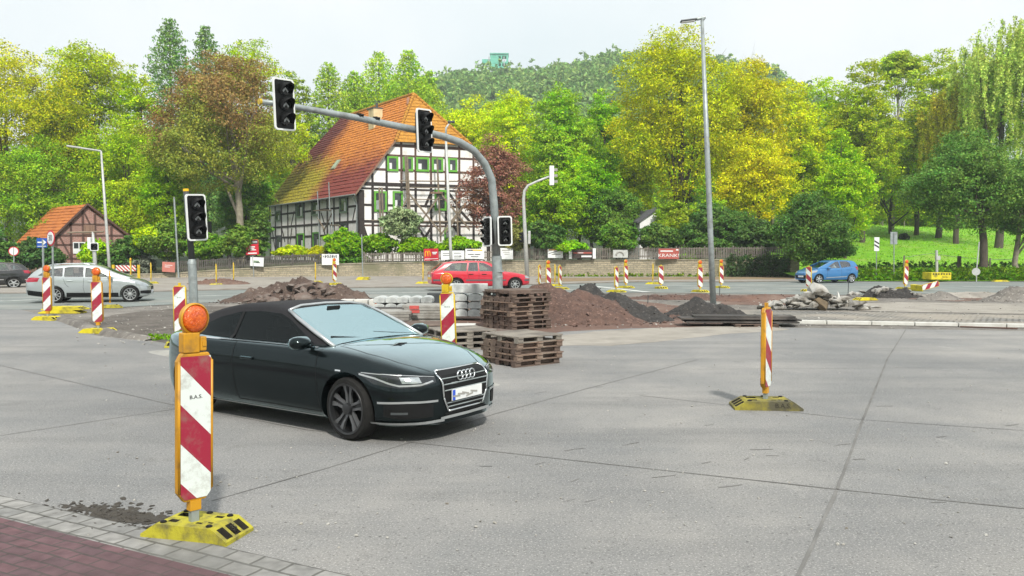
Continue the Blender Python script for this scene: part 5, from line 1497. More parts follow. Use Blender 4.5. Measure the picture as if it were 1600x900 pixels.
def house_loft(G, shrink=0.0):
    xs = xs_for(G['zt'][0][0], G['zt'][-1][0], 48)
    zt = smooth_table(G['zt'], xs); wr = smooth_table(G['wr'], xs); wb = smooth_table(G['wb'], xs)
    zbelt, zmax = G['belt'], max(t[1] for t in G['zt'])
    secs = []
    for x, t, r, b in zip(xs, zt, wr, wb):
        t = t - shrink; b = b - shrink; r = r - shrink
        def yy(z): return b + (r - b) * max(0, (z - zbelt)) / (zmax - shrink - zbelt)
        e = max(zbelt + .004, t - .055); ye = yy(e)
        secs.append((x, [(0, zbelt - .12), (.7 * b, zbelt - .12), (b, zbelt - .12), (b, zbelt), (yy(zbelt + .5 * (e - zbelt)), zbelt + .5 * (e - zbelt)), (ye, e), (ye - .03, e + .6 * (t - e)), (ye - .10, e + .9 * (t - e)), (ye * .55, t), (0, t + .006)]))
    return loft(secs)

def bool_diff(me, cutters):
    o = bpy.data.objects.new('work', me); COL.objects.link(o)
    cs = []
    for c in cutters:
        k = bpy.data.objects.new('work_cut', c); COL.objects.link(k); k.hide_render = True; cs.append(k)
        b = o.modifiers.new('b', 'BOOLEAN'); b.operation = 'DIFFERENCE'; b.solver = 'EXACT'; b.object = k
    dg = bpy.context.evaluated_depsgraph_get(); dg.update()
    out = bpy.data.meshes.new_from_object(o.evaluated_get(dg))
    for k in cs: bpy.data.objects.remove(k)
    bpy.data.objects.remove(o)
    return out

def bvh_of(*mbs):
    vs, fs = [], []
    for m in mbs:
        o = len(vs); vs += [Vector(v) for v in m.v]; fs += [[i + o for i in f] for f in m.f]
    return BVHTree.FromPolygons(vs, fs)

def decal(bvh, pts, direction, off=.004, cuts=3, mb=None, far=4.0):
    """panel laid onto the body surface along a direction"""
    d = Vector(direction).normalized()
    bm = bmesh.new()
    vs = [bm.verts.new(p) for p in pts]
    f = bm.faces.new(vs)
    bmesh.ops.triangulate(bm, faces=[f])
    for _ in range(cuts): bmesh.ops.subdivide_edges(bm, edges=bm.edges[:], cuts=1, use_grid_fill=True)
    for v in bm.verts:
        h = bvh.ray_cast(v.co - d * far, d)
        if h[0] is not None:
            n = h[1]
            if n.dot(d) > 0: n = -n
            v.co = h[0] + n * off
    bm.normal_update()
    for f in bm.faces:
        if f.normal.dot(d) > 0: f.normal_flip()
    m = mb or MB()
    bm.verts.index_update()
    m.add([v.co.copy() for v in bm.verts], [[v.index for v in f.verts] for f in bm.faces])
    bm.free()
    return m

def strip(bvh, pts, direction, w=.01, off=.004, mb=None, n=10):
    """narrow line laid along the body"""
    m = mb or MB(); d = Vector(direction).normalized()
    P = [Vector(p) for p in pts]; Q = []
    for a, b in zip(P[:-1], P[1:]):
        for i in range(n): Q.append(a.lerp(b, i / n))
    Q.append(P[-1]); H = []
    for q in Q:
        h = bvh.ray_cast(q - d * 4, d)
        if h[0] is not None:
            nn = h[1] if h[1].dot(d) < 0 else -h[1]
            H.append((h[0] + nn * off, nn))
    for (a, na), (b, nb) in zip(H[:-1], H[1:]):
        if (b - a).length > .5: continue
        s = (b - a).normalized().cross(na).normalized() * w / 2
        f = [a - s, b - s, b + s, a + s]
        if (f[1] - f[0]).cross(f[2] - f[0]).dot(na) < 0: f.reverse()
        m.add(f, [(0, 1, 2, 3)])
    return m

def wheel(parent, x, y, R_, rim, style, side, w=.215, steer=0.0, rm=None, spoke=5):
    o = Vector((x, y, R_))
    M = Matrix.Rotation(steer, 3, 'Z') @ Matrix.Rotation(R(-90) * side, 3, 'X')     # local Z points outwards
    prof = [(rim * .96, -w / 2), (rim + .01, -w / 2), (R_ * .93, -w / 2 + .005), (R_ * .985, -w / 2 + .03), (R_, -w / 2 + .06), (R_, w / 2 - .06), (R_ * .985, w / 2 - .03), (R_ * .93, w / 2 - .005), (rim + .012, w / 2), (rim, w / 2 - .01), (rim * .98, w / 2 - .03)]
    m = MB(); m.lathe(prof, 40, M, o, cap=False); ty = m.build('wheel', rubber, parent, angle=40)
    m = MB(); m.lathe([(rim * .93, w / 2 - .05), (rim * .90, w / 2 - .10), (.0, w / 2 - .115)], 40, M, o, cap=False)
    m.cur = 1
    m.lathe([(rim, -w / 2), (rim, w / 2 - .012), (rim + .012, w / 2 - .004), (rim + .008, w / 2 + .004), (rim * .95, w / 2), (rim * .93, w / 2 - .05)], 40, M, o, cap=False)
    z1_, z0 = w / 2 - .012, w / 2 - .05
    for k in range(spoke):
        a = 2 * math.pi * k / spoke + .3
        u = Vector((math.cos(a), math.sin(a), 0)); v = Vector((-u.y, u.x, 0))
        if style == 'rotor':
            for sgn in (-1, 1):
                pl = [u * .045 + v * sgn * .012, u * rim * .96 + v * sgn * rim * .10, u * rim * .95 + v * sgn * rim * .30, u * rim * .62 + v * sgn * rim * .17, u * .05 + v * sgn * .04]
                m.cur = 2
                m.prism([M @ (p + Vector((0, 0, z1_ - .015 - .02 * (1 - p.length / rim)))) + o for p in pl], M @ Vector((0, 0, -.03)))
            m.cur = 1
            pl = [u * .04 - v * .03, u * rim * .9 - v * rim * .10, u * rim * .9 + v * rim * .10, u * .04 + v * .03]
            m.prism([M @ (p + Vector((0, 0, z1_ - .04))) + o for p in pl], M @ Vector((0, 0, -.03)))
        else:
            wd = {'five': .20, 'multi': .075, 'seven': .12}[style] * rim / .2 * .2
            pl = [u * .04 - v * wd * .9, u * rim * .95 - v * wd * .75, u * rim * .95 + v * wd * .75, u * .04 + v * wd * .9]
            m.prism([M @ (p + Vector((0, 0, z1_ - .005))) + o for p in pl], M @ Vector((0, 0, -.035)))
    m.lathe([(.065, w / 2 - .07), (.06, w / 2 - .005), (.03, w / 2 + .002), (0, w / 2 + .003)], 20, M, o)
    m.build('rim', rm or [rim_dark, alu, alu], ty, angle=35)
    return ty

def arch_cutters(S, R_, wb, w=.3):
    cs = []
    for x in (0, -wb):
        for s in (1, -1):
            m = MB(); m.cur = 1
            hw = max(h for _, h in S['hw'])
            y0 = hw - w
            m.lathe([(R_ + .05, 0), (R_ + .05, w + .2)], 40, Matrix.Rotation(R(-90) * s, 3, 'X'), (x, s * y0, R_ + .005))
            cs.append(m.mesh('cut', [black_pl, black_pl]))
    return cs

def finish(me, mats, parent, name='body', angle=38):
    me.materials.clear()
    for m in mats: me.materials.append(m)
    me.polygons.foreach_set('use_smooth', [True] * len(me.polygons)); me.set_sharp_from_angle(angle=R(angle))
    o = bpy.data.objects.new(name, me); COL.objects.link(o); o.parent = parent
    return o

def mirror(pts): return [(x, -y, z) for x, y, z in reversed(pts)]

def car_common(T, S, G, paint, Rw, rimr, wb, style, rimm, spoke, windows, wind, rear, trim=grey_trim, arch=True, steer=0.0, front=None, track=None, interior=True):
    hwm = max(h for _, h in S['hw'])
    bl = body_loft(S); gl = house_loft(G)
    bvh = bvh_of(bl, gl)
    body = finish(bool_diff(bl.mesh('b', [paint, black_pl]), arch_cutters(S, Rw, wb)), [paint, black_pl], T)
    cut = [house_loft(G, .05).mesh('c', [black_pl])]
    for poly in windows:
        m = MB(); m.prism([(x, -1.3, z) for x, z in poly], (0, 2.6, 0)); cut.append(m.mesh('c', [black_pl]))
    if wind:
        y, z0, z1_, x0, x1 = wind; m = MB(); m.prism([(x0, -y, z0), (x0, y, z0), (x0, y * .86, z1_), (x0, -y * .86, z1_)], (x1 - x0, 0, 0)); cut.append(m.mesh('c', [black_pl]))
    if rear:
        y, z0, z1_, x0, x1 = rear; m = MB(); m.prism([(x0, -y, z0), (x0, y, z0), (x0, y * .86, z1_), (x0, -y * .86, z1_)], (x1 - x0, 0, 0)); cut.append(m.mesh('c', [black_pl]))
    cab = finish(bool_diff(gl.mesh('g', [paint]), cut), [paint], T, 'cabin', 32)
    for poly in windows:
        for s in (1, -1):
            m = decal(bvh, [(x, s * 1.5, z) for x, z in poly], (0, -s, 0), -.012, 2); m.build('side_window', car_glass, T, smooth=True)
            m = MB()
            P = [(x, s * 1.5, z) for x, z in poly]; strip(bvh, P + [P[0]], (0, -s, 0), .03, .004, m, 6); m.build('window_trim', trim, T)
    if wind:
        y, z0, z1_, x0, x1 = wind
        decal(bvh, [(2, -y, z0), (2, y, z0), (2, y * .86, z1_), (2, -y * .86, z1_)], (-1, 0, 0), -.01, 3).build('windscreen', car_glass, T, smooth=True)
    if rear:
        y, z0, z1_, x0, x1 = rear
        decal(bvh, [(-6, -y, z0), (-6, y, z0), (-6, y * .86, z1_), (-6, -y * .86, z1_)], (1, 0, 0), -.01, 3).build('rear_window', car_glass, T, smooth=True)
    tr = hwm - .12
    for x in (0, -wb):
        for s in (1, -1):
            wheel(T, x, s * tr, Rw, rimr, style, s, .2, steer if x == 0 else 0, rimm, spoke)
    if interior:
        bz = G['belt']
        for s in (1, -1):
            m = MB(); m.box((-1.45, s * .36, bz - .42), (.55, .48, .16)); m.box((-1.78, s * .36, bz - .08), (.14, .46, .62), M=Matrix.Rotation(R(-14), 3, 'Y')); m.box((-1.86, s * .36, bz + .32), (.10, .26, .18)); m.build('front_seat', seat_m, T, bevel=.03)
        m = MB(); m.box((-2.62, 0, bz - .12), (.14, 1.2, .55)); m.box((-2.4, 0, bz - .42), (.5, 1.2, .14))
        for s in (.38, -.38): m.box((-2.66, s, bz + .22), (.09, .24, .15))
        m.build('rear_seat', seat_m, T, bevel=.03)
        m = MB(); m.box((-.75, 0, bz - .10), (.35, 1.3, .18)); m.tube([(-.98 + .0 * a, .36 + math.cos(a) * .18, bz - .04 + math.sin(a) * .18) for a in [i * 6.283 / 12 for i in range(13)]], .015, 5); m.build('dashboard', seat_m, T, bevel=.02)
        m = MB(); m.box((-1.7, 0, bz - .55), (2.6, 1.4, .05)); m.build('cabin_floor', seat_m, T)
    return bvh, body, cab

def lines(bvh, T, segs, side=(1, -1), m_=None, w=.010):
    for pts in segs:
        for s in side: strip(bvh, [(x, s * 1.6, z) for x, z in pts], (0, -s, 0), w, .0025, None, 8).build('door_gap', m_ or black_pl, T)

def handles(bvh, T, spots, m_):
    for x, z in spots:
        for s in (1, -1):
            h = bvh.ray_cast(Vector((x, s * 2, z)), Vector((0, -s, 0)))
            y = h[0].y
            m = MB(); m.box((x, y + s * .012, z), (.21, .03, .032)); m.build('door_handle', m_, T, bevel=.01)

def mirrors(T, x, y, z, m_, size=(.16, .22, .14)):
    for s in (1, -1):
        m = MB()
        m.rock((x, s * (y + size[1] * .45), z), (size[0] * .62, size[1] * .62, size[2] * .62), random.Random(1), rot=False, jag=0) if False else m.lathe([(0, -size[1] * .5), (.055, -size[1] * .48), (.085, -size[1] * .3), (.09, size[1] * .15), (.07, size[1] * .42), (.03, size[1] * .5), (0, size[1] * .5)], 14, Matrix.Diagonal(Vector((1.1, 1, .85))) @ Matrix.Rotation(R(-90) * s, 3, 'X'), (x, s * (y + size[1] * .5), z))
        m.tube([(x + .02, s * (y - .06), z - .05), (x + .01, s * (y + .08), z - .04)], .025, 6)
        k = m.build('wing_mirror', m_, T, smooth=True)
        g = MB(); g.lathe([(0, 0), (.06, 0), (.062, .004)], 14, Matrix.Diagonal(Vector((1, 1.5, .95))) @ Matrix.Rotation(R(-90), 3, 'Y'), (x - .078, s * (y + size[1] * .5), z)); g.build('mirror_glass', chrome, k)

def plate(T, x, z, front, w=.50, h=.11, tilt=0.0, blue=True, marks=True):
    s = 1 if front else -1
    m = MB(); m.box((x, 0, z), (.014, w, h)); p = m.build('number_plate', plate_white, T)
    if blue:
        m = MB(); m.box((x + s * .002, s * -(w / 2 - .024), z), (.014, .044, h - .006)); m.build('country_band', plate_blue, p)
    return p

def hero_car():
    T = thing('convertible', 'dark teal convertible with a closed black canvas roof driving past the near beacon', 'car', (-1.23, 9.10, 0), R(-34))
    S = dict(
        hw=[(-3.48, .56), (-3.44, .70), (-3.34, .79), (-3.2, .865), (-2.75, .922), (-2.2, .915), (-1.4, .912), (-.6, .916), (0, .926), (.28, .915), (.48, .878), (.62, .81), (.73, .715), (.80, .62), (.85, .50), (.868, .42)],
        zb=[(-3.48, .42), (-3.4, .26), (-3.2, .20), (-2.0, .165), (-.4, .165), (.4, .17), (.868, .19)],
        zs=[(-3.48, .84), (-3.38, .90), (-3.1, .925), (-2.2, .915), (-1.2, .905), (-.4, .885), (.0, .835), (.3, .765), (.55, .70), (.73, .655), (.868, .60)],
        zt=[(-3.48, .90), (-3.43, .965), (-3.3, 1.00), (-2.8, 1.01), (-1.6, 1.0), (-.6, 1.0), (-.3, .992), (0, .958), (.3, .893), (.55, .815), (.72, .752), (.82, .70), (.868, .65)])
    G = dict(belt=.93,
        zt=[(-3.28, .965), (-3.1, 1.055), (-2.8, 1.19), (-2.45, 1.30), (-2.0, 1.365), (-1.6, 1.375), (-1.3, 1.345), (-1.12, 1.29), (-.75, 1.135), (-.33, .965)],
        wr=[(-3.28, .56), (-2.8, .575), (-2.0, .60), (-1.3, .585), (-.33, .56)],
        wb=[(-3.28, .62), (-3.0, .72), (-2.4, .80), (-1.3, .80), (-.7, .78), (-.33, .72)])
    bl, gl = body_loft(S), house_loft(G); bvh = bvh_of(bl, gl); bvb = bvh_of(bl)
    finish(bool_diff(bl.mesh('b', [hero_paint, black_pl]), arch_cutters(S, .335, 2.75, .30)), [hero_paint, black_pl], T)
    cut = [house_loft(G, .045).mesh('c', [black_pl])]
    cs = MB(); cs.prism([(-.47, -.62, 0.97), (-.47, .62, .97), (-.80, .60, .97), (-1.16, .51, .97), (-1.20, 0, .97), (-1.16, -.51, .97), (-.80, -.60, .97)], (0, 0, 1)); cut.append(cs.mesh('c', [black_pl]))
    for poly in ([(-.78, .965), (-1.02, 1.11), (-1.20, 1.195), (-1.36, 1.245), (-1.7, 1.262), (-1.94, 1.25), (-1.96, .965)], [(-2.06, .965), (-2.05, 1.235), (-2.38, 1.165), (-2.64, 1.06), (-2.76, .975)]):
        cs = MB(); cs.prism([(x, -1.3, z) for x, z in poly], (0, 2.6, 0)); cut.append(cs.mesh('c', [black_pl]))
    g = finish(bool_diff(gl.mesh('g', [cloth_top]), cut), [cloth_top], T, 'canvas_roof', 40)
    for y in (.37, -.37):
        for x in (-1.62, -2.38):
            mm = MB(); mm.box((x, y, 1.0), (.12, .46, .16)); mm.box((x - .02, y, 1.13), (.09, .25, .14)); mm.build('seat', seat_m, T, bevel=.03)
    mm = MB(); mm.box((-.72, 0, .985), (.42, 1.2, .05)); mm.box((-.82, .37, 1.02), (.2, .30, .05)); mm.build('dashboard', seat_m, T, bevel=.02)
    mm = MB(); mm.tube([(-1.02 + .05 * math.sin(a), .37 + math.cos(a) * .18, .97 + math.sin(a) * .17) for a in [i * 6.283 / 16 for i in range(17)]], .016, 6); mm.build('steering_wheel', black_pl, T, smooth=True)
    dn = (0, 1, 0)
    side = [(-.62, .955), (-.98, 1.135), (-1.16, 1.218), (-1.32, 1.268), (-1.7, 1.285), (-2.05, 1.262), (-2.4, 1.185), (-2.7, 1.07), (-2.86, .975), (-2.0, .957)]
    for s in (1, -1):
        decal(bvh, [(x, s * 1.5, z) for x, z in side], (0, -s, 0), .004, 3).build('side_window', hero_glass, T, smooth=True)
        m = MB(); strip(bvh, [(-2.98, s * 1.5, .945), (-2.0, s * 1.5, .942), (-.52, s * 1.5, .940)], (0, -s, 0), .022, .008, m, 10); m.build('belt_trim', chrome, T)
        m = MB(); strip(bvh, [(-2.02, s * 1.5, .95), (-1.98, s * 1.5, 1.27)], (0, -s, 0), .05, .009, m, 6); m.build('window_post', black_pl, T)
        # silver windscreen pillars
        m = MB(); P = [Vector((-.36, s * .735, .955)), Vector((-.70, s * .715, 1.105)), Vector((-1.0, s * .672, 1.228)), Vector((-1.22, s * .615, 1.312))]
        m.tube(P, [.024, .024, .022, .020], 8); m.build('windscreen_pillar', alu, T, smooth=True)
    m = MB(); m.tube([(-1.22, -.615, 1.312), (-1.275, -.4, 1.352), (-1.285, 0, 1.362), (-1.275, .4, 1.352), (-1.22, .615, 1.312)], .018, 8); m.build('windscreen_header', alu, T, smooth=True)
    decal(bvh, [(-.37, -.70, 2.5), (-.37, .70, 2.5), (-.75, .685, 2.5), (-1.21, .58, 2.5), (-1.25, 0, 2.5), (-1.21, -.58, 2.5), (-.75, -.685, 2.5)], (0, 0, -1), .004, 4).build('windscreen', hero_screen, T, smooth=True)
    mm = MB(); mm.box((-1.14, 0, 1.305), (.03, .2, .06)); mm.build('inner_mirror', black_pl, T, bevel=.01)
    for a in (.62, -.05):
        m = MB(); m.tube([(-.40, a, .985), (-.46, a - .32, 1.018), (-.52, a - .58, 1.045)], .009, 5); m.build('wiper', black_pl, T)
    # shut lines, crease, sill
    lines(bvb, T, [[(-.44, .935), (-.47, .75), (-.43, .42), (-.40, .26)], [(-1.86, .94), (-1.90, .72), (-1.86, .46), (-1.80, .27)], [(-1.80, .265), (-.40, .262)]], w=.009)
    for s in (1, -1): strip(bvb, [(-.30, s * .70, 2), (.1, s * .70, 2), (.45, s * .60, 2), (.74, s * .42, 2)], (0, 0, -1), .007, .003, None, 10).build('bonnet_gap', black_pl, T)
    strip(bvb, [(-.30, -.66, 2), (-.28, 0, 2), (-.30, .66, 2)], (0, 0, -1), .012, .003, None, 10).build('bonnet_gap', black_pl, T)
    for s in (1, -1): strip(bvb, [(-.42, s * 1.6, .21), (-2.4, s * 1.6, .205)], (0, -s, 0), .016, .006, None, 12).build('sill_trim', alu, T)
    handles(bvb, T, [(-1.62, .76)], hero_paint)
    m = MB(); strip(bvb, [(-.16, -1.6, .735), (-.08, -1.6, .735)], (0, 1, 0), .016, .006, m, 3); m.build('side_badge', chrome, T)
    mirrors(T, -.62, .87, 1.0, hero_paint, (.16, .24, .15))
    # front: grille, lamps, intakes, lip
    F = (-1, 0, 0)
    hexa = [(.405, .705), (.37, .735), (-.37, .735), (-.405, .705), (-.375, .46), (-.30, .315), (.30, .315), (.375, .46)]
    gp_ = decal(bvb, [(2, y, z) for y, z in hexa], F, .012, 3); gr = gp_.build('grille', black_pl, T)
    fr = MB(); pts = []
    for y, z in hexa + [hexa[0]]:
        h = bvb.ray_cast(Vector((2, y, z)), Vector(F)); pts.append((h[0] if h[0] else Vector((.85, y, z))) + Vector((.012, 0, 0)))
    for a, b in zip(pts[:-1], pts[1:]):
        q = [a]
        for i in range(1, 7):
            w = a.lerp(b, i / 6); h = bvb.ray_cast(Vector((2, w.y, w.z)), Vector(F)); q.append(h[0] + Vector((.012, 0, 0)) if h[0] else w)
        fr.tube(q, .0115, 6)
    fr.build('grille_frame', chrome, gr, smooth=True)
    bm_ = MB()
    for z, hw_ in ((.66, .385), (.60, .375), (.535, .365), (.40, .325), (.36, .31)):
        q = []
        for i in range(13):
            y = -hw_ + 2 * hw_ * i / 12; h = bvb.ray_cast(Vector((2, y, z)), Vector(F)); q.append(h[0] + Vector((.018, 0, 0)))
        bm_.tube(q, .007, 5)
    bm_.build('grille_bars', galv, gr)
    rg = MB()
    xl = bvb.ray_cast(Vector((2, 0, .665)), Vector(F))[0].x + .03
    for k in range(4):
        y = -.105 + .07 * k; rg.tube([(xl - .02 * (math.sin(a) * .047) / .047 * .3, y + math.cos(a) * .047, .668 + math.sin(a) * .047) for a in [i * 6.283 / 20 for i in range(21)]], .0085, 6)
    rg.build('ring_emblem', chrome, gr, smooth=True)
    xp = bvb.ray_cast(Vector((2, 0, .48)), Vector(F))[0].x + .03
    p = plate(T, xp, .475, True, .52, .115)
    rnd = random.Random(12); m = MB()
    for k in range(5):
        y = .17 - k * .075; m.obox(Vector((xp + .0075, y, .455 + rnd.uniform(-.01, .01))), Vector((0, -.12, rnd.uniform(-.02, .04))), Vector((0, rnd.uniform(-.01, .01), .018)), Vector((.003, 0, 0)))
    m.build('blurred_lettering', slab_grey, p)
    m = MB()
    for y0 in (.20,): m.box((xl - .008, y0 - .40, .60), (.012, .10, .022))
    m.build('small_badge', chrome, gr)
    for s in (1, -1):
        hl = [(.24, s * .98, .735), (.36, s * .98, .745), (.53, s * .80, .735), (.70, s * .62, .715), (.80, s * .44, .69), (.82, s * .44, .635), (.74, s * .60, .60), (.60, s * .80, .595), (.44, s * .95, .63)]
        dr = Vector((-.75, -s * .66, 0))
        l = decal(bvb, hl, dr, .006, 3).build('headlight', lens_dark, T, smooth=True)
        m = MB()
        strip(bvb, [(.27, s * .98, .722), (.44, s * .93, .690), (.56, s * .85, .640), (.62, s * .78, .618), (.74, s * .60, .622), (.80, s * .47, .650)], dr, .018, .010, m, 8)
        strip(bvb, [(.30, s * .98, .738), (.50, s * .84, .728), (.70, s * .62, .706), (.80, s * .45, .684)], dr, .008, .010, m, 8)
        m.build('light_strip', alu, l)
        m = MB(); decal(bvb, [(.60, s * .76, .70), (.72, s * .60, .695), (.74, s * .58, .64), (.62, s * .74, .64)], dr, .009, 2, m); m.build('projector', head_lens, l)
        it = [(.78, s * .45, .42), (.66, s * .72, .435), (.50, s * .88, .43), (.50, s * .88, .30), (.66, s * .74, .275), (.80, s * .47, .285)]
        k = decal(bvb, it, dr, .005, 3).build('air_intake', black_pl, T)
        m = MB(); strip(bvb, [(.82, s * .42, .445), (.66, s * .72, .452), (.46, s * .92, .445)], dr, .022, .012, m, 8); m.build('intake_trim', alu, k)
        m = MB(); decal(bvb, [(.67, s * .71, .35), (.55, s * .83, .35), (.55, s * .83, .325), (.67, s * .71, .325)], dr, .009, 2, m); m.build('fog_lamp', dark_steel, k)
        m = MB(); strip(bvb, [(.90, s * .40, .235), (.74, s * .62, .232), (.55, s * .84, .235), (.40, s * .95, .235)], dr, .030, .016, m, 8)
        m.build('front_lip', alu, T)
    m = MB(); strip(bvb, [(2, -.42, .255), (2, 0, .25), (2, .42, .255)], F, .030, .02, m, 12); m.build('front_lip', alu, T)
    m = MB(); decal(bvb, [(2, -.36, .30), (2, .36, .30), (2, .33, .275), (2, -.33, .275)], F, .008, 2, m); m.build('lower_intake', black_pl, T)
    # rear
    for s in (1, -1):
        decal(bvb, [(-5, s * .40, .86), (-5, s * .74, .85), (-5, s * .74, .72), (-5, s * .42, .72)], (1, 0, 0), .006, 2).build('tail_light', tail_red, T)
    spoke_m = mat('rim_spoke_grey', (.15, .155, .165), (.11, .115, .12), 6, .35, metal=.5)
    for x in (0, -2.75):
        for s in (1, -1): wheel(T, x, s * .80, .335, .262, 'rotor', s, .235, R(-4) if x == 0 else 0, [black_pl, rim_dark, spoke_m], 5)
    m = MB(); m.box((-1.4, 0, .2), (3.6, 1.2, .08)); m.build('underbody', black_pl, T)
hero_car()

def place_car(pf, pr, wb, sy=1.05):
    """wheel contact points in the photograph give place and heading; the photograph is a little stretched sideways"""
    a, b = Vector(pf), Vector(pr)
    d = a - b
    return a, math.atan2(d.y, d.x), d.length / wb

def silver_estate():
    d = 33.0
    fx, rx = (203 - 800) / FPX * 32.5, (85 - 800) / FPX * 31.7
    loc, rz, k = place_car((fx, 32.5, 0), (rx, 31.7, 0), 2.71)
    n = Vector((-math.sin(rz), math.cos(rz), 0)); loc = loc + n * .78
    T = thing('estate_car', 'silver estate car with open driver side window passing the left beacons', 'car', loc, rz); T.scale = (k, 1.02, 1.02)
    rx = lambda x: x if x > -2.5 else -2.5 + (x + 2.5) * (1.25 / .67)
    S = dict(hw=[(-3.17, .62), (-3.12, .74), (-2.95, .83), (-2.4, .90), (-1.3, .91), (0, .905), (.45, .87), (.68, .78), (.82, .64), (.89, .46)],
             zb=[(-3.17, .36), (-2.9, .26), (-2.2, .20), (0, .19), (.6, .20), (.89, .26)],
             zs=[(-3.17, .90), (-2.8, .98), (-1.6, .96), (-.4, .90), (.1, .83), (.5, .74), (.89, .58)],
             zt=[(-3.17, .96), (-2.9, 1.03), (-1.6, 1.02), (-.5, .99), (-.2, .97), (.3, .88), (.65, .78), (.89, .64)])
    G = dict(belt=.97, zt=[(-3.12, 1.02), (-3.02, 1.22), (-2.86, 1.40), (-2.6, 1.46), (-1.9, 1.50), (-1.3, 1.47), (-.95, 1.36), (-.5, 1.16), (.0, .985)],
             wr=[(-3.12, .56), (-2.0, .60), (.0, .56)], wb=[(-3.12, .70), (-2.6, .80), (-1.0, .82), (.0, .72)])
    win = [[(-.72, 1.0), (-1.12, 1.20), (-1.42, 1.335), (-1.62, 1.375), (-1.62, 1.02)], [(-1.70, 1.02), (-1.70, 1.385), (-2.2, 1.39), (-2.36, 1.36), (-2.36, 1.03)], [(-2.44, 1.04), (-2.44, 1.355), (-2.72, 1.315), (-2.92, 1.08)]]
    for D_ in (S, G):
        for k_ in D_:
            if k_ != 'belt': D_[k_] = [(rx(a) if a < 0 else a * (.80 if a > .3 else 1), b) for a, b in D_[k_]]
    win = [[(rx(a), b) for a, b in w_] for w_ in win]
    bvh, body, cab = car_common(T, S, G, silver_paint, .32, .225, 2.71, 'multi', [rim_dark, alu, alu], 10, win, (.60, 1.02, 1.33, .6, -1.25), (.56, 1.06, 1.36, -5, rx(-2.80)))
    lines(bvh, T, [[(-.62, .96), (-.66, .6), (-.6, .3)], [(-1.66, .96), (-1.68, .6), (-1.62, .3)], [(-2.40, .98), (-2.30, .72), (-2.2, .62)], [(-.6, .28), (-2.1, .28)]])
    handles(bvh, T, [(-1.42, .84), (-2.16, .86)], silver_paint); mirrors(T, -.70, .86, 1.0, silver_paint)
    m = MB(); strip(bvh, [(.35, -1.6, .42), (-.3, -1.6, .40)], (0, 1, 0), .03, .004, m); 
    for s in (1, -1):
        m = MB(); strip(bvh, [(-.42, s * 1.6, .30), (-2.28, s * 1.6, .32)], (0, -s, 0), .17, .005, m); m.build('sill_trim', black_pl, T)
        m = MB(); strip(bvh, [(-3.1, s * 1.6, .34), (-3.68, s * 1.4, .42)], (0, -s, 0), .2, .005, m); m.build('bumper_trim', black_pl, T)
        decal(bvh, [(.84, s * .40, .70), (.62, s * .70, .75), (.28, s * .95, .80), (.30, s * .95, .68), (.62, s * .74, .61), (.84, s * .44, .60)], (-.75, -s * .66, 0), .006, 3).build('headlight', head_lens, T)
        decal(bvh, [(.80, s * .42, .44), (.62, s * .72, .46), (.42, s * .90, .45), (.44, s * .90, .34), (.66, s * .72, .32), (.80, s * .45, .32)], (-.75, -s * .66, 0), .006, 3).build('air_intake', black_pl, T)
        decal(bvh, [(-3.8, s * .50, .98), (-3.6, s * .80, 1.0), (-3.42, s * .95, .98), (-3.46, s * .95, .84), (-3.66, s * .74, .82), (-3.8, s * .52, .84)], (.8, -s * .6, 0), .006, 3).build('tail_light', tail_red, T)
        m = MB(); m.tube([(-1.5, s * .55, 1.50), (-1.7, s * .56, 1.535), (-2.7, s * .55, 1.52), (-3.05, s * .54, 1.44)], .018, 6); m.build('roof_rail', chrome, T)
    decal(bvh, [(2, -.38, .66), (2, .38, .66), (2, .30, .36), (2, -.30, .36)], (-1, 0, 0), .008, 2).build('grille', black_pl, T)
    plate(T, .73, .42, True); plate(T, -3.77, .66, False)
silver_estate()

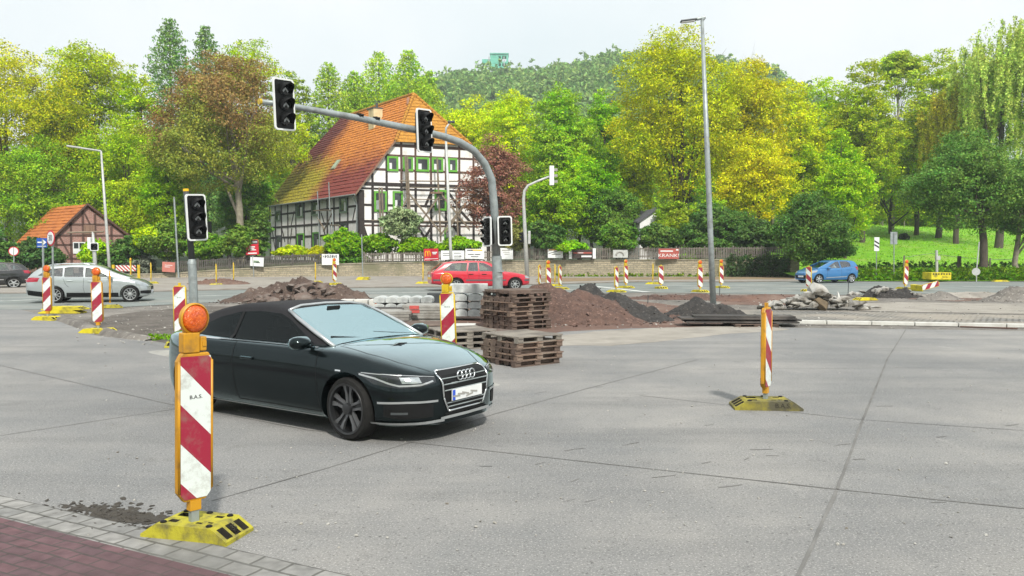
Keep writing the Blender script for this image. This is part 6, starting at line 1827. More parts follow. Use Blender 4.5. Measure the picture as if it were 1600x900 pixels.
def red_estate():
    fx, rx = (804 - 800) / FPX * 42.6, (712.5 - 800) / FPX * 41.8
    loc, rz, k = place_car((fx, 42.6, 0), (rx, 41.8, 0), 2.62)
    n = Vector((-math.sin(rz), math.cos(rz), 0)); loc = loc + n * .75
    T = thing('estate_car', 'old red estate car passing behind the curved signal mast', 'car', loc, rz); T.scale = (k, 1.08, 1.12)
    rx = lambda x: x if x > -2.4 else -2.4 + (x + 2.4) * (1.28 / .63)
    S = dict(hw=[(-3.03, .64), (-2.98, .74), (-2.8, .80), (-2.2, .845), (-1, .85), (.2, .845), (.55, .80), (.72, .72), (.80, .62)],
             zb=[(-3.03, .34), (-2.7, .26), (-2.2, .21), (0, .21), (.8, .26)],
             zs=[(-3.03, .84), (-2.6, .88), (-1.2, .87), (-.3, .84), (.3, .76), (.8, .62)],
             zt=[(-3.03, .89), (-2.8, .93), (-1, .92), (-.5, .92), (-.1, .88), (.4, .79), (.7, .70), (.80, .64)])
    G = dict(belt=.89, zt=[(-2.98, .93), (-2.86, 1.14), (-2.72, 1.34), (-2.55, 1.39), (-1.8, 1.42), (-1.3, 1.39), (-1.05, 1.30), (-.7, 1.10), (-.42, .915)],
             wr=[(-2.98, .53), (-2, .56), (-.42, .53)], wb=[(-2.98, .68), (-2.4, .76), (-1.2, .77), (-.42, .70)])
    win = [[(-.80, .93), (-1.12, 1.17), (-1.36, 1.29), (-1.58, 1.32), (-1.58, .94)], [(-1.66, .94), (-1.66, 1.325), (-2.02, 1.32), (-2.10, .94)], [(-2.18, .94), (-2.12, 1.315), (-2.58, 1.29), (-2.78, .97)]]
    for D_ in (S, G):
        for k_ in D_:
            if k_ != 'belt': D_[k_] = [(rx(a) if a < 0 else a * (.88 if a > .3 else 1), b) for a, b in D_[k_]]
    win = [[(rx(a), b) for a, b in w_] for w_ in win]
    bvh, body, cab = car_common(T, S, G, red_paint, .30, .19, 2.62, 'seven', [rim_dark, alu, alu], 7, win, (.55, .95, 1.26, .6, -1.3), (.54, .97, 1.28, -5, rx(-2.66)))
    lines(bvh, T, [[(-.52, .88), (-.54, .5), (-.5, .3)], [(-1.62, .9), (-1.64, .5), (-1.6, .3)], [(-2.14, .9), (-2.1, .7), (-2.05, .5)]])
    handles(bvh, T, [(-1.40, .78), (-1.98, .79)], black_pl); mirrors(T, -.72, .78, .93, red_paint, (.14, .18, .12))
    for s in (1, -1):
        m = MB(); strip(bvh, [(-.42, s * 1.6, .50), (-2.2, s * 1.6, .51)], (0, -s, 0), .07, .008, m); m.build('rub_strip', grey_trim, T)
        m = MB(); strip(bvh, [(.42, s * 1.6, .50), (.78, s * 1.4, .50)], (0, -s, 0), .09, .008, m); strip(bvh, [(-3.62, s * 1.4, .52), (-3.0, s * 1.6, .52)], (0, -s, 0), .09, .008, m); m.build('bumper_strip', grey_trim, T)
        decal(bvh, [(.82, s * .42, .68), (.70, s * .66, .69), (.50, s * .84, .70), (.52, s * .84, .58), (.72, s * .66, .56), (.82, s * .44, .56)], (-.8, -s * .6, 0), .006, 2).build('headlight', head_lens, T)
        decal(bvh, [(-4.2, s * .44, .84), (-4.2, s * .70, .84), (-4.2, s * .70, .70), (-4.2, s * .44, .70)], (1, 0, 0), .006, 2).build('tail_light', tail_red, T)
        m = MB(); m.tube([(-1.3, s * .52, 1.42), (-1.45, s * .52, 1.47), (-2.75, s * .5, 1.45), (-2.95, s * .5, 1.38)], .02, 6); m.build('roof_rail', black_pl, T)
    plate(T, -3.70, .70, False)
red_estate()

def blue_hatchback():
    fx, rx = (1277 - 800) / FPX * 52.2, (1337 - 800) / FPX * 53.4 - .0
    fx, rx = (1278 - 800) / FPX * 52.6, (1329 - 800) / FPX * 53.6
    loc, rz, k = place_car((fx, 52.6, 0), (rx, 53.6, 0), 2.385)
    n = Vector((-math.sin(rz), math.cos(rz), 0)); loc = loc - n * .70
    T = thing('hatchback', 'small bright blue hatchback driving left in front of the dark shrub', 'car', loc, rz); T.scale = (k, 1.03, 1.03)
    S = dict(hw=[(-2.98, .62), (-2.92, .72), (-2.75, .79), (-2.2, .83), (-1, .83), (.1, .825), (.42, .78), (.58, .68), (.68, .52)],
             zb=[(-2.98, .36), (-2.7, .24), (-2, .19), (0, .19), (.68, .22)],
             zs=[(-2.98, .92), (-2.6, .99), (-1.6, .93), (-.6, .88), (0, .82), (.4, .74), (.68, .58)],
             zt=[(-2.98, .98), (-2.8, 1.04), (-1.5, 1.0), (-.5, .98), (-.1, .95), (.3, .86), (.55, .76), (.68, .64)])
    G = dict(belt=.94, zt=[(-2.94, 1.02), (-2.88, 1.22), (-2.74, 1.40), (-2.5, 1.46), (-1.8, 1.49), (-1.3, 1.47), (-.9, 1.33), (-.4, 1.12), (-.02, .965)],
             wr=[(-2.94, .54), (-2, .57), (-.02, .54)], wb=[(-2.94, .68), (-2.4, .75), (-1.2, .76), (-.02, .68)])
    win = [[(-.62, .98), (-1.02, 1.22), (-1.28, 1.355), (-1.50, 1.385), (-1.54, .99)], [(-1.66, 1.0), (-1.62, 1.39), (-2.12, 1.385), (-2.32, 1.30), (-2.36, 1.08)]]
    bvh, body, cab = car_common(T, S, G, blue_paint, .29, .20, 2.385, 'five', [rim_dark, alu, alu], 6, win, (.54, 1.0, 1.34, .6, -1.25), (.54, 1.10, 1.38, -4, -2.5))
    lines(bvh, T, [[(-.55, .94), (-.58, .5), (-.52, .3)], [(-1.60, .97), (-1.62, .5), (-1.56, .3)], [(-2.36, .98), (-2.2, .66), (-2.0, .5)]])
    handles(bvh, T, [(-1.38, .82), (-2.12, .86)], blue_paint); mirrors(T, -.64, .78, .98, blue_paint, (.14, .19, .13))
    for s in (1, -1):
        m = MB(); strip(bvh, [(-.5, s * 1.6, .36), (-2.0, s * 1.6, .42)], (0, -s, 0), .05, .006, m); m.build('side_trim', alu, T)
        decal(bvh, [(.66, s * .42, .70), (.46, s * .66, .78), (.18, s * .86, .84), (.24, s * .86, .72), (.48, s * .68, .62), (.66, s * .46, .60)], (-.75, -s * .66, 0), .006, 3).build('headlight', head_lens, T)
        decal(bvh, [(-3.1, s * .50, 1.04), (-2.95, s * .74, 1.06), (-2.8, s * .84, 1.04), (-2.8, s * .84, .86), (-2.95, s * .72, .80), (-3.1, s * .54, .82)], (.75, -s * .66, 0), .006, 3).build('tail_light', tail_red, T)
    decal(bvh, [(2, -.50, .52), (2, .50, .52), (2, .42, .30), (2, -.42, .30)], (-1, 0, 0), .006, 3).build('grille', black_pl, T)
    plate(T, .70, .44, True); plate(T, -2.99, .62, False)
    # driver: seated figure, one skinned body
    D = bpy.data.objects.new('person', bpy.data.meshes.new('person')); COL.objects.link(D)
    V = [(-1.55, .36, .62), (-1.62, .36, .86), (-1.64, .36, 1.06), (-1.62, .36, 1.14), (-1.60, .36, 1.22), (-1.58, .36, 1.30),
         (-1.62, .55, 1.04), (-1.45, .62, .88), (-1.18, .52, .98), (-1.62, .17, 1.04), (-1.45, .12, .88), (-1.18, .24, .98),
         (-1.10, .46, .66), (-.85, .46, .42), (-1.10, .26, .66), (-.85, .26, .42)]
    E_ = [(0, 1), (1, 2), (2, 3), (3, 4), (4, 5), (2, 6), (6, 7), (7, 8), (2, 9), (9, 10), (10, 11), (0, 12), (12, 13), (0, 14), (14, 15)]
    rad = [.15, .14, .13, .06, .085, .08, .07, .05, .035, .07, .05, .035, .085, .06, .085, .06]
    D.data.from_pydata(V, E_, [])
    D.data.materials.append(shirt_m)
    sk = D.modifiers.new('skin', 'SKIN'); D.modifiers.new('smooth', 'SUBSURF').levels = 1
    for i, r in enumerate(rad): D.data.skin_vertices[0].data[i].radius = (r, r)
    D.data.skin_vertices[0].data[0].use_root = True
    D.location = loc; D.rotation_euler = (0, 0, rz)
    tag(D, 'driver in a white shirt sitting in the small blue hatchback', 'person')
    m = MB(); m.lathe([(0, -.11), (.06, -.09), (.085, -.02), (.088, .05), (.06, .1), (0, .115)], 14, Matrix.Diagonal(Vector((1.1, .9, 1))), (-1.57, .36, 1.27)); m.build('head', skin_m, D, smooth=True)
    m = MB(); m.lathe([(.094, .0), (.096, .05), (.07, .11), (0, .128)], 14, Matrix.Diagonal(Vector((1.05, .95, 1))), (-1.60, .36, 1.275)); m.build('hair', hair_m, D, smooth=True)
blue_hatchback()

def black_car():
    d = 45.0
    fx, rx = (-79 - 800) / FPX * 43.4, (21 - 800) / FPX * 45.0
    loc, rz, k = place_car((fx, 43.4, 0), (rx, 45.0, 0), 2.5)
    n = Vector((-math.sin(rz), math.cos(rz), 0)); loc = loc - n * .72
    T = thing('hatchback', 'black car cut off by the left picture edge ahead of the silver estate', 'car', loc, rz); T.scale = (k, 1.05, 1.0)
    S = dict(hw=[(-3.2, .64), (-3.14, .74), (-2.95, .81), (-2.4, .86), (-1, .86), (.2, .85), (.5, .80), (.72, .68), (.8, .5)],
             zb=[(-3.2, .36), (-2.9, .26), (-2, .2), (0, .2), (.8, .24)],
             zs=[(-3.2, .92), (-2.7, .98), (-1.2, .93), (-.4, .88), (.3, .78), (.8, .60)],
             zt=[(-3.2, .98), (-2.9, 1.03), (-1.2, 1.0), (-.4, .97), (.2, .88), (.6, .78), (.8, .66)])
    G = dict(belt=.95, zt=[(-3.14, 1.02), (-3.0, 1.22), (-2.8, 1.40), (-2.4, 1.48), (-1.8, 1.50), (-1.2, 1.45), (-.8, 1.28), (-.2, .98)],
             wr=[(-3.14, .54), (-2, .58), (-.2, .54)], wb=[(-3.14, .70), (-2.4, .78), (-1.2, .78), (-.2, .70)])
    win = [[(-.75, .99), (-1.1, 1.2), (-1.4, 1.35), (-1.62, 1.38), (-1.62, 1.0)], [(-1.70, 1.0), (-1.70, 1.385), (-2.2, 1.37), (-2.36, 1.02)], [(-2.44, 1.04), (-2.34, 1.34), (-2.62, 1.30), (-2.86, 1.08)]]
    bvh, body, cab = car_common(T, S, G, black_paint, .31, .21, 2.5, 'five', [rim_dark, alu, alu], 5, win, (.56, 1.0, 1.34, .6, -1.25), (.56, 1.08, 1.38, -4, -2.6))
    lines(bvh, T, [[(-.6, .94), (-.62, .5), (-.56, .3)], [(-1.66, .96), (-1.68, .5), (-1.6, .3)]], m_=grey_trim)
    handles(bvh, T, [(-1.4, .83), (-2.1, .85)], black_paint); mirrors(T, -.7, .82, 1.0, black_paint)
    for s in (1, -1):
        m = MB(); strip(bvh, [(-.42, s * 1.6, .50), (-2.1, s * 1.6, .51)], (0, -s, 0), .05, .008, m); strip(bvh, [(-2.95, s * 1.6, .5), (-3.15, s * 1.4, .5)], (0, -s, 0), .05, .008, m); m.build('rub_strip', alu, T)
        decal(bvh, [(-3.3, s * .60, 1.0), (-3.08, s * .74, 1.02), (-3.0, s * .86, 1.0), (-3.0, s * .86, .86), (-3.12, s * .74, .84), (-3.3, s * .62, .86)], (.75, -s * .66, 0), .006, 3).build('tail_light', tail_red, T)
    plate(T, -3.215, .72, False)
black_car()
# ------------------------------------------------------------------ warning beacons on plastic foot plates
def plate_mesh():
    L, W_, h = .42, .205, .115
    m = MB()
    m.prism([(-L, -W_, 0), (L, -W_, 0), (L, -W_, .03), (.27, -W_, h), (-.27, -W_, h), (-L, -W_, .03)], (0, 2 * W_, 0))
    cut = []
    def hole(x, y, sx, sy, z0):
        c = MB(); c.cur = 1; c.box((x, y, z0 + .15), (sx, sy, .3)); cut.append(c.mesh('c', [black_hole, black_hole]))
    hole(-.17, .08, .13, .09, .06); hole(-.17, -.09, .09, .07, .06); hole(.15, .10, .08, .05, .07); hole(.08, -.09, .06, .035, .07); hole(.17, -.06, .05, .03, .08)
    for s in (1, -1):
        for y in (-.12, 0, .12): hole(s * .35, y, .105, .085, .022)
    me = bool_diff(m.mesh('p', [base_yel, black_hole]), cut)
    return me
PLATE = plate_mesh()
def plate_obj(parent, m_=None, studs=False):
    me = PLATE if m_ is None else PLATE.copy()
    if m_ is not None: me.materials[0] = m_
    o = bpy.data.objects.new('foot_plate', me); COL.objects.link(o); o.parent = parent
    b = o.modifiers.new('bevel', 'BEVEL'); b.width = .008; b.segments = 2; b.limit_method = 'ANGLE'
    for x, y in ((-.23, -.15), (-.23, .16), (.22, .15), (.22, -.15), (.0, .17)) if studs else ():
        m = MB(); m.lathe([(.028, .10), (.028, .122), (.018, .128), (0, .128)], 10, None, (x, y, 0)); m.build('rubber_stud', black_pl, o)
    return o
def beacon(loc, rz=0.0, bz=-90.0, lamp=True, sheet_=None, lean=0.0, frame=None, base=None, detail=False, z0=.0):
    """board faces local -Y; foot plate is turned by bz relative to the board"""
    T = thing('warning_beacon', '', 'warning beacon', loc, R(rz)); T.rotation_euler = (R(lean) * .4, R(lean), R(rz))
    frame = frame or yellow_pl
    p = plate_obj(T, base, base is base_yel or base is base_dirty); p.rotation_euler = (0, 0, R(bz))
    m = MB(); m.box((0, 0, .20), (.06, .045, .24)); s = m.build('post', galv, T)
    m = MB(); m.box((0, 0, .225), (.085, .06, .07)); m.build('post_collar', frame, s)
    # board frame with cut corners
    m = MB()
    w, z0_, z1_, c = .137, .255, 1.285, .055
    o = [(-w, z0_ + c * 1.3), (-w + c, z0_), (w - c, z0_), (w, z0_ + c * 1.3), (w, z1_ - c), (w - c * .6, z1_), (-w + c * .6, z1_), (-w, z1_ - c)]
    m.prism([(x, -.026, z) for x, z in o], (0, .052, 0))
    f = m.build('board_frame', frame, T, bevel=.010)
    q = [(-.116, .31), (-.085, .275), (.085, .275), (.116, .31), (.116, 1.262), (-.116, 1.262)]
    for sgn, nm in ((-1, 'front'), (1, 'back')):
        m = MB(); m.prism([(x, sgn * .029, z) for x, z in q], (0, sgn * .004, 0)); m.build('striped_sheet', sheet_ or stripe_dn, T)
    m = MB()
    m.tube([(-.126, -.028, .33), (-.126, -.028, 1.23)], .011, 6); m.tube([(.126, -.028, .33), (.126, -.028, 1.23)], .011, 6); m.build('side_rail', frame, f, smooth=True)
    if lamp:
        m = MB(); m.box((-.03, .01, 1.355), (.125, .085, .14)); m.box((.062, .0, 1.345), (.05, .06, .10)); b = m.build('battery_box', frame, T, bevel=.008)
        m = MB(); m.box((.066, -.032, 1.345), (.03, .008, .035)); m.build('lock', orange_pl, b)
        M = Matrix.Rotation(R(90), 3, 'X')
        m = MB(); m.lathe([(.0, -.055), (.075, -.05), (.108, -.02), (.110, .02), (.100, .03), (.094, .012)], 28, M, (.0, 0, 1.52)); m.box((-.01, .02, 1.43), (.11, .06, .06)); m.build('lamp_housing', frame, T, angle=40)
        m = MB(); m.lathe([(.096, .005), (.094, .026), (.080, .040), (.055, .049), (.028, .053), (0, .054)], 28, M, (.0, 0, 1.52))
        m.cur = 0
        m.build('amber_lens', amber, T, smooth=True)
    else:
        m = MB(); m.box((0, 0, 1.31), (.05, .035, .07)); m.build('post_tip', frame, T)
    return T
def bas(T, z, x=.0, size=.036):
    t = text('B.A.S.', size, ink, T, (x, -.0345, z), (R(90), 0, 0), ext=.0008, sx=1.2); return t

N_ = 'warning beacon'
p = gp(303, 838)
hero = beacon((p.x, p.y, 0), 48, -62, True, stripe_dn, 0.0, orange_pl, base_yel)
hero['label'] = 'nearest warning beacon with a big amber lamp on its yellow foot plate'
bas(hero, .98); hero.rotation_euler = (0, R(1.0), R(48)); hero.scale = (.93, .93, 1)
pl = [c for c in hero.children if c.name.startswith('foot_plate')][0]
pl.scale = (.86, .88, .95); pl.location = (.04, .02, 0)
text('35', .07, black_hole, pl, (.36, .0, .082), (R(38), 0, R(90)), 'embossed_number', .001)
def place(px, py, label, rz, bz, lamp, sh, lean=0, frame=None, base=None, z=0.0, bas_z=None, group=None):
    p = gp(px, py, z)
    T = beacon((p.x, p.y, z), rz, bz, lamp, sh, lean, frame, base); T['label'] = label
    if group: T['group'] = group
    if bas_z: bas(T, bas_z)
    return T
place(1196, 637, 'warning beacon without a lamp standing alone on the open concrete road at the right', 55, -60, False, stripe_dn, -.3, orange_pl, base_dirty)
b2 = [o for o in COL.objects if o.get('label', '').startswith('warning beacon without a lamp standing alone')][0]
plb = [c for c in b2.children if c.name.startswith('foot_plate')][0]
text('B.A.S.', .085, black_hole, plb, (.17, -.2065, .062), (R(90), 0, 0), 'embossed_lettering', .001)
place(703, 570, 'warning beacon with an amber lamp between the dark convertible and the pallets', -8, -90, True, stripe_up, -2.2, None, base_yel, 0, 1.03)
place(283, 540, 'warning beacon without a lamp beside the left signal pole', 4, -90, False, stripe_up, -.5, None, base_yel, 0, 1.03)
place(154, 520, 'warning beacon with an amber lamp at the end of the rough asphalt ramp', 4, -20, True, stripe_up, -1.0, orange_pl, base_bright)
place(75, 500, 'warning beacon with an amber lamp in front of the rear of the silver estate car', -4, -14, True, stripe_up, 0, orange_pl, base_bright)
place(172, 481, 'edge on orange warning beacon in front of the driver door of the silver estate', 116, -90, False, stripe_up, 1, orange_pl, base_yel)
far = [  # px, ground py, label, rz, lamp, sheet
    (338, 446, 'edge on yellow beacon left of the tall red poster', 88, False), (365, 443, 'edge on yellow beacon in front of the tall red poster', 92, False),
    (493, 441.5, 'edge on yellow beacon behind the brown rubble heap', 88, False), (205, 443, 'yellow beacon behind the bonnet of the silver estate', 80, True),
    (236, 443, 'slim edge on yellow beacon right of the silver estate bonnet', 90, False), (523, 445, 'striped yellow beacon below the hand painted sheet', 40, True),
    (661, 443, 'edge on yellow beacon left of the red estate tail', 88, False), (730, 453, 'striped beacon with a lamp standing before the red estate', 30, True),
    (843, 450, 'yellow beacon right of the bent signal pole', 70, False), (857, 457, 'striped beacon with a lamp left of a group of yellow beacons', 38, True),
    (867, 447, 'edge on yellow beacon behind the group by the bent pole', 88, False), (875, 452, 'half turned yellow beacon at the right of the group by the bent pole', 62, False),
    (963, 456.5, 'half turned striped beacon nearest below the pale grey banner', 55, False), (978, 450, 'striped beacon with a lamp close to the pale grey banner', 45, True),
    (1020, 444, 'bright yellow edge on beacon left of the faded red banner', 88, False), (1033, 451, 'facing striped beacon below the faded red banner', 20, False),
    (1094, 456.5, 'striped beacon with a lamp left of the tall street lamp', 35, True), (1127, 450, 'striped beacon with a lamp right of the tall street lamp', 40, True),
    (1264, 455, 'striped beacon partly hidden by the grey rubble heap', -28, False), (1414, 452, 'striped beacon with a lamp leaning beside the fallen one', 45, True)]
protoL = protoN = None
for px, py, lb, rz, lamp in far:
    p = gp(px, py)
    z = top_z if py < 446 and px < 840 or py < 444 else .0
    p = gp(px, py, z)
    if lamp and protoL is None: T = protoL = beacon((0, 0, 0), 0, -90, True, stripe_dn, 0, yellow_pl, base_bright)
    elif not lamp and protoN is None: T = protoN = beacon((0, 0, 0), 0, -90, False, stripe_dn, 0, yellow_pl, base_bright)
    else: T = copy_tree(protoL if lamp else protoN)
    T.location = (p.x, p.y, z); T.rotation_euler = (0, R(-1 if px != 1414 else 3), R(rz) - math.atan((px - 800) / FPX))
    # at this distance the boards read taller than wide
    T.scale = (1.12, 1.12, 1.0)
    tag(T, lb, 'warning beacon', 'warning beacons across the far road')
# fallen beacon
p = gp(1447, 455); T = copy_tree(protoN); T.location = (p.x - .5, p.y, .10); T.rotation_euler = (R(4), R(76), R(12)); T.scale = (1.1, 1.1, 1)
tag(T, 'fallen striped beacon lying beside its foot plate on the far road', 'warning beacon', 'warning beacons across the far road')
# loose foot plates
for px, py, rz, lb, ht, m_ in ((98, 489, 2, 'thick yellow foot plate stack lying before the silver estate', .22, base_bright), (567, 438.5, 0, 'bright yellow foot plate by the thin post on the far pavement', .2, base_bright), (1352, 469, 20, 'small yellow foot plate lying right of the grey rubble', .1, base_bright)):
    p = gp(px, py); T = thing('loose_foot_plate', lb, 'foot plate', (p.x, p.y, 0 if py > 440 else top_z), R(rz))
    n = 2 if ht > .15 else 1
    for i in range(n):
        o = plate_obj(T, m_); o.location = (.06 * i, 0, .118 * i); 
    T.scale = (1.15, 1.1, .9) if px != 98 else (1.6, 1.2, .95)
# yellow-red barrier behind the silver estate
p = gp(197, 442, top_z); T = thing('barrier', 'short red and white barrier board on yellow stands behind the silver estate', 'barrier', (p.x, p.y, top_z), R(4))
m = MB(); m.box((0, 0, .95), (1.25, .04, .38)); m.build('striped_board', stripe_bar, T)
for x in (-.8, .8): m = MB(); m.box((x, .03, .55), (.16, .06, 1.25)); m.box((x, .03, .05), (.7, .3, .1)); m.build('stand', yellow_pl, T)

# ------------------------------------------------------------------ traffic signals
def rounded(w, h, r, n=5):
    out = []
    for cx, cz, a0 in ((w / 2 - r, h / 2 - r, 0), (-w / 2 + r, h / 2 - r, 90), (-w / 2 + r, -h / 2 + r, 180), (w / 2 - r, -h / 2 + r, 270)):
        for i in range(n + 1):
            a = R(a0 + 90 * i / n); out.append((cx + r * math.cos(a), cz + r * math.sin(a)))
    return out
def signal_head(parent, loc, rz, w=.50, h=1.12, ry=0.0, d=.10, arrow=True, name='signal_head', plate_=True, n=3):
    """three aspects facing local -Y"""
    O = MB(); O.box((0, .07, 0), (w * .72, .16, h * .90))
    H = O.build(name, black_pl, parent, bevel=.02); H.location = loc; H.rotation_euler = (0, ry, rz)
    if plate_:
        ow, ih = rounded(w + .07, h + .07, .07), rounded(w, h, .05)
        m = MB(); m.prism([(x, -.012, z) for x, z in ih], (0, .02, 0)); m.build('backing_board', black_pl, H)
        m = MB(); k = len(ow)
        m.add([(x, -.022, z) for x, z in ow] + [(x, -.022, z) for x, z in ih] + [(x, .012, z) for x, z in ow], [(i, i + k, (i + 1) % k + k, (i + 1) % k) for i in range(k)] + [(i, (i + 1) % k, (i + 1) % k + 2 * k, i + 2 * k) for i in range(k)])
        m.build('white_border', white_pl, H)
    pitch = h * .92 / n; r = min(w * .36, pitch * .42)
    for i in range(n):
        z = (i - (n - 1) / 2) * -pitch
        M = Matrix.Rotation(R(90), 3, 'X')
        m = MB(); m.lathe([(r * 1.02, .0), (r * .98, .03), (r * .6, .048), (0, .055)], 20, M, (0, -.012, z)); L_ = m.build('lens', lens_dark, H, smooth=True)
        # visor: open half tube
        m = MB(); vs = []; k = 15
        for j in range(k):
            a = R(-28 + 236 * j / (k - 1)); L2 = r * 2.2 * (.5 + .5 * max(0, math.sin(a)))
            for rr, yy in ((r * 1.10, -.012), (r * 1.05, -.012 - L2), (r * 1.01, -.012 - L2), (r * 1.06, -.012)):
                vs.append((rr * math.cos(a), yy, z + rr * math.sin(a) - (.03 if yy < -.1 else 0)))
        m.add(vs, [(j * 4 + q, j * 4 + (q + 1) % 4, j * 4 + 4 + (q + 1) % 4, j * 4 + 4 + q) for j in range(k - 1) for q in range(4)])
        m.build('visor', black_pl, H, smooth=True)
        if arrow:
            m = MB()
            for sx in (-1, 1):
                m.prism([(sx * .0, -.072, z + r * .30), (sx * r * .60, -.066, z - r * .30), (sx * r * .42, -.066, z - r * .52), (sx * .0, -.072, z - r * .05)], (0, -.004, 0))
            m.build('arrow_mask', arrow_m, H)
    return H
def curved_mast():
    base = Vector(((778 - 800) / FPX * 21.5, 21.5, 0))
    T = thing('signal_mast', 'tall curved grey signal mast reaching out over the road with two signals on its arm', 'traffic signal', base)
    def loc(px, py, d): return at(px, py, d) - base
    A, B_ = loc(664, 206, 19.7), loc(447, 164, 17.3)
    dirn = (B_ - A); dirh = Vector((dirn.x, dirn.y, 0)).normalized()
    pb = loc(769, 300, 21.4)
    m = MB()
    m.tube([(0, 0, 0), (-.01, 0, 1.35), loc(776, 400, 21.5)], [.142, .138, .132], 16)
    m.tube([(0, 0, 1.33), (0, 0, 1.42)], [.142, .118], 16); m.build('lower_pole', galv, T, angle=40)
    bend0 = loc(772, 320, 21.4); P = [loc(776, 402, 21.5), bend0, loc(768, 280, 21.35), loc(757, 255, 21.2), loc(740, 235, 20.95), loc(718, 222, 20.6), loc(695, 214, 20.25), A, A.lerp(B_, .5) + Vector((0, 0, .02)), B_, loc(408, 159, 16.9)]
    m = MB(); m.tube(P, [.112, .106, .103, .10, .097, .095, .092, .087, .075, .062, .056], 16); m.build('curved_arm', galv, T, smooth=True)
    m = MB(); e = P[-1]; m.tube([e, e + (P[-1] - P[-2]).normalized() * .05], .066, 12); m.build('end_cap', yellow_pl, T)
    for f in (.40, .52): m = MB(); q = A.lerp(B_, f); m.tube([q + Vector((-.02, 0, .10)), q + Vector((.15, 0, .08))], .028, 8); m.box(q + Vector((.05, 0, .085)), (.08, .08, .07)); m.build('detector', black_pl, T)
    k = FPX / 17.3
    signal_head(T, B_ + Vector((.0, -.16, -.02)), R(52), .46, 1.02, R(-2.5))
    signal_head(T, A + Vector((.0, -.18, .0)), R(52), .44, .98, R(-2.5))
    signal_head(T, loc(787, 361, 21.4) + Vector((.03, -.10, 0)), R(16), .33, .72, R(-1.5))
    h = signal_head(T, loc(763, 362, 21.4) + Vector((-.02, -.02, 0)), R(-58), .33, .72, R(-1.5))
    m = MB(); m.box(loc(776, 345, 21.5), (.5, .06, .04)); m.box(loc(776, 376, 21.5), (.5, .06, .04)); m.build('bracket', galv, T)
    m = MB(); q = loc(779, 425, 21.5); m.tube([q, q + Vector((0, 0, .05))], .15, 14); m.build('clamp_ring', galv, T)
curved_mast()
def left_signal():
    d = 18.2; b = Vector(((304 - 800) / FPX * d, d, 0))
    T = thing('signal_pole', 'grey signal pole with one three light signal standing behind the nearest beacon', 'traffic signal', b)
    loc = lambda px, py: at(px, py, d) - b
    m = MB(); m.tube([(0, 0, 0), loc(300, 410)], [.098, .094], 14); m.tube([loc(300, 412), loc(300, 405)], [.10, .074], 14); m.build('lower_pole', galv, T, angle=40)
    m = MB(); m.tube([loc(300, 408), loc(290.5, 297)], [.072, .060], 12); m.build('upper_pole', dark_steel, T, smooth=True)
    m = MB(); m.tube([loc(290.6, 299), loc(290.3, 295)], .064, 12); m.build('end_cap', arch_yel, T)
    signal_head(T, loc(309, 340) + Vector((0, -.08, 0)), R(52), .42, .98, R(-3))
left_signal()
def bent_signal():
    d = 62.0; b = Vector(((824 - 800) / FPX * d, d, 0))
    T = thing('signal_pole', 'pale bent signal pole with a signal seen from behind near the far wall', 'traffic signal', b)
    loc = lambda px, py: at(px, py, d) - b
    m = MB(); m.tube([(0, 0, 0), loc(820.5, 365), loc(818, 312), loc(819.5, 298), loc(825, 290), loc(840, 283), loc(858, 276)], [.17, .15, .12, .11, .10, .09, .08], 10); m.build('pole', white_steel, T, smooth=True)
    m = MB(); c = loc(862, 274.5); m.box(c, (.36, .3, 1.5)); m.build('signal_back', white_pl, T, bevel=.05)
    m = MB()
    for i in range(3): m.box(c + Vector((.3, .0, .45 - .45 * i)), (.3, .2, .2))
    m.build('visor', slab_grey, T)
    m = MB(); m.box(loc(827, 371), (.2, .2, 1.0)); m.build('signal_back', white_steel, T, bevel=.03)
    signal_head(T, loc(815.5, 371), R(-70), .34, .9, 0, arrow=False, plate_=False)
bent_signal()
def ped_signal():
    d = 38.0; b = Vector(((150 - 800) / FPX * d, d, 0))
    T = thing('pedestrian_signal', 'small pedestrian signal with a white frame on a pale post behind the silver estate', 'traffic signal', b)
    loc = lambda px, py: at(px, py, d) - b
    m = MB(); m.tube([(0, 0, 0), loc(147.5, 395), loc(145, 362)], [.10, .085, .05], 10); m.build('post', white_steel, T, smooth=True)
    signal_head(T, loc(149, 385.5) + Vector((0, -.1, 0)), R(14), .30, .32, 0, n=1, arrow=False)
    m = MB(); m.box(loc(141, 380) + Vector((0, -.05, 0)), (.14, .2, .55)); m.build('signal_box', white_pl, T, bevel=.02)
    m = MB(); m.tube([loc(105, 363.5), loc(162, 362)], .05, 6); m.build('cross_bar', scaf_wood, T)
ped_signal()

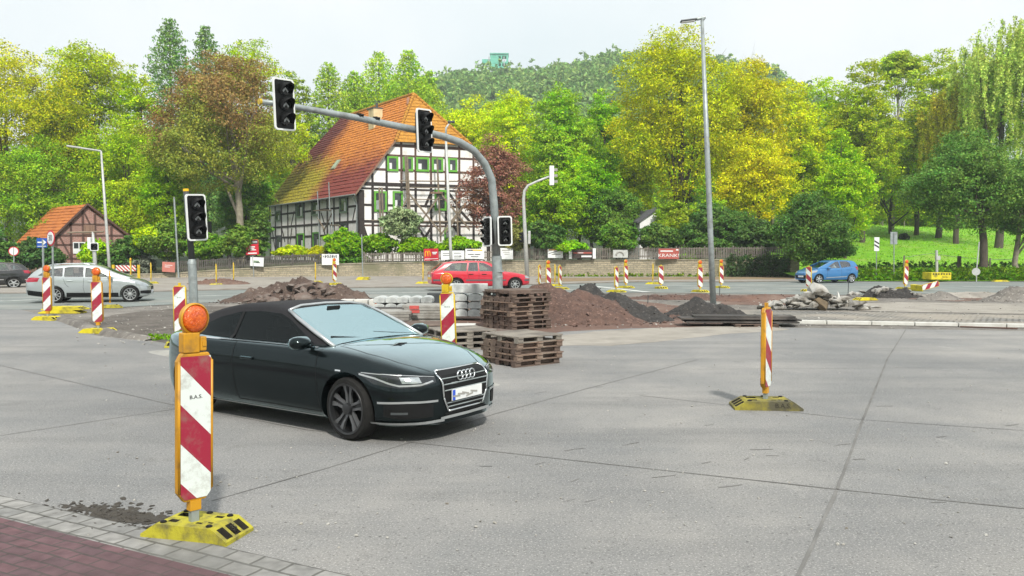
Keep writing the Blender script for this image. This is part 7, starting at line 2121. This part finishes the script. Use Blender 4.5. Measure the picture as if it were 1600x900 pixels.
# ------------------------------------------------------------------ street lamps and slim posts
def lamp_post(label, px0, py0, px1, py1, d, r0, r1, head, name='street_lamp', m_=galv):
    b = Vector(((px0 - 800) / FPX * d, d, 0)); loc = lambda px, py: at(px, py, d) - b
    T = thing(name, label, 'street lamp', b)
    top = loc(px1, py1)
    m = MB(); m.tube([(0, 0, 0), top * .25, top * .5, top], [r0, r0 * .9, r0 * .75 + r1 * .25, r1], 14); m.build('pole', m_, T, smooth=True)
    m = MB(); m.tube([(0, 0, 0), (0, 0, .06)], r0 * 1.25, 12); m.build('base_collar', m_, T)
    if head == 'flat':
        a, b2 = loc(px1 + 3, py1 - 4), loc(px1 - 31, py1 + 1)
        m = MB(); m.tube([top, a], r1, 8); m.tube([loc(px1 + 5, py1 - 5), loc(px1 - 8, py1 - 2)], .06, 8); m.build('bracket', m_, T)
        c = loc(px1 - 21, py1); m = MB(); m.box(c, (.62, .26, .07), M=Matrix.Rotation(R(-7), 3, 'Y')); h = m.build('lamp_head', dark_steel, T, bevel=.03)
        m = MB(); m.box(c + Vector((-.02, 0, -.045)), (.5, .2, .03), M=Matrix.Rotation(R(-7), 3, 'Y')); m.build('lamp_glass', white_pl, h)
    elif head == 'arm':
        e = loc(118, 230); m = MB(); m.tube([top, e.lerp(top, .1), e], [r1, r1, r1 * .7], 8); m.build('arm', m_, T)
        m = MB(); m.box(e + Vector((-.1, 0, .02)), (1.0, .22, .12), M=Matrix.Rotation(R(8), 3, 'Y')); m.build('lamp_head', white_steel, T, bevel=.04)
    elif head == 'small':
        m = MB(); m.tube([top, loc(697, 200), loc(703, 191)], [r1, r1, r1 * .7], 8); m.build('arm', m_, T, smooth=True)
        m = MB(); m.box(loc(705, 190.5), (.55, .3, .16)); m.build('lamp_head', dark_steel, T, bevel=.04)
    return T
lamp_post('tall straight street lamp rising out of the picture on the right', 1115, 478, 1097, 32, 30.5, .118, .062, 'flat')
lamp_post('grey street lamp with an arm to the left beside the brick shed', 172, 440, 158, 236, 56, .105, .06, 'arm', m_=white_steel)
lamp_post('slim white street lamp in front of the house gable', 706, 436, 696.5, 214, 62, .13, .085, 'small', m_=white_steel)
def slim(name, label, cat, pts, d, r, m_=galv):
    b = Vector(((pts[0][0] - 800) / FPX * d, d, 0)); loc = lambda px, py: at(px, py, d) - b
    T = thing(name, label, cat, b)
    z = loc(*pts[0]); 
    m = MB(); m.tube([(0, 0, 0)] + [loc(*q) for q in pts[1:]], r, 8); m.build('pole', m_, T)
    return T, loc
slim('slim_pole', 'thin grey pole in front of the red brown tree', 'pole', [(279, 430), (272, 308)], 63, .07)
T, loc = slim('slim_pole', 'very thin post standing on the bright yellow foot plate before the fence', 'pole', [(567, 438), (565, 366)], 58.4, .04)
# round, blue and speed signs at the left
def sign_post(label, px, py, d, top, name='traffic_sign', z0=0.0):
    b = Vector(((px - 800) / FPX * d, d, z0)); loc = lambda x, y: at(x, y, d) - b
    T = thing(name, label, 'traffic sign', b)
    m = MB(); m.tube([(0, 0, 0), loc(px, top)], .035, 8); m.build('post', galv, T)
    return T, loc
def disc(T, c, r, m_, rz=0.0, name='sign_face', y=0.0, th=.01, sx=1.15):
    m = MB(); M = Matrix.Rotation(rz, 3, 'Z') @ Matrix.Diagonal(Vector((sx, 1, 1))) @ Matrix.Rotation(R(90), 3, 'X')
    m.lathe([(r, 0), (r, th), (0, th)], 32, M, c + (Matrix.Rotation(rz, 3, 'Z') @ Vector((0, -y, 0)))); return m.build(name, m_, T)
T, loc = sign_post('round white sign with a thin red rim behind the black car', 21.5, 436, 52, 386)
f = disc(T, loc(21.5, 392.5), .30, sign_red); disc(f, loc(21.5, 392.5), .245, white_pl, 0, 'white_field', .011)
T, loc = sign_post('round speed limit sign reading 30 above the silver estate', 82, 482, 28.6, 362)
c = loc(79.5, 372); rz = R(-38)
f = disc(T, c, .285, sign_red, rz); disc(f, c, .225, white_pl, rz, 'white_field', .011)
text('30', .30, ink, T, c + Matrix.Rotation(rz, 3, 'Z') @ Vector((0, -.026, .0)), (R(90), 0, rz), 'speed_number')
T, loc = sign_post('blue rectangular sign with a white arrow left of the speed limit sign', 67, 484, 28.3, 374)
c = loc(65.5, 379.5); m = MB(); m.box(c, (.36, .02, .34)); f = m.build('sign_face', sign_blue, T)
m = MB(); m.box(c + Vector((-.035, -.015, .02)), (.22, .012, .045)); m.prism([c + Vector((.06, -.021, -.07)), c + Vector((.165, -.021, .02)), c + Vector((.06, -.021, .11))], (0, .012, 0)); m.box(c + Vector((0, -.015, -.12)), (.3, .012, .02)); m.build('white_arrow', plate_white, f)
# right verge: slim signs, yellow ballast boxes
T, loc = sign_post('narrow white sign with black slanted bars on a thin post before the meadow', 1369.5, 424, 58, 372)
c = loc(1369.5, 381.5); m = MB(); m.box(c + Vector((0, -.04, 0)), (.36, .03, 1.0)); f = m.build('sign_face', white_pl, T)
m = MB()
for z in (.05, -.22): m.obox(c + Vector((-.17, -.062, z + .12)), Vector((.34, 0, -.2)), UZ * .12, Vector((0, .008, 0)))
m.build('slanted_bars', ink, f)
T, loc = sign_post('grey round sign seen from behind on a post before the meadow', 1397, 422, 58, 364)
m = MB(); m.box(loc(1397, 372) + Vector((0, .04, 0)), (.5, .03, .9)); m.build('sign_face', galv, T)
T, loc = sign_post('short pale post standing in a yellow ballast box on the verge', 1464.5, 436, 56.5, 391)
for c_ in T.children: c_.scale = (2.6, 2.6, 1); c_.data.materials[0] = white_steel
m = MB(); m.box(loc(1464.5, 403) + Vector((0, -.05, 0)), (.28, .2, .3)); m.build('clamp', white_steel, T)
def ballast(px0, px1, y0, y1, d, label):
    a = at((px0 + px1) / 2, y1, d); w = (px1 - px0) / FPX * d; h = (y1 - y0) / FPX * d
    T = thing('ballast_box', label, 'ballast box', (a.x, d, max(0, a.z)), R(6))
    m = MB(); m.box((0, 0, h / 2), (w, w * .7, h)); b = m.build('box', base_bright, T, bevel=.02)
    m = MB()
    for i in range(7): m.box((-w * .4 + w * .8 * i / 6, -w * .352, h * .78), (w * .07, .012, h * .2))
    m.build('slots', black_hole, b)
    text('B.A.S.', h * .34, black_hole, b, (w * .18, -w * .353, h * .36), (R(90), 0, 0), 'stencil_lettering')
ballast(1447, 1480, 425.5, 436.5, 55.6, 'yellow ballast box with dark slots on the road edge before the meadow')
T, loc = sign_post('leaning pole with a small round sign at its foot beside the mossy trunk', 1526, 436, 56, 420)
T.children[0].data.materials[0] = white_steel
m = MB(); m.tube([loc(1525, 432), loc(1530, 378)], .045, 6); m.build('leaning_pole', white_steel, T)
disc(T, loc(1524, 424.5) + Vector((0, -.08, 0)), .26, white_steel)
p = gp(1527, 438); T = thing('loose_foot_plate', 'yellow foot plate under the leaning pole at the right verge', 'foot plate', (p.x, 55.9, 0), 0); plate_obj(T, base_bright); T.scale = (1.25, 1.1, 1)
for i, (px, t_, b_, lb) in enumerate(((1498, 400, 424, 'thick wooden fence post in the dark undergrowth'), (1412, 399, 417, 'thin wooden fence post at the foot of the meadow'), (1546, 403, 426, 'thin fence post right of the mossy trunk'), (1586, 404, 426, 'thin pale fence post beside the birch'), (1412.5, 345, 362, 'pale fence post at the top of the meadow'), (1379, 345, 361, 'thin pale fence post at the top left of the meadow'))):
    d = 62 if t_ > 380 else 109
    a = at(px, b_, d); zt = at(px, t_, d).z
    m = MB(); r = .16 if i == 0 else .07
    m.tube([(0, 0, min(0, meadow_z(a.x, d) - a.z) - .1), (.03, 0, zt - a.z)], [r, r * .9], 7)
    o = m.build('fence_post', bark_pale if i else bark, None); o.location = a
    tag(o, lb, 'fence post')
# slack fence wire
m = MB(); P = [at(1412, 402, 62), at(1455, 396, 62), at(1498, 402, 62), at(1546, 405, 62), at(1586, 406, 62)]
m.tube(P, .018, 4); tag(m.build('fence_wire', white_steel), 'slack wire strung between the posts at the foot of the meadow', 'wire')
# ------------------------------------------------------------------ heaps, pallets and stone stacks of the building site
def fbm(x, y, seed, oct_=4):
    from mathutils import noise as nz
    return nz.fractal(Vector((x + seed * 7.3, y - seed * 3.1, seed)), .6, 2.1, oct_)
def heap(name, label, mat_, ctr, rx, ry, h, rot=0.0, seed=1, peaks=None, rough=.10, n=56, power=1.25, cat='heap'):
    m = MB(); V = []
    ca, sa = math.cos(rot), math.sin(rot)
    for j in range(n + 1):
        for i in range(n + 1):
            u, v = -1 + 2 * i / n, -1 + 2 * j / n
            z = 0
            for pu, pv, ph, pr in (peaks or [(0, 0, 1, 1)]):
                r = math.hypot(u - pu, v - pv) / pr
                z = max(z, ph * max(0, 1 - r ** power) if r < 1 else 0)
            edge = 1
            x, y = u * rx, v * ry
            q = fbm(x * 1.1, y * 1.1, seed) * rough * 1.3 + fbm(x * 4, y * 4, seed + 5) * rough * .5
            zz = z * h + q * min(1, z * 4 + .05) - (.06 if z <= 0 else 0)
            V.append((x * ca - y * sa, x * sa + y * ca, zz))
    m.add(V, [(j * (n + 1) + i, j * (n + 1) + i + 1, (j + 1) * (n + 1) + i + 1, (j + 1) * (n + 1) + i) for j in range(n) for i in range(n)])
    o = m.build(name, mat_, smooth=True); o.location = ctr
    rs = random.Random(seed); sp = MB()          # loose stones on and around the heap
    for _ in range(int(60 * rx * ry)):
        a = rs.uniform(0, 6.283); q = rs.uniform(.3, 1.0) if rs.random() < .6 else rs.uniform(.85, 1.15)
        i, j = int((math.cos(a) * q * .5 + .5) * n), int((math.sin(a) * q * .5 + .5) * n)
        z = V[min(n, max(0, j)) * (n + 1) + min(n, max(0, i))][2] if q < 1 else 0.0
        u, v = math.cos(a) * q * rx, math.sin(a) * q * ry; s_ = rs.uniform(.015, .055) * (1.8 if rs.random() < .12 else 1)
        sp.rock((ctr[0] + u * ca - v * sa, ctr[1] + u * sa + v * ca, ctr[2] + max(z, .0) + s_ * .2), (s_ * 1.2, s_, s_ * .7), rs)
    tag(sp.build('loose_gravel', mat_), kind='stuff')
    return tag(o, label, cat)
# red gravel heap right of the pallets, black gravel heap lying against it
heap('gravel_heap', 'reddish brown gravel heap right of the tall pallet stack', red_gravel, (1.85, 23.6, 0), 2.55, 1.9, 1.08, R(-6), 2, [(-.35, .05, 1, .75), (.05, -.05, .82, .8)], .10)
heap('gravel_heap', 'black gravel heap leaning against the reddish heap', black_gravel, (2.95, 23.9, 0), 2.0, 1.5, 1.08, R(-10), 3, [(-.34, .25, 1.0, .62), (.0, .05, .78, .72), (.35, .0, .42, .6)], .11)
heap('gravel_heap', 'small black gravel heap at the foot of the tall street lamp', black_gravel, (6.15, 25.3, 0), 1.5, 1.0, .60, R(-8), 4, [(-.15, 0, 1, .75), (.3, -.1, .6, .6)], .08)
heap('gravel_heap', 'low reddish earth hump between the two black gravel heaps', red_gravel, (4.75, 24.2, 0), .6, .4, .12, 0, 5, None, .06)
heap('gravel_heap', 'grey gravel hump at the right picture edge', gravel, (21.5, 33.6, 0), 2.4, 1.2, .62, R(10), 6, [(.1, 0, 1, .9)], .12)
heap('gravel_heap', 'small grey grit hump left of the right edge hump', gravel, (18.3, 34.2, 0), 1.0, .6, .34, 0, 7, None, .06)
heap('earth_heap', 'low reddish earth heap left on the far road edge', red_earth, ((360 - 800) / FPX * 52, 50, 0), 2.2, 1.1, .42, 0, 8, None, .10)
heap('sand_heap', 'flat sandy heap right of the black plastic covered pieces', pale_dust, ((1490 - 800) / FPX * 37.5, 36.5, 0), 3.2, 1.2, .22, 0, 9, None, .05)
rnd = random.Random(21)
def scatter(name, label, n, fn, smin, smax, mat_, group, big=()):
    for i in range(n):
        x, y, z, k = fn(i)
        s = rnd.uniform(smin, smax) * k
        m = MB(); m.rock((0, 0, 0), (s * rnd.uniform(.8, 1.6), s * rnd.uniform(.6, 1.1), s * rnd.uniform(.28, .7)), rnd)
        o = m.build(name, mat_); o.location = (x, y, z)
        tag(o, label, 'rubble piece', group)
# brown asphalt rubble heap behind the convertible
H0 = Vector(((470 - 800) / FPX * 33, 33, 0))
heap('rubble_heap', 'heap of brown earth and broken asphalt behind the canvas roof of the convertible', brown_dirt, H0, 3.4, 2.2, .88, 0, 11, [(-.05, .1, 1, .7), (.3, 0, .86, .62), (-.5, 0, .5, .5)], .22)
def onheap(i):
    u = rnd.gauss(.06, .30); v = rnd.uniform(-.85, .3); r = min(1, math.hypot((u - .06), v * .75) / .75)
    return H0.x + u * 3.4, H0.y + v * 2.0, max(.08, .96 * (1 - r ** 1.2) - .03), 1.0
scatter('broken_asphalt_slab', 'brown broken slab lying on the earth heap behind the convertible roof', 44, onheap, .12, .44, rubble_brown, 'broken slabs on the brown earth heap')
# grey concrete rubble on the right
H1 = Vector(((1280 - 800) / FPX * 28, 28.2, 0))
def onpile(i):
    u = rnd.gauss(0, .48); v = rnd.uniform(-.5, .5); z = max(.10, .66 - abs(u) * .50) * rnd.uniform(.3, 1)
    return H1.x + u * 1.65, H1.y + v * .9, z, 1.0
scatter('concrete_rubble', 'grey broken concrete piece in the rubble pile right of the tall lamp', 130, onpile, .12, .36, rubble_m, 'concrete pieces of the grey rubble pile')
for dx, dz, s, lb, mt in ((-.05, .66, (.58, .48, .36), 'largest pale boulder crowning the grey rubble pile', rubble_m), (-.02, .22, (.50, .40, .36), 'brown clay block in the middle of the grey rubble pile', mat('clay_block', (.17, .125, .075), (.11, .085, .055), 3, .95, bump=.8, bscale=8)), (.62, .42, (.14, .12, .46), 'upright pale slab on the right of the grey rubble pile', kerb_m)):
    m = MB(); m.rock((0, 0, 0), s, random.Random(int(s[0] * 100))); o = m.build('boulder', mt); o.location = (H1.x + dx, H1.y - .35, dz); tag(o, lb, 'boulder')
# asphalt shards with black sheeting further right
H2 = Vector(((1378 - 800) / FPX * 36, 36, 0))
def onsh(i):
    u = rnd.gauss(0, .5); return H2.x + u * 1.7, H2.y + rnd.uniform(-.6, .6), .10 + max(0, .34 - abs(u) * .3) * rnd.random(), 1
scatter('concrete_rubble', 'grey slab shard in the flat pile left of the sandy heap', 26, onsh, .14, .34, rubble_m, 'shards of the flat pile')
heap('plastic_sheet', 'black crumpled sheet draped over the flat pile of shards', black_gravel, (H2.x + .5, H2.y - .2, 0), 1.5, .7, .50, R(-4), 17, [(-.35, 0, 1, .6), (.25, 0, .6, .7)], .16, 30, cat='plastic sheet')
for px, py, s in ((420, 474, .2), (600, 471, .22), (612, 469, .16), (590, 472, .14)):
    p = gp(px, py); m = MB(); m.rock((0, 0, 0), (s * 1.3, s, s * .5), rnd); o = m.build('broken_asphalt_slab', rubble_brown); o.location = (p.x, p.y, s * .3)
    tag(o, 'small brown slab lying on the ground right of the earth heap' if px > 500 else 'small brown slab at the left foot of the earth heap', 'rubble piece', 'loose slabs beside the earth heap')
# loose grit over the site
gm = MB()
for _ in range(900):
    px, py = rnd.uniform(120, 1600), rnd.uniform(466, 540)
    if py > 514 and px > 560: py = rnd.uniform(466, 512)
    p = gp(px, py); s = rnd.uniform(.015, .06); gm.rock((p.x, p.y, s * .2), (s, s * .8, s * .5), rnd)
tag(gm.build('grit', rubble_m), kind='stuff')

def pallet_mesh(dark, W_=1.0, L_=1.2, seed=0):
    """deck boards run along X, their ends show towards -X and +X"""
    rn = random.Random(seed); parts = {}
    top, blk, bot = MB(), [], MB()
    n = 7
    for i in range(n):
        y = -L_ / 2 + (i + .5) * L_ / n; w = L_ / n * rn.uniform(.72, .94)
        top.box((rn.uniform(-.02, .02), y, .118), (W_ * rn.uniform(.97, 1.03), w, .022), rz=rn.uniform(-.01, .01))
    for y in (-L_ / 2 + .08, 0, L_ / 2 - .08):
        for x in (-W_ / 2 + .07, 0, W_ / 2 - .07): blk.append(MB().box((x, y, .060), (.12, .12, .078)))
        bot.box((0, y, .010), (W_, .10, .020))
    for x in (-W_ / 2 + .07, 0, W_ / 2 - .07): top.box((x, 0, .103), (.10, L_, .016))
    return top, blk, bot
PT = {}
def pallet(loc, rz, label, group, dark=False, s=(1, 1, 1), tone=None):
    key = (tone or ('d' if dark else 'n'))
    if key not in PT:
        mt = {'d': pallet_dark, 'n': pallet_wood, 'g': pallet_grey}[key]
        T = thing('pallet', '', 'pallet'); a, b, c = pallet_mesh(dark, seed=len(PT))
        a.build('deck_boards', mt, T); [q.build('block', mt, T) for q in b]; c.build('bottom_boards', mt, T); PT[key] = T
    else: T = copy_tree(PT[key])
    T.location = loc; T.rotation_euler = (0, 0, rz); T.scale = s
    tag(T, label, 'pallet', group); return T
rp = random.Random(31)
# lower stack in front: corner towards the viewer
c0 = Vector((.17, 14.45, 0)); a0 = R(38)
ords = ['lowest', 'second from the ground', 'middle', 'second from the top', 'topmost']
for i in range(5):
    pallet((c0.x + rp.uniform(-.04, .04), c0.y + rp.uniform(-.03, .03), .118 * i * .88), a0 + R(rp.uniform(-3, 3)), f'{ords[i]} pallet in the low front stack beside the convertible bonnet', 'pallets of the low front stack', s=(1.02, .92, .88), tone='g' if i == 4 else ('d' if i in (0, 2) else 'n'))
    # scalloped timber offcuts between the decks on the left face
c1 = Vector((.08, 21.3, 0)); a1 = R(36)
ords8 = ['lowest', 'second from the ground', 'third from the ground', 'fourth from the ground', 'fifth from the ground', 'third from the top', 'second from the top', 'topmost']
for i in range(8):
    pallet((c1.x + rp.uniform(-.06, .06), c1.y + rp.uniform(-.05, .05), .118 * i), a1 + R(rp.uniform(-3, 3)), f'{ords8[i]} pallet in the tall stack left of the reddish gravel', 'pallets of the tall stack', s=(1.26, 1.18, 1.0), tone='d' if i not in (3, 5) else 'n')
# edging stones lying between the decks: scalloped ends face the left
def offcuts(c, a, n, z, w, label, k, m_=pallet_dark):
    T = thing('edging_row', label, 'edging stones', (c.x, c.y, z), a)
    m = MB()
    for i in range(n):
        y = -w / 2 + (i + .5) * w / n
        m.tube([(-.50, y, .045), (.36, y, .045)], w / n * .47, 8)
    m.build('half_rounds', m_, T)
    return T
for i in range(4): offcuts(c0, a0, 5, .104 * i + .03, .86, f'{["bottom", "second", "third", "upper"][i]} row of brown half round edgings stored inside the low front pallet stack', i).scale = (1.0, 1.14, .78)
for i in range(7): offcuts(c1, a1, 5, .118 * i + .035, 1.08, f'{["bottom", "second", "third", "fourth", "fifth", "sixth", "upper"][i]} row of brown half round edgings stored inside the tall pallet stack', i).scale = (1.22, 1.18, .8)
T = thing('board_pile', 'flat brown boards lying on top of the tall pallet stack', 'boards', (c1.x, c1.y, .118 * 8 + .015), a1)
m = MB()
for i in range(4): m.box((rp.uniform(-.05, .05), -.42 + i * .28, .03), (1.25, .26, .06))
m.build('boards', pallet_dark, T)
# low flat pallets and planks behind the bonnet
for (px, py, lb, n, s, rz, tone) in ((715, 548, 'weathered pallet behind the beacon beside the bonnet', 3, (1.15, 1, 1), 26, 'g'), (655, 537, 'old pallet left of the beacon behind the windscreen', 3, (1.1, 1, 1), 14, 'd'), (770, 542, 'dark pallet between the two pallet stacks', 2, (1, 1, 1), 40, 'd'), (610, 520, 'pallet under the grey slabs behind the convertible', 2, (1.2, 1, 1), 8, 'd')):
    p = gp(px, py)
    for i in range(n): pallet((p.x, p.y + .8, .125 * i), R(rz + rp.uniform(-2, 2)), ('upper ' if i == n - 1 else ('lower ' if i == 0 else 'middle ')) + lb, 'low pallets behind the convertible', s=s, tone=tone)
def box_stack(name, label, cat, p, rz, items, m_, bevel=.012):
    T = thing(name, label, cat, p, rz)
    return T
def stone_row(px, py, n, rows, w, h, d_, label, m_, gap=.012, rz=0.0, dome=False, z0=0.0, group=None, cat='stone block'):
    p = gp(px, py); i = 0
    for r in range(rows):
        for k in range(n):
            m = MB()
            if dome:
                q = [(-w / 2, 0), (w / 2, 0), (w / 2, h * .55)] + [(w / 2 * math.cos(R(a)), h * .55 + h * .42 * math.sin(R(a))) for a in (25, 50, 75, 105, 130, 155)] + [(-w / 2, h * .55)]
                m.prism([(x, -d_ / 2, z) for x, z in q], (0, d_, 0))
            else: m.box((0, 0, h / 2), (w, d_, h))
            o = m.build('stone_block', m_, bevel=.015)
            o.location = Vector((p.x, p.y, z0)) + Matrix.Rotation(rz, 3, 'Z') @ Vector(((k - (n - 1) / 2) * (w + gap) + rp.uniform(-.01, .01), rp.uniform(-.02, .02), r * (h + .008)))
            o.rotation_euler = (0, 0, rz + R(rp.uniform(-1.5, 1.5)))
            tag(o, label, cat, group or label)
stone_row(632, 495, 5, 2, .35, .20, .9, 'pale wrapped domed stone in the block stack behind the windscreen', film_m, dome=True, z0=.25, group='wrapped domed stones behind the windscreen')
stone_row(722, 499, 3, 3, .38, .22, .9, 'pale wrapped domed stone in the stack left of the tall pallets', film_m, dome=True, z0=.12, group='wrapped domed stones left of the tall pallets')
stone_row(727, 500, 1, 1, 1.35, .26, .5, 'long pale stone lying on top of the domed stones', film_m, z0=.82)
stone_row(449, 489, 1, 1, .95, .32, .5, 'pale square kerb block above the canvas roof of the convertible', kerb_m, rz=R(8), z0=.06)
stone_row(566, 492, 3, 1, .42, .32, .5, 'pale kerb block in the short row behind the windscreen', kerb_m, .05, z0=.18, group='short row of kerb blocks')
p = gp(595, 492); m = MB(); m.lathe([(.16, 0), (.16, .22), (.13, .24), (0, .24)], 14); o = m.build('pipe_cap', mat('orange_pipe', (.55, .16, .06))); o.location = (p.x, p.y - .2, .30); tag(o, 'orange pipe cap beside the row of pale kerb blocks', 'pipe')
def slab_pile(px, py, n, w, d_, th, z0, label, m_, rz=0.0, name='slab_pile', cat='slabs', jit=.03):
    p = gp(px, py); T = thing(name, label, cat, (p.x, p.y, z0), rz); m = MB()
    for i in range(n): m.box((rp.uniform(-jit, jit), rp.uniform(-jit, jit), th * (i + .5)), (w * rp.uniform(.97, 1.02), d_, th * .9), rz=R(rp.uniform(-1, 1)))
    m.build('slabs', m_, T, bevel=.005); return T
slab_pile(665, 513, 7, 1.05, .9, .07, .15, 'pile of grey flat slabs behind the beacon', slab_grey)
slab_pile(655, 512, 2, .24, .06, .10, .45, 'red strapped label blocks on the grey slab pile', mat('red_label', (.5, .08, .07)), name='label_block').location.y -= .9
slab_pile(618, 516, 5, .85, .9, .08, .12, 'pile of flat slabs under the dark board behind the windscreen', slab_grey)
slab_pile(590, 510, 1, 1.9, .7, .09, .42, 'dark thick board lying across the slabs behind the windscreen', plank_black, R(-3), 'dark_board', 'board')
slab_pile(700, 520, 1, 1.3, 1.0, .10, .10, 'bright flat slab lying between beacon and tall pallets', kerb_m, 0, 'flat_slab', 'slab')
slab_pile(640, 526, 4, 1.2, .5, .045, .02, 'thin light battens stacked behind the windscreen', pallet_grey, R(5), 'batten_stack', 'battens')
slab_pile(680, 487, 1, .5, .5, .36, .30, 'dark grey square crate left of the beacon lamp', dark_steel, 0, 'crate', 'crate')
# black planks on a pallet at the right
p = gp(1163, 511)
pallet((p.x + .3, p.y + .5, 0), R(4), 'reddish pallet under the black planks', 'pallet under planks', s=(1.2, .9, .6), tone='d')
T = thing('plank_stack', 'stack of long black planks lying flat right of the small black heap', 'planks', (p.x, p.y + .5, .09), R(-3))
m = MB()
for i, (x, y, l) in enumerate(((0, 0, 3.0), (.15, .1, 2.9), (-.1, -.05, 3.1), (.1, .05, 2.7))):
    m.box((x, y, .03 + i * .045), (l, .9 - .1 * i, .038), rz=R(rp.uniform(-2, 2)))
m.build('planks', plank_black, T)
# thin stakes in the site
for px, py, t_ in ((1012, 474, 462), (1325, 462, 438), (1124, 462, 447)):
    p = gp(px, py); h = (py - t_) / FPX * p.y
    m = MB(); m.tube([(0, 0, 0), (.02, 0, h)], .018, 5); o = m.build('steel_stake', dark_steel); o.location = p
    tag(o, {1012: 'short thin stake left of the small black heap', 1325: 'thin stake right of the grey rubble pile', 1124: 'thin stake close right of the tall street lamp'}[px], 'stake')
m = MB(); a, b = gp(1500, 511.5), gp(1590, 514.5); m.tube([a + UZ * .02, b + UZ * .02], .022, 6); tag(m.build('steel_rod', timber_brown), 'thin rusty rod lying in front of the pale kerb', 'rod')
# excavated trench edge by the red earth strip
heap('earth_heap', 'low reddish earth bank right of the tall lamp', red_earth, ((1190 - 800) / FPX * 34, 33.5, 0), 2.4, 1.2, .26, 0, 14, None, .07)
heap('earth_heap', 'low brown earth bank between the lamp and the far road', red_gravel, ((1070 - 800) / FPX * 36, 35, 0), 3.2, 1.0, .20, 0, 15, None, .06)

# photographic depth: mild haze of the October air is left to the hill's own distance
# ------------------------------------------------------------------ hazy October air: one closed box round the whole scene
def haze():
    m = bpy.data.materials.new('october_haze'); m.use_nodes = True
    N, L = m.node_tree.nodes, m.node_tree.links
    N.clear()
    o = N.new('ShaderNodeOutputMaterial'); v = N.new('ShaderNodeVolumePrincipled')
    v.inputs['Color'].default_value = (.86, .95, 1.0, 1); v.inputs['Density'].default_value = .0006; v.inputs['Anisotropy'].default_value = .2
    L.new(v.outputs[0], o.inputs['Volume'])
    b = MB().box((0, 285, 79), (1440, 720, 161)).build('haze', m)
    b['kind'] = 'stuff'
haze()
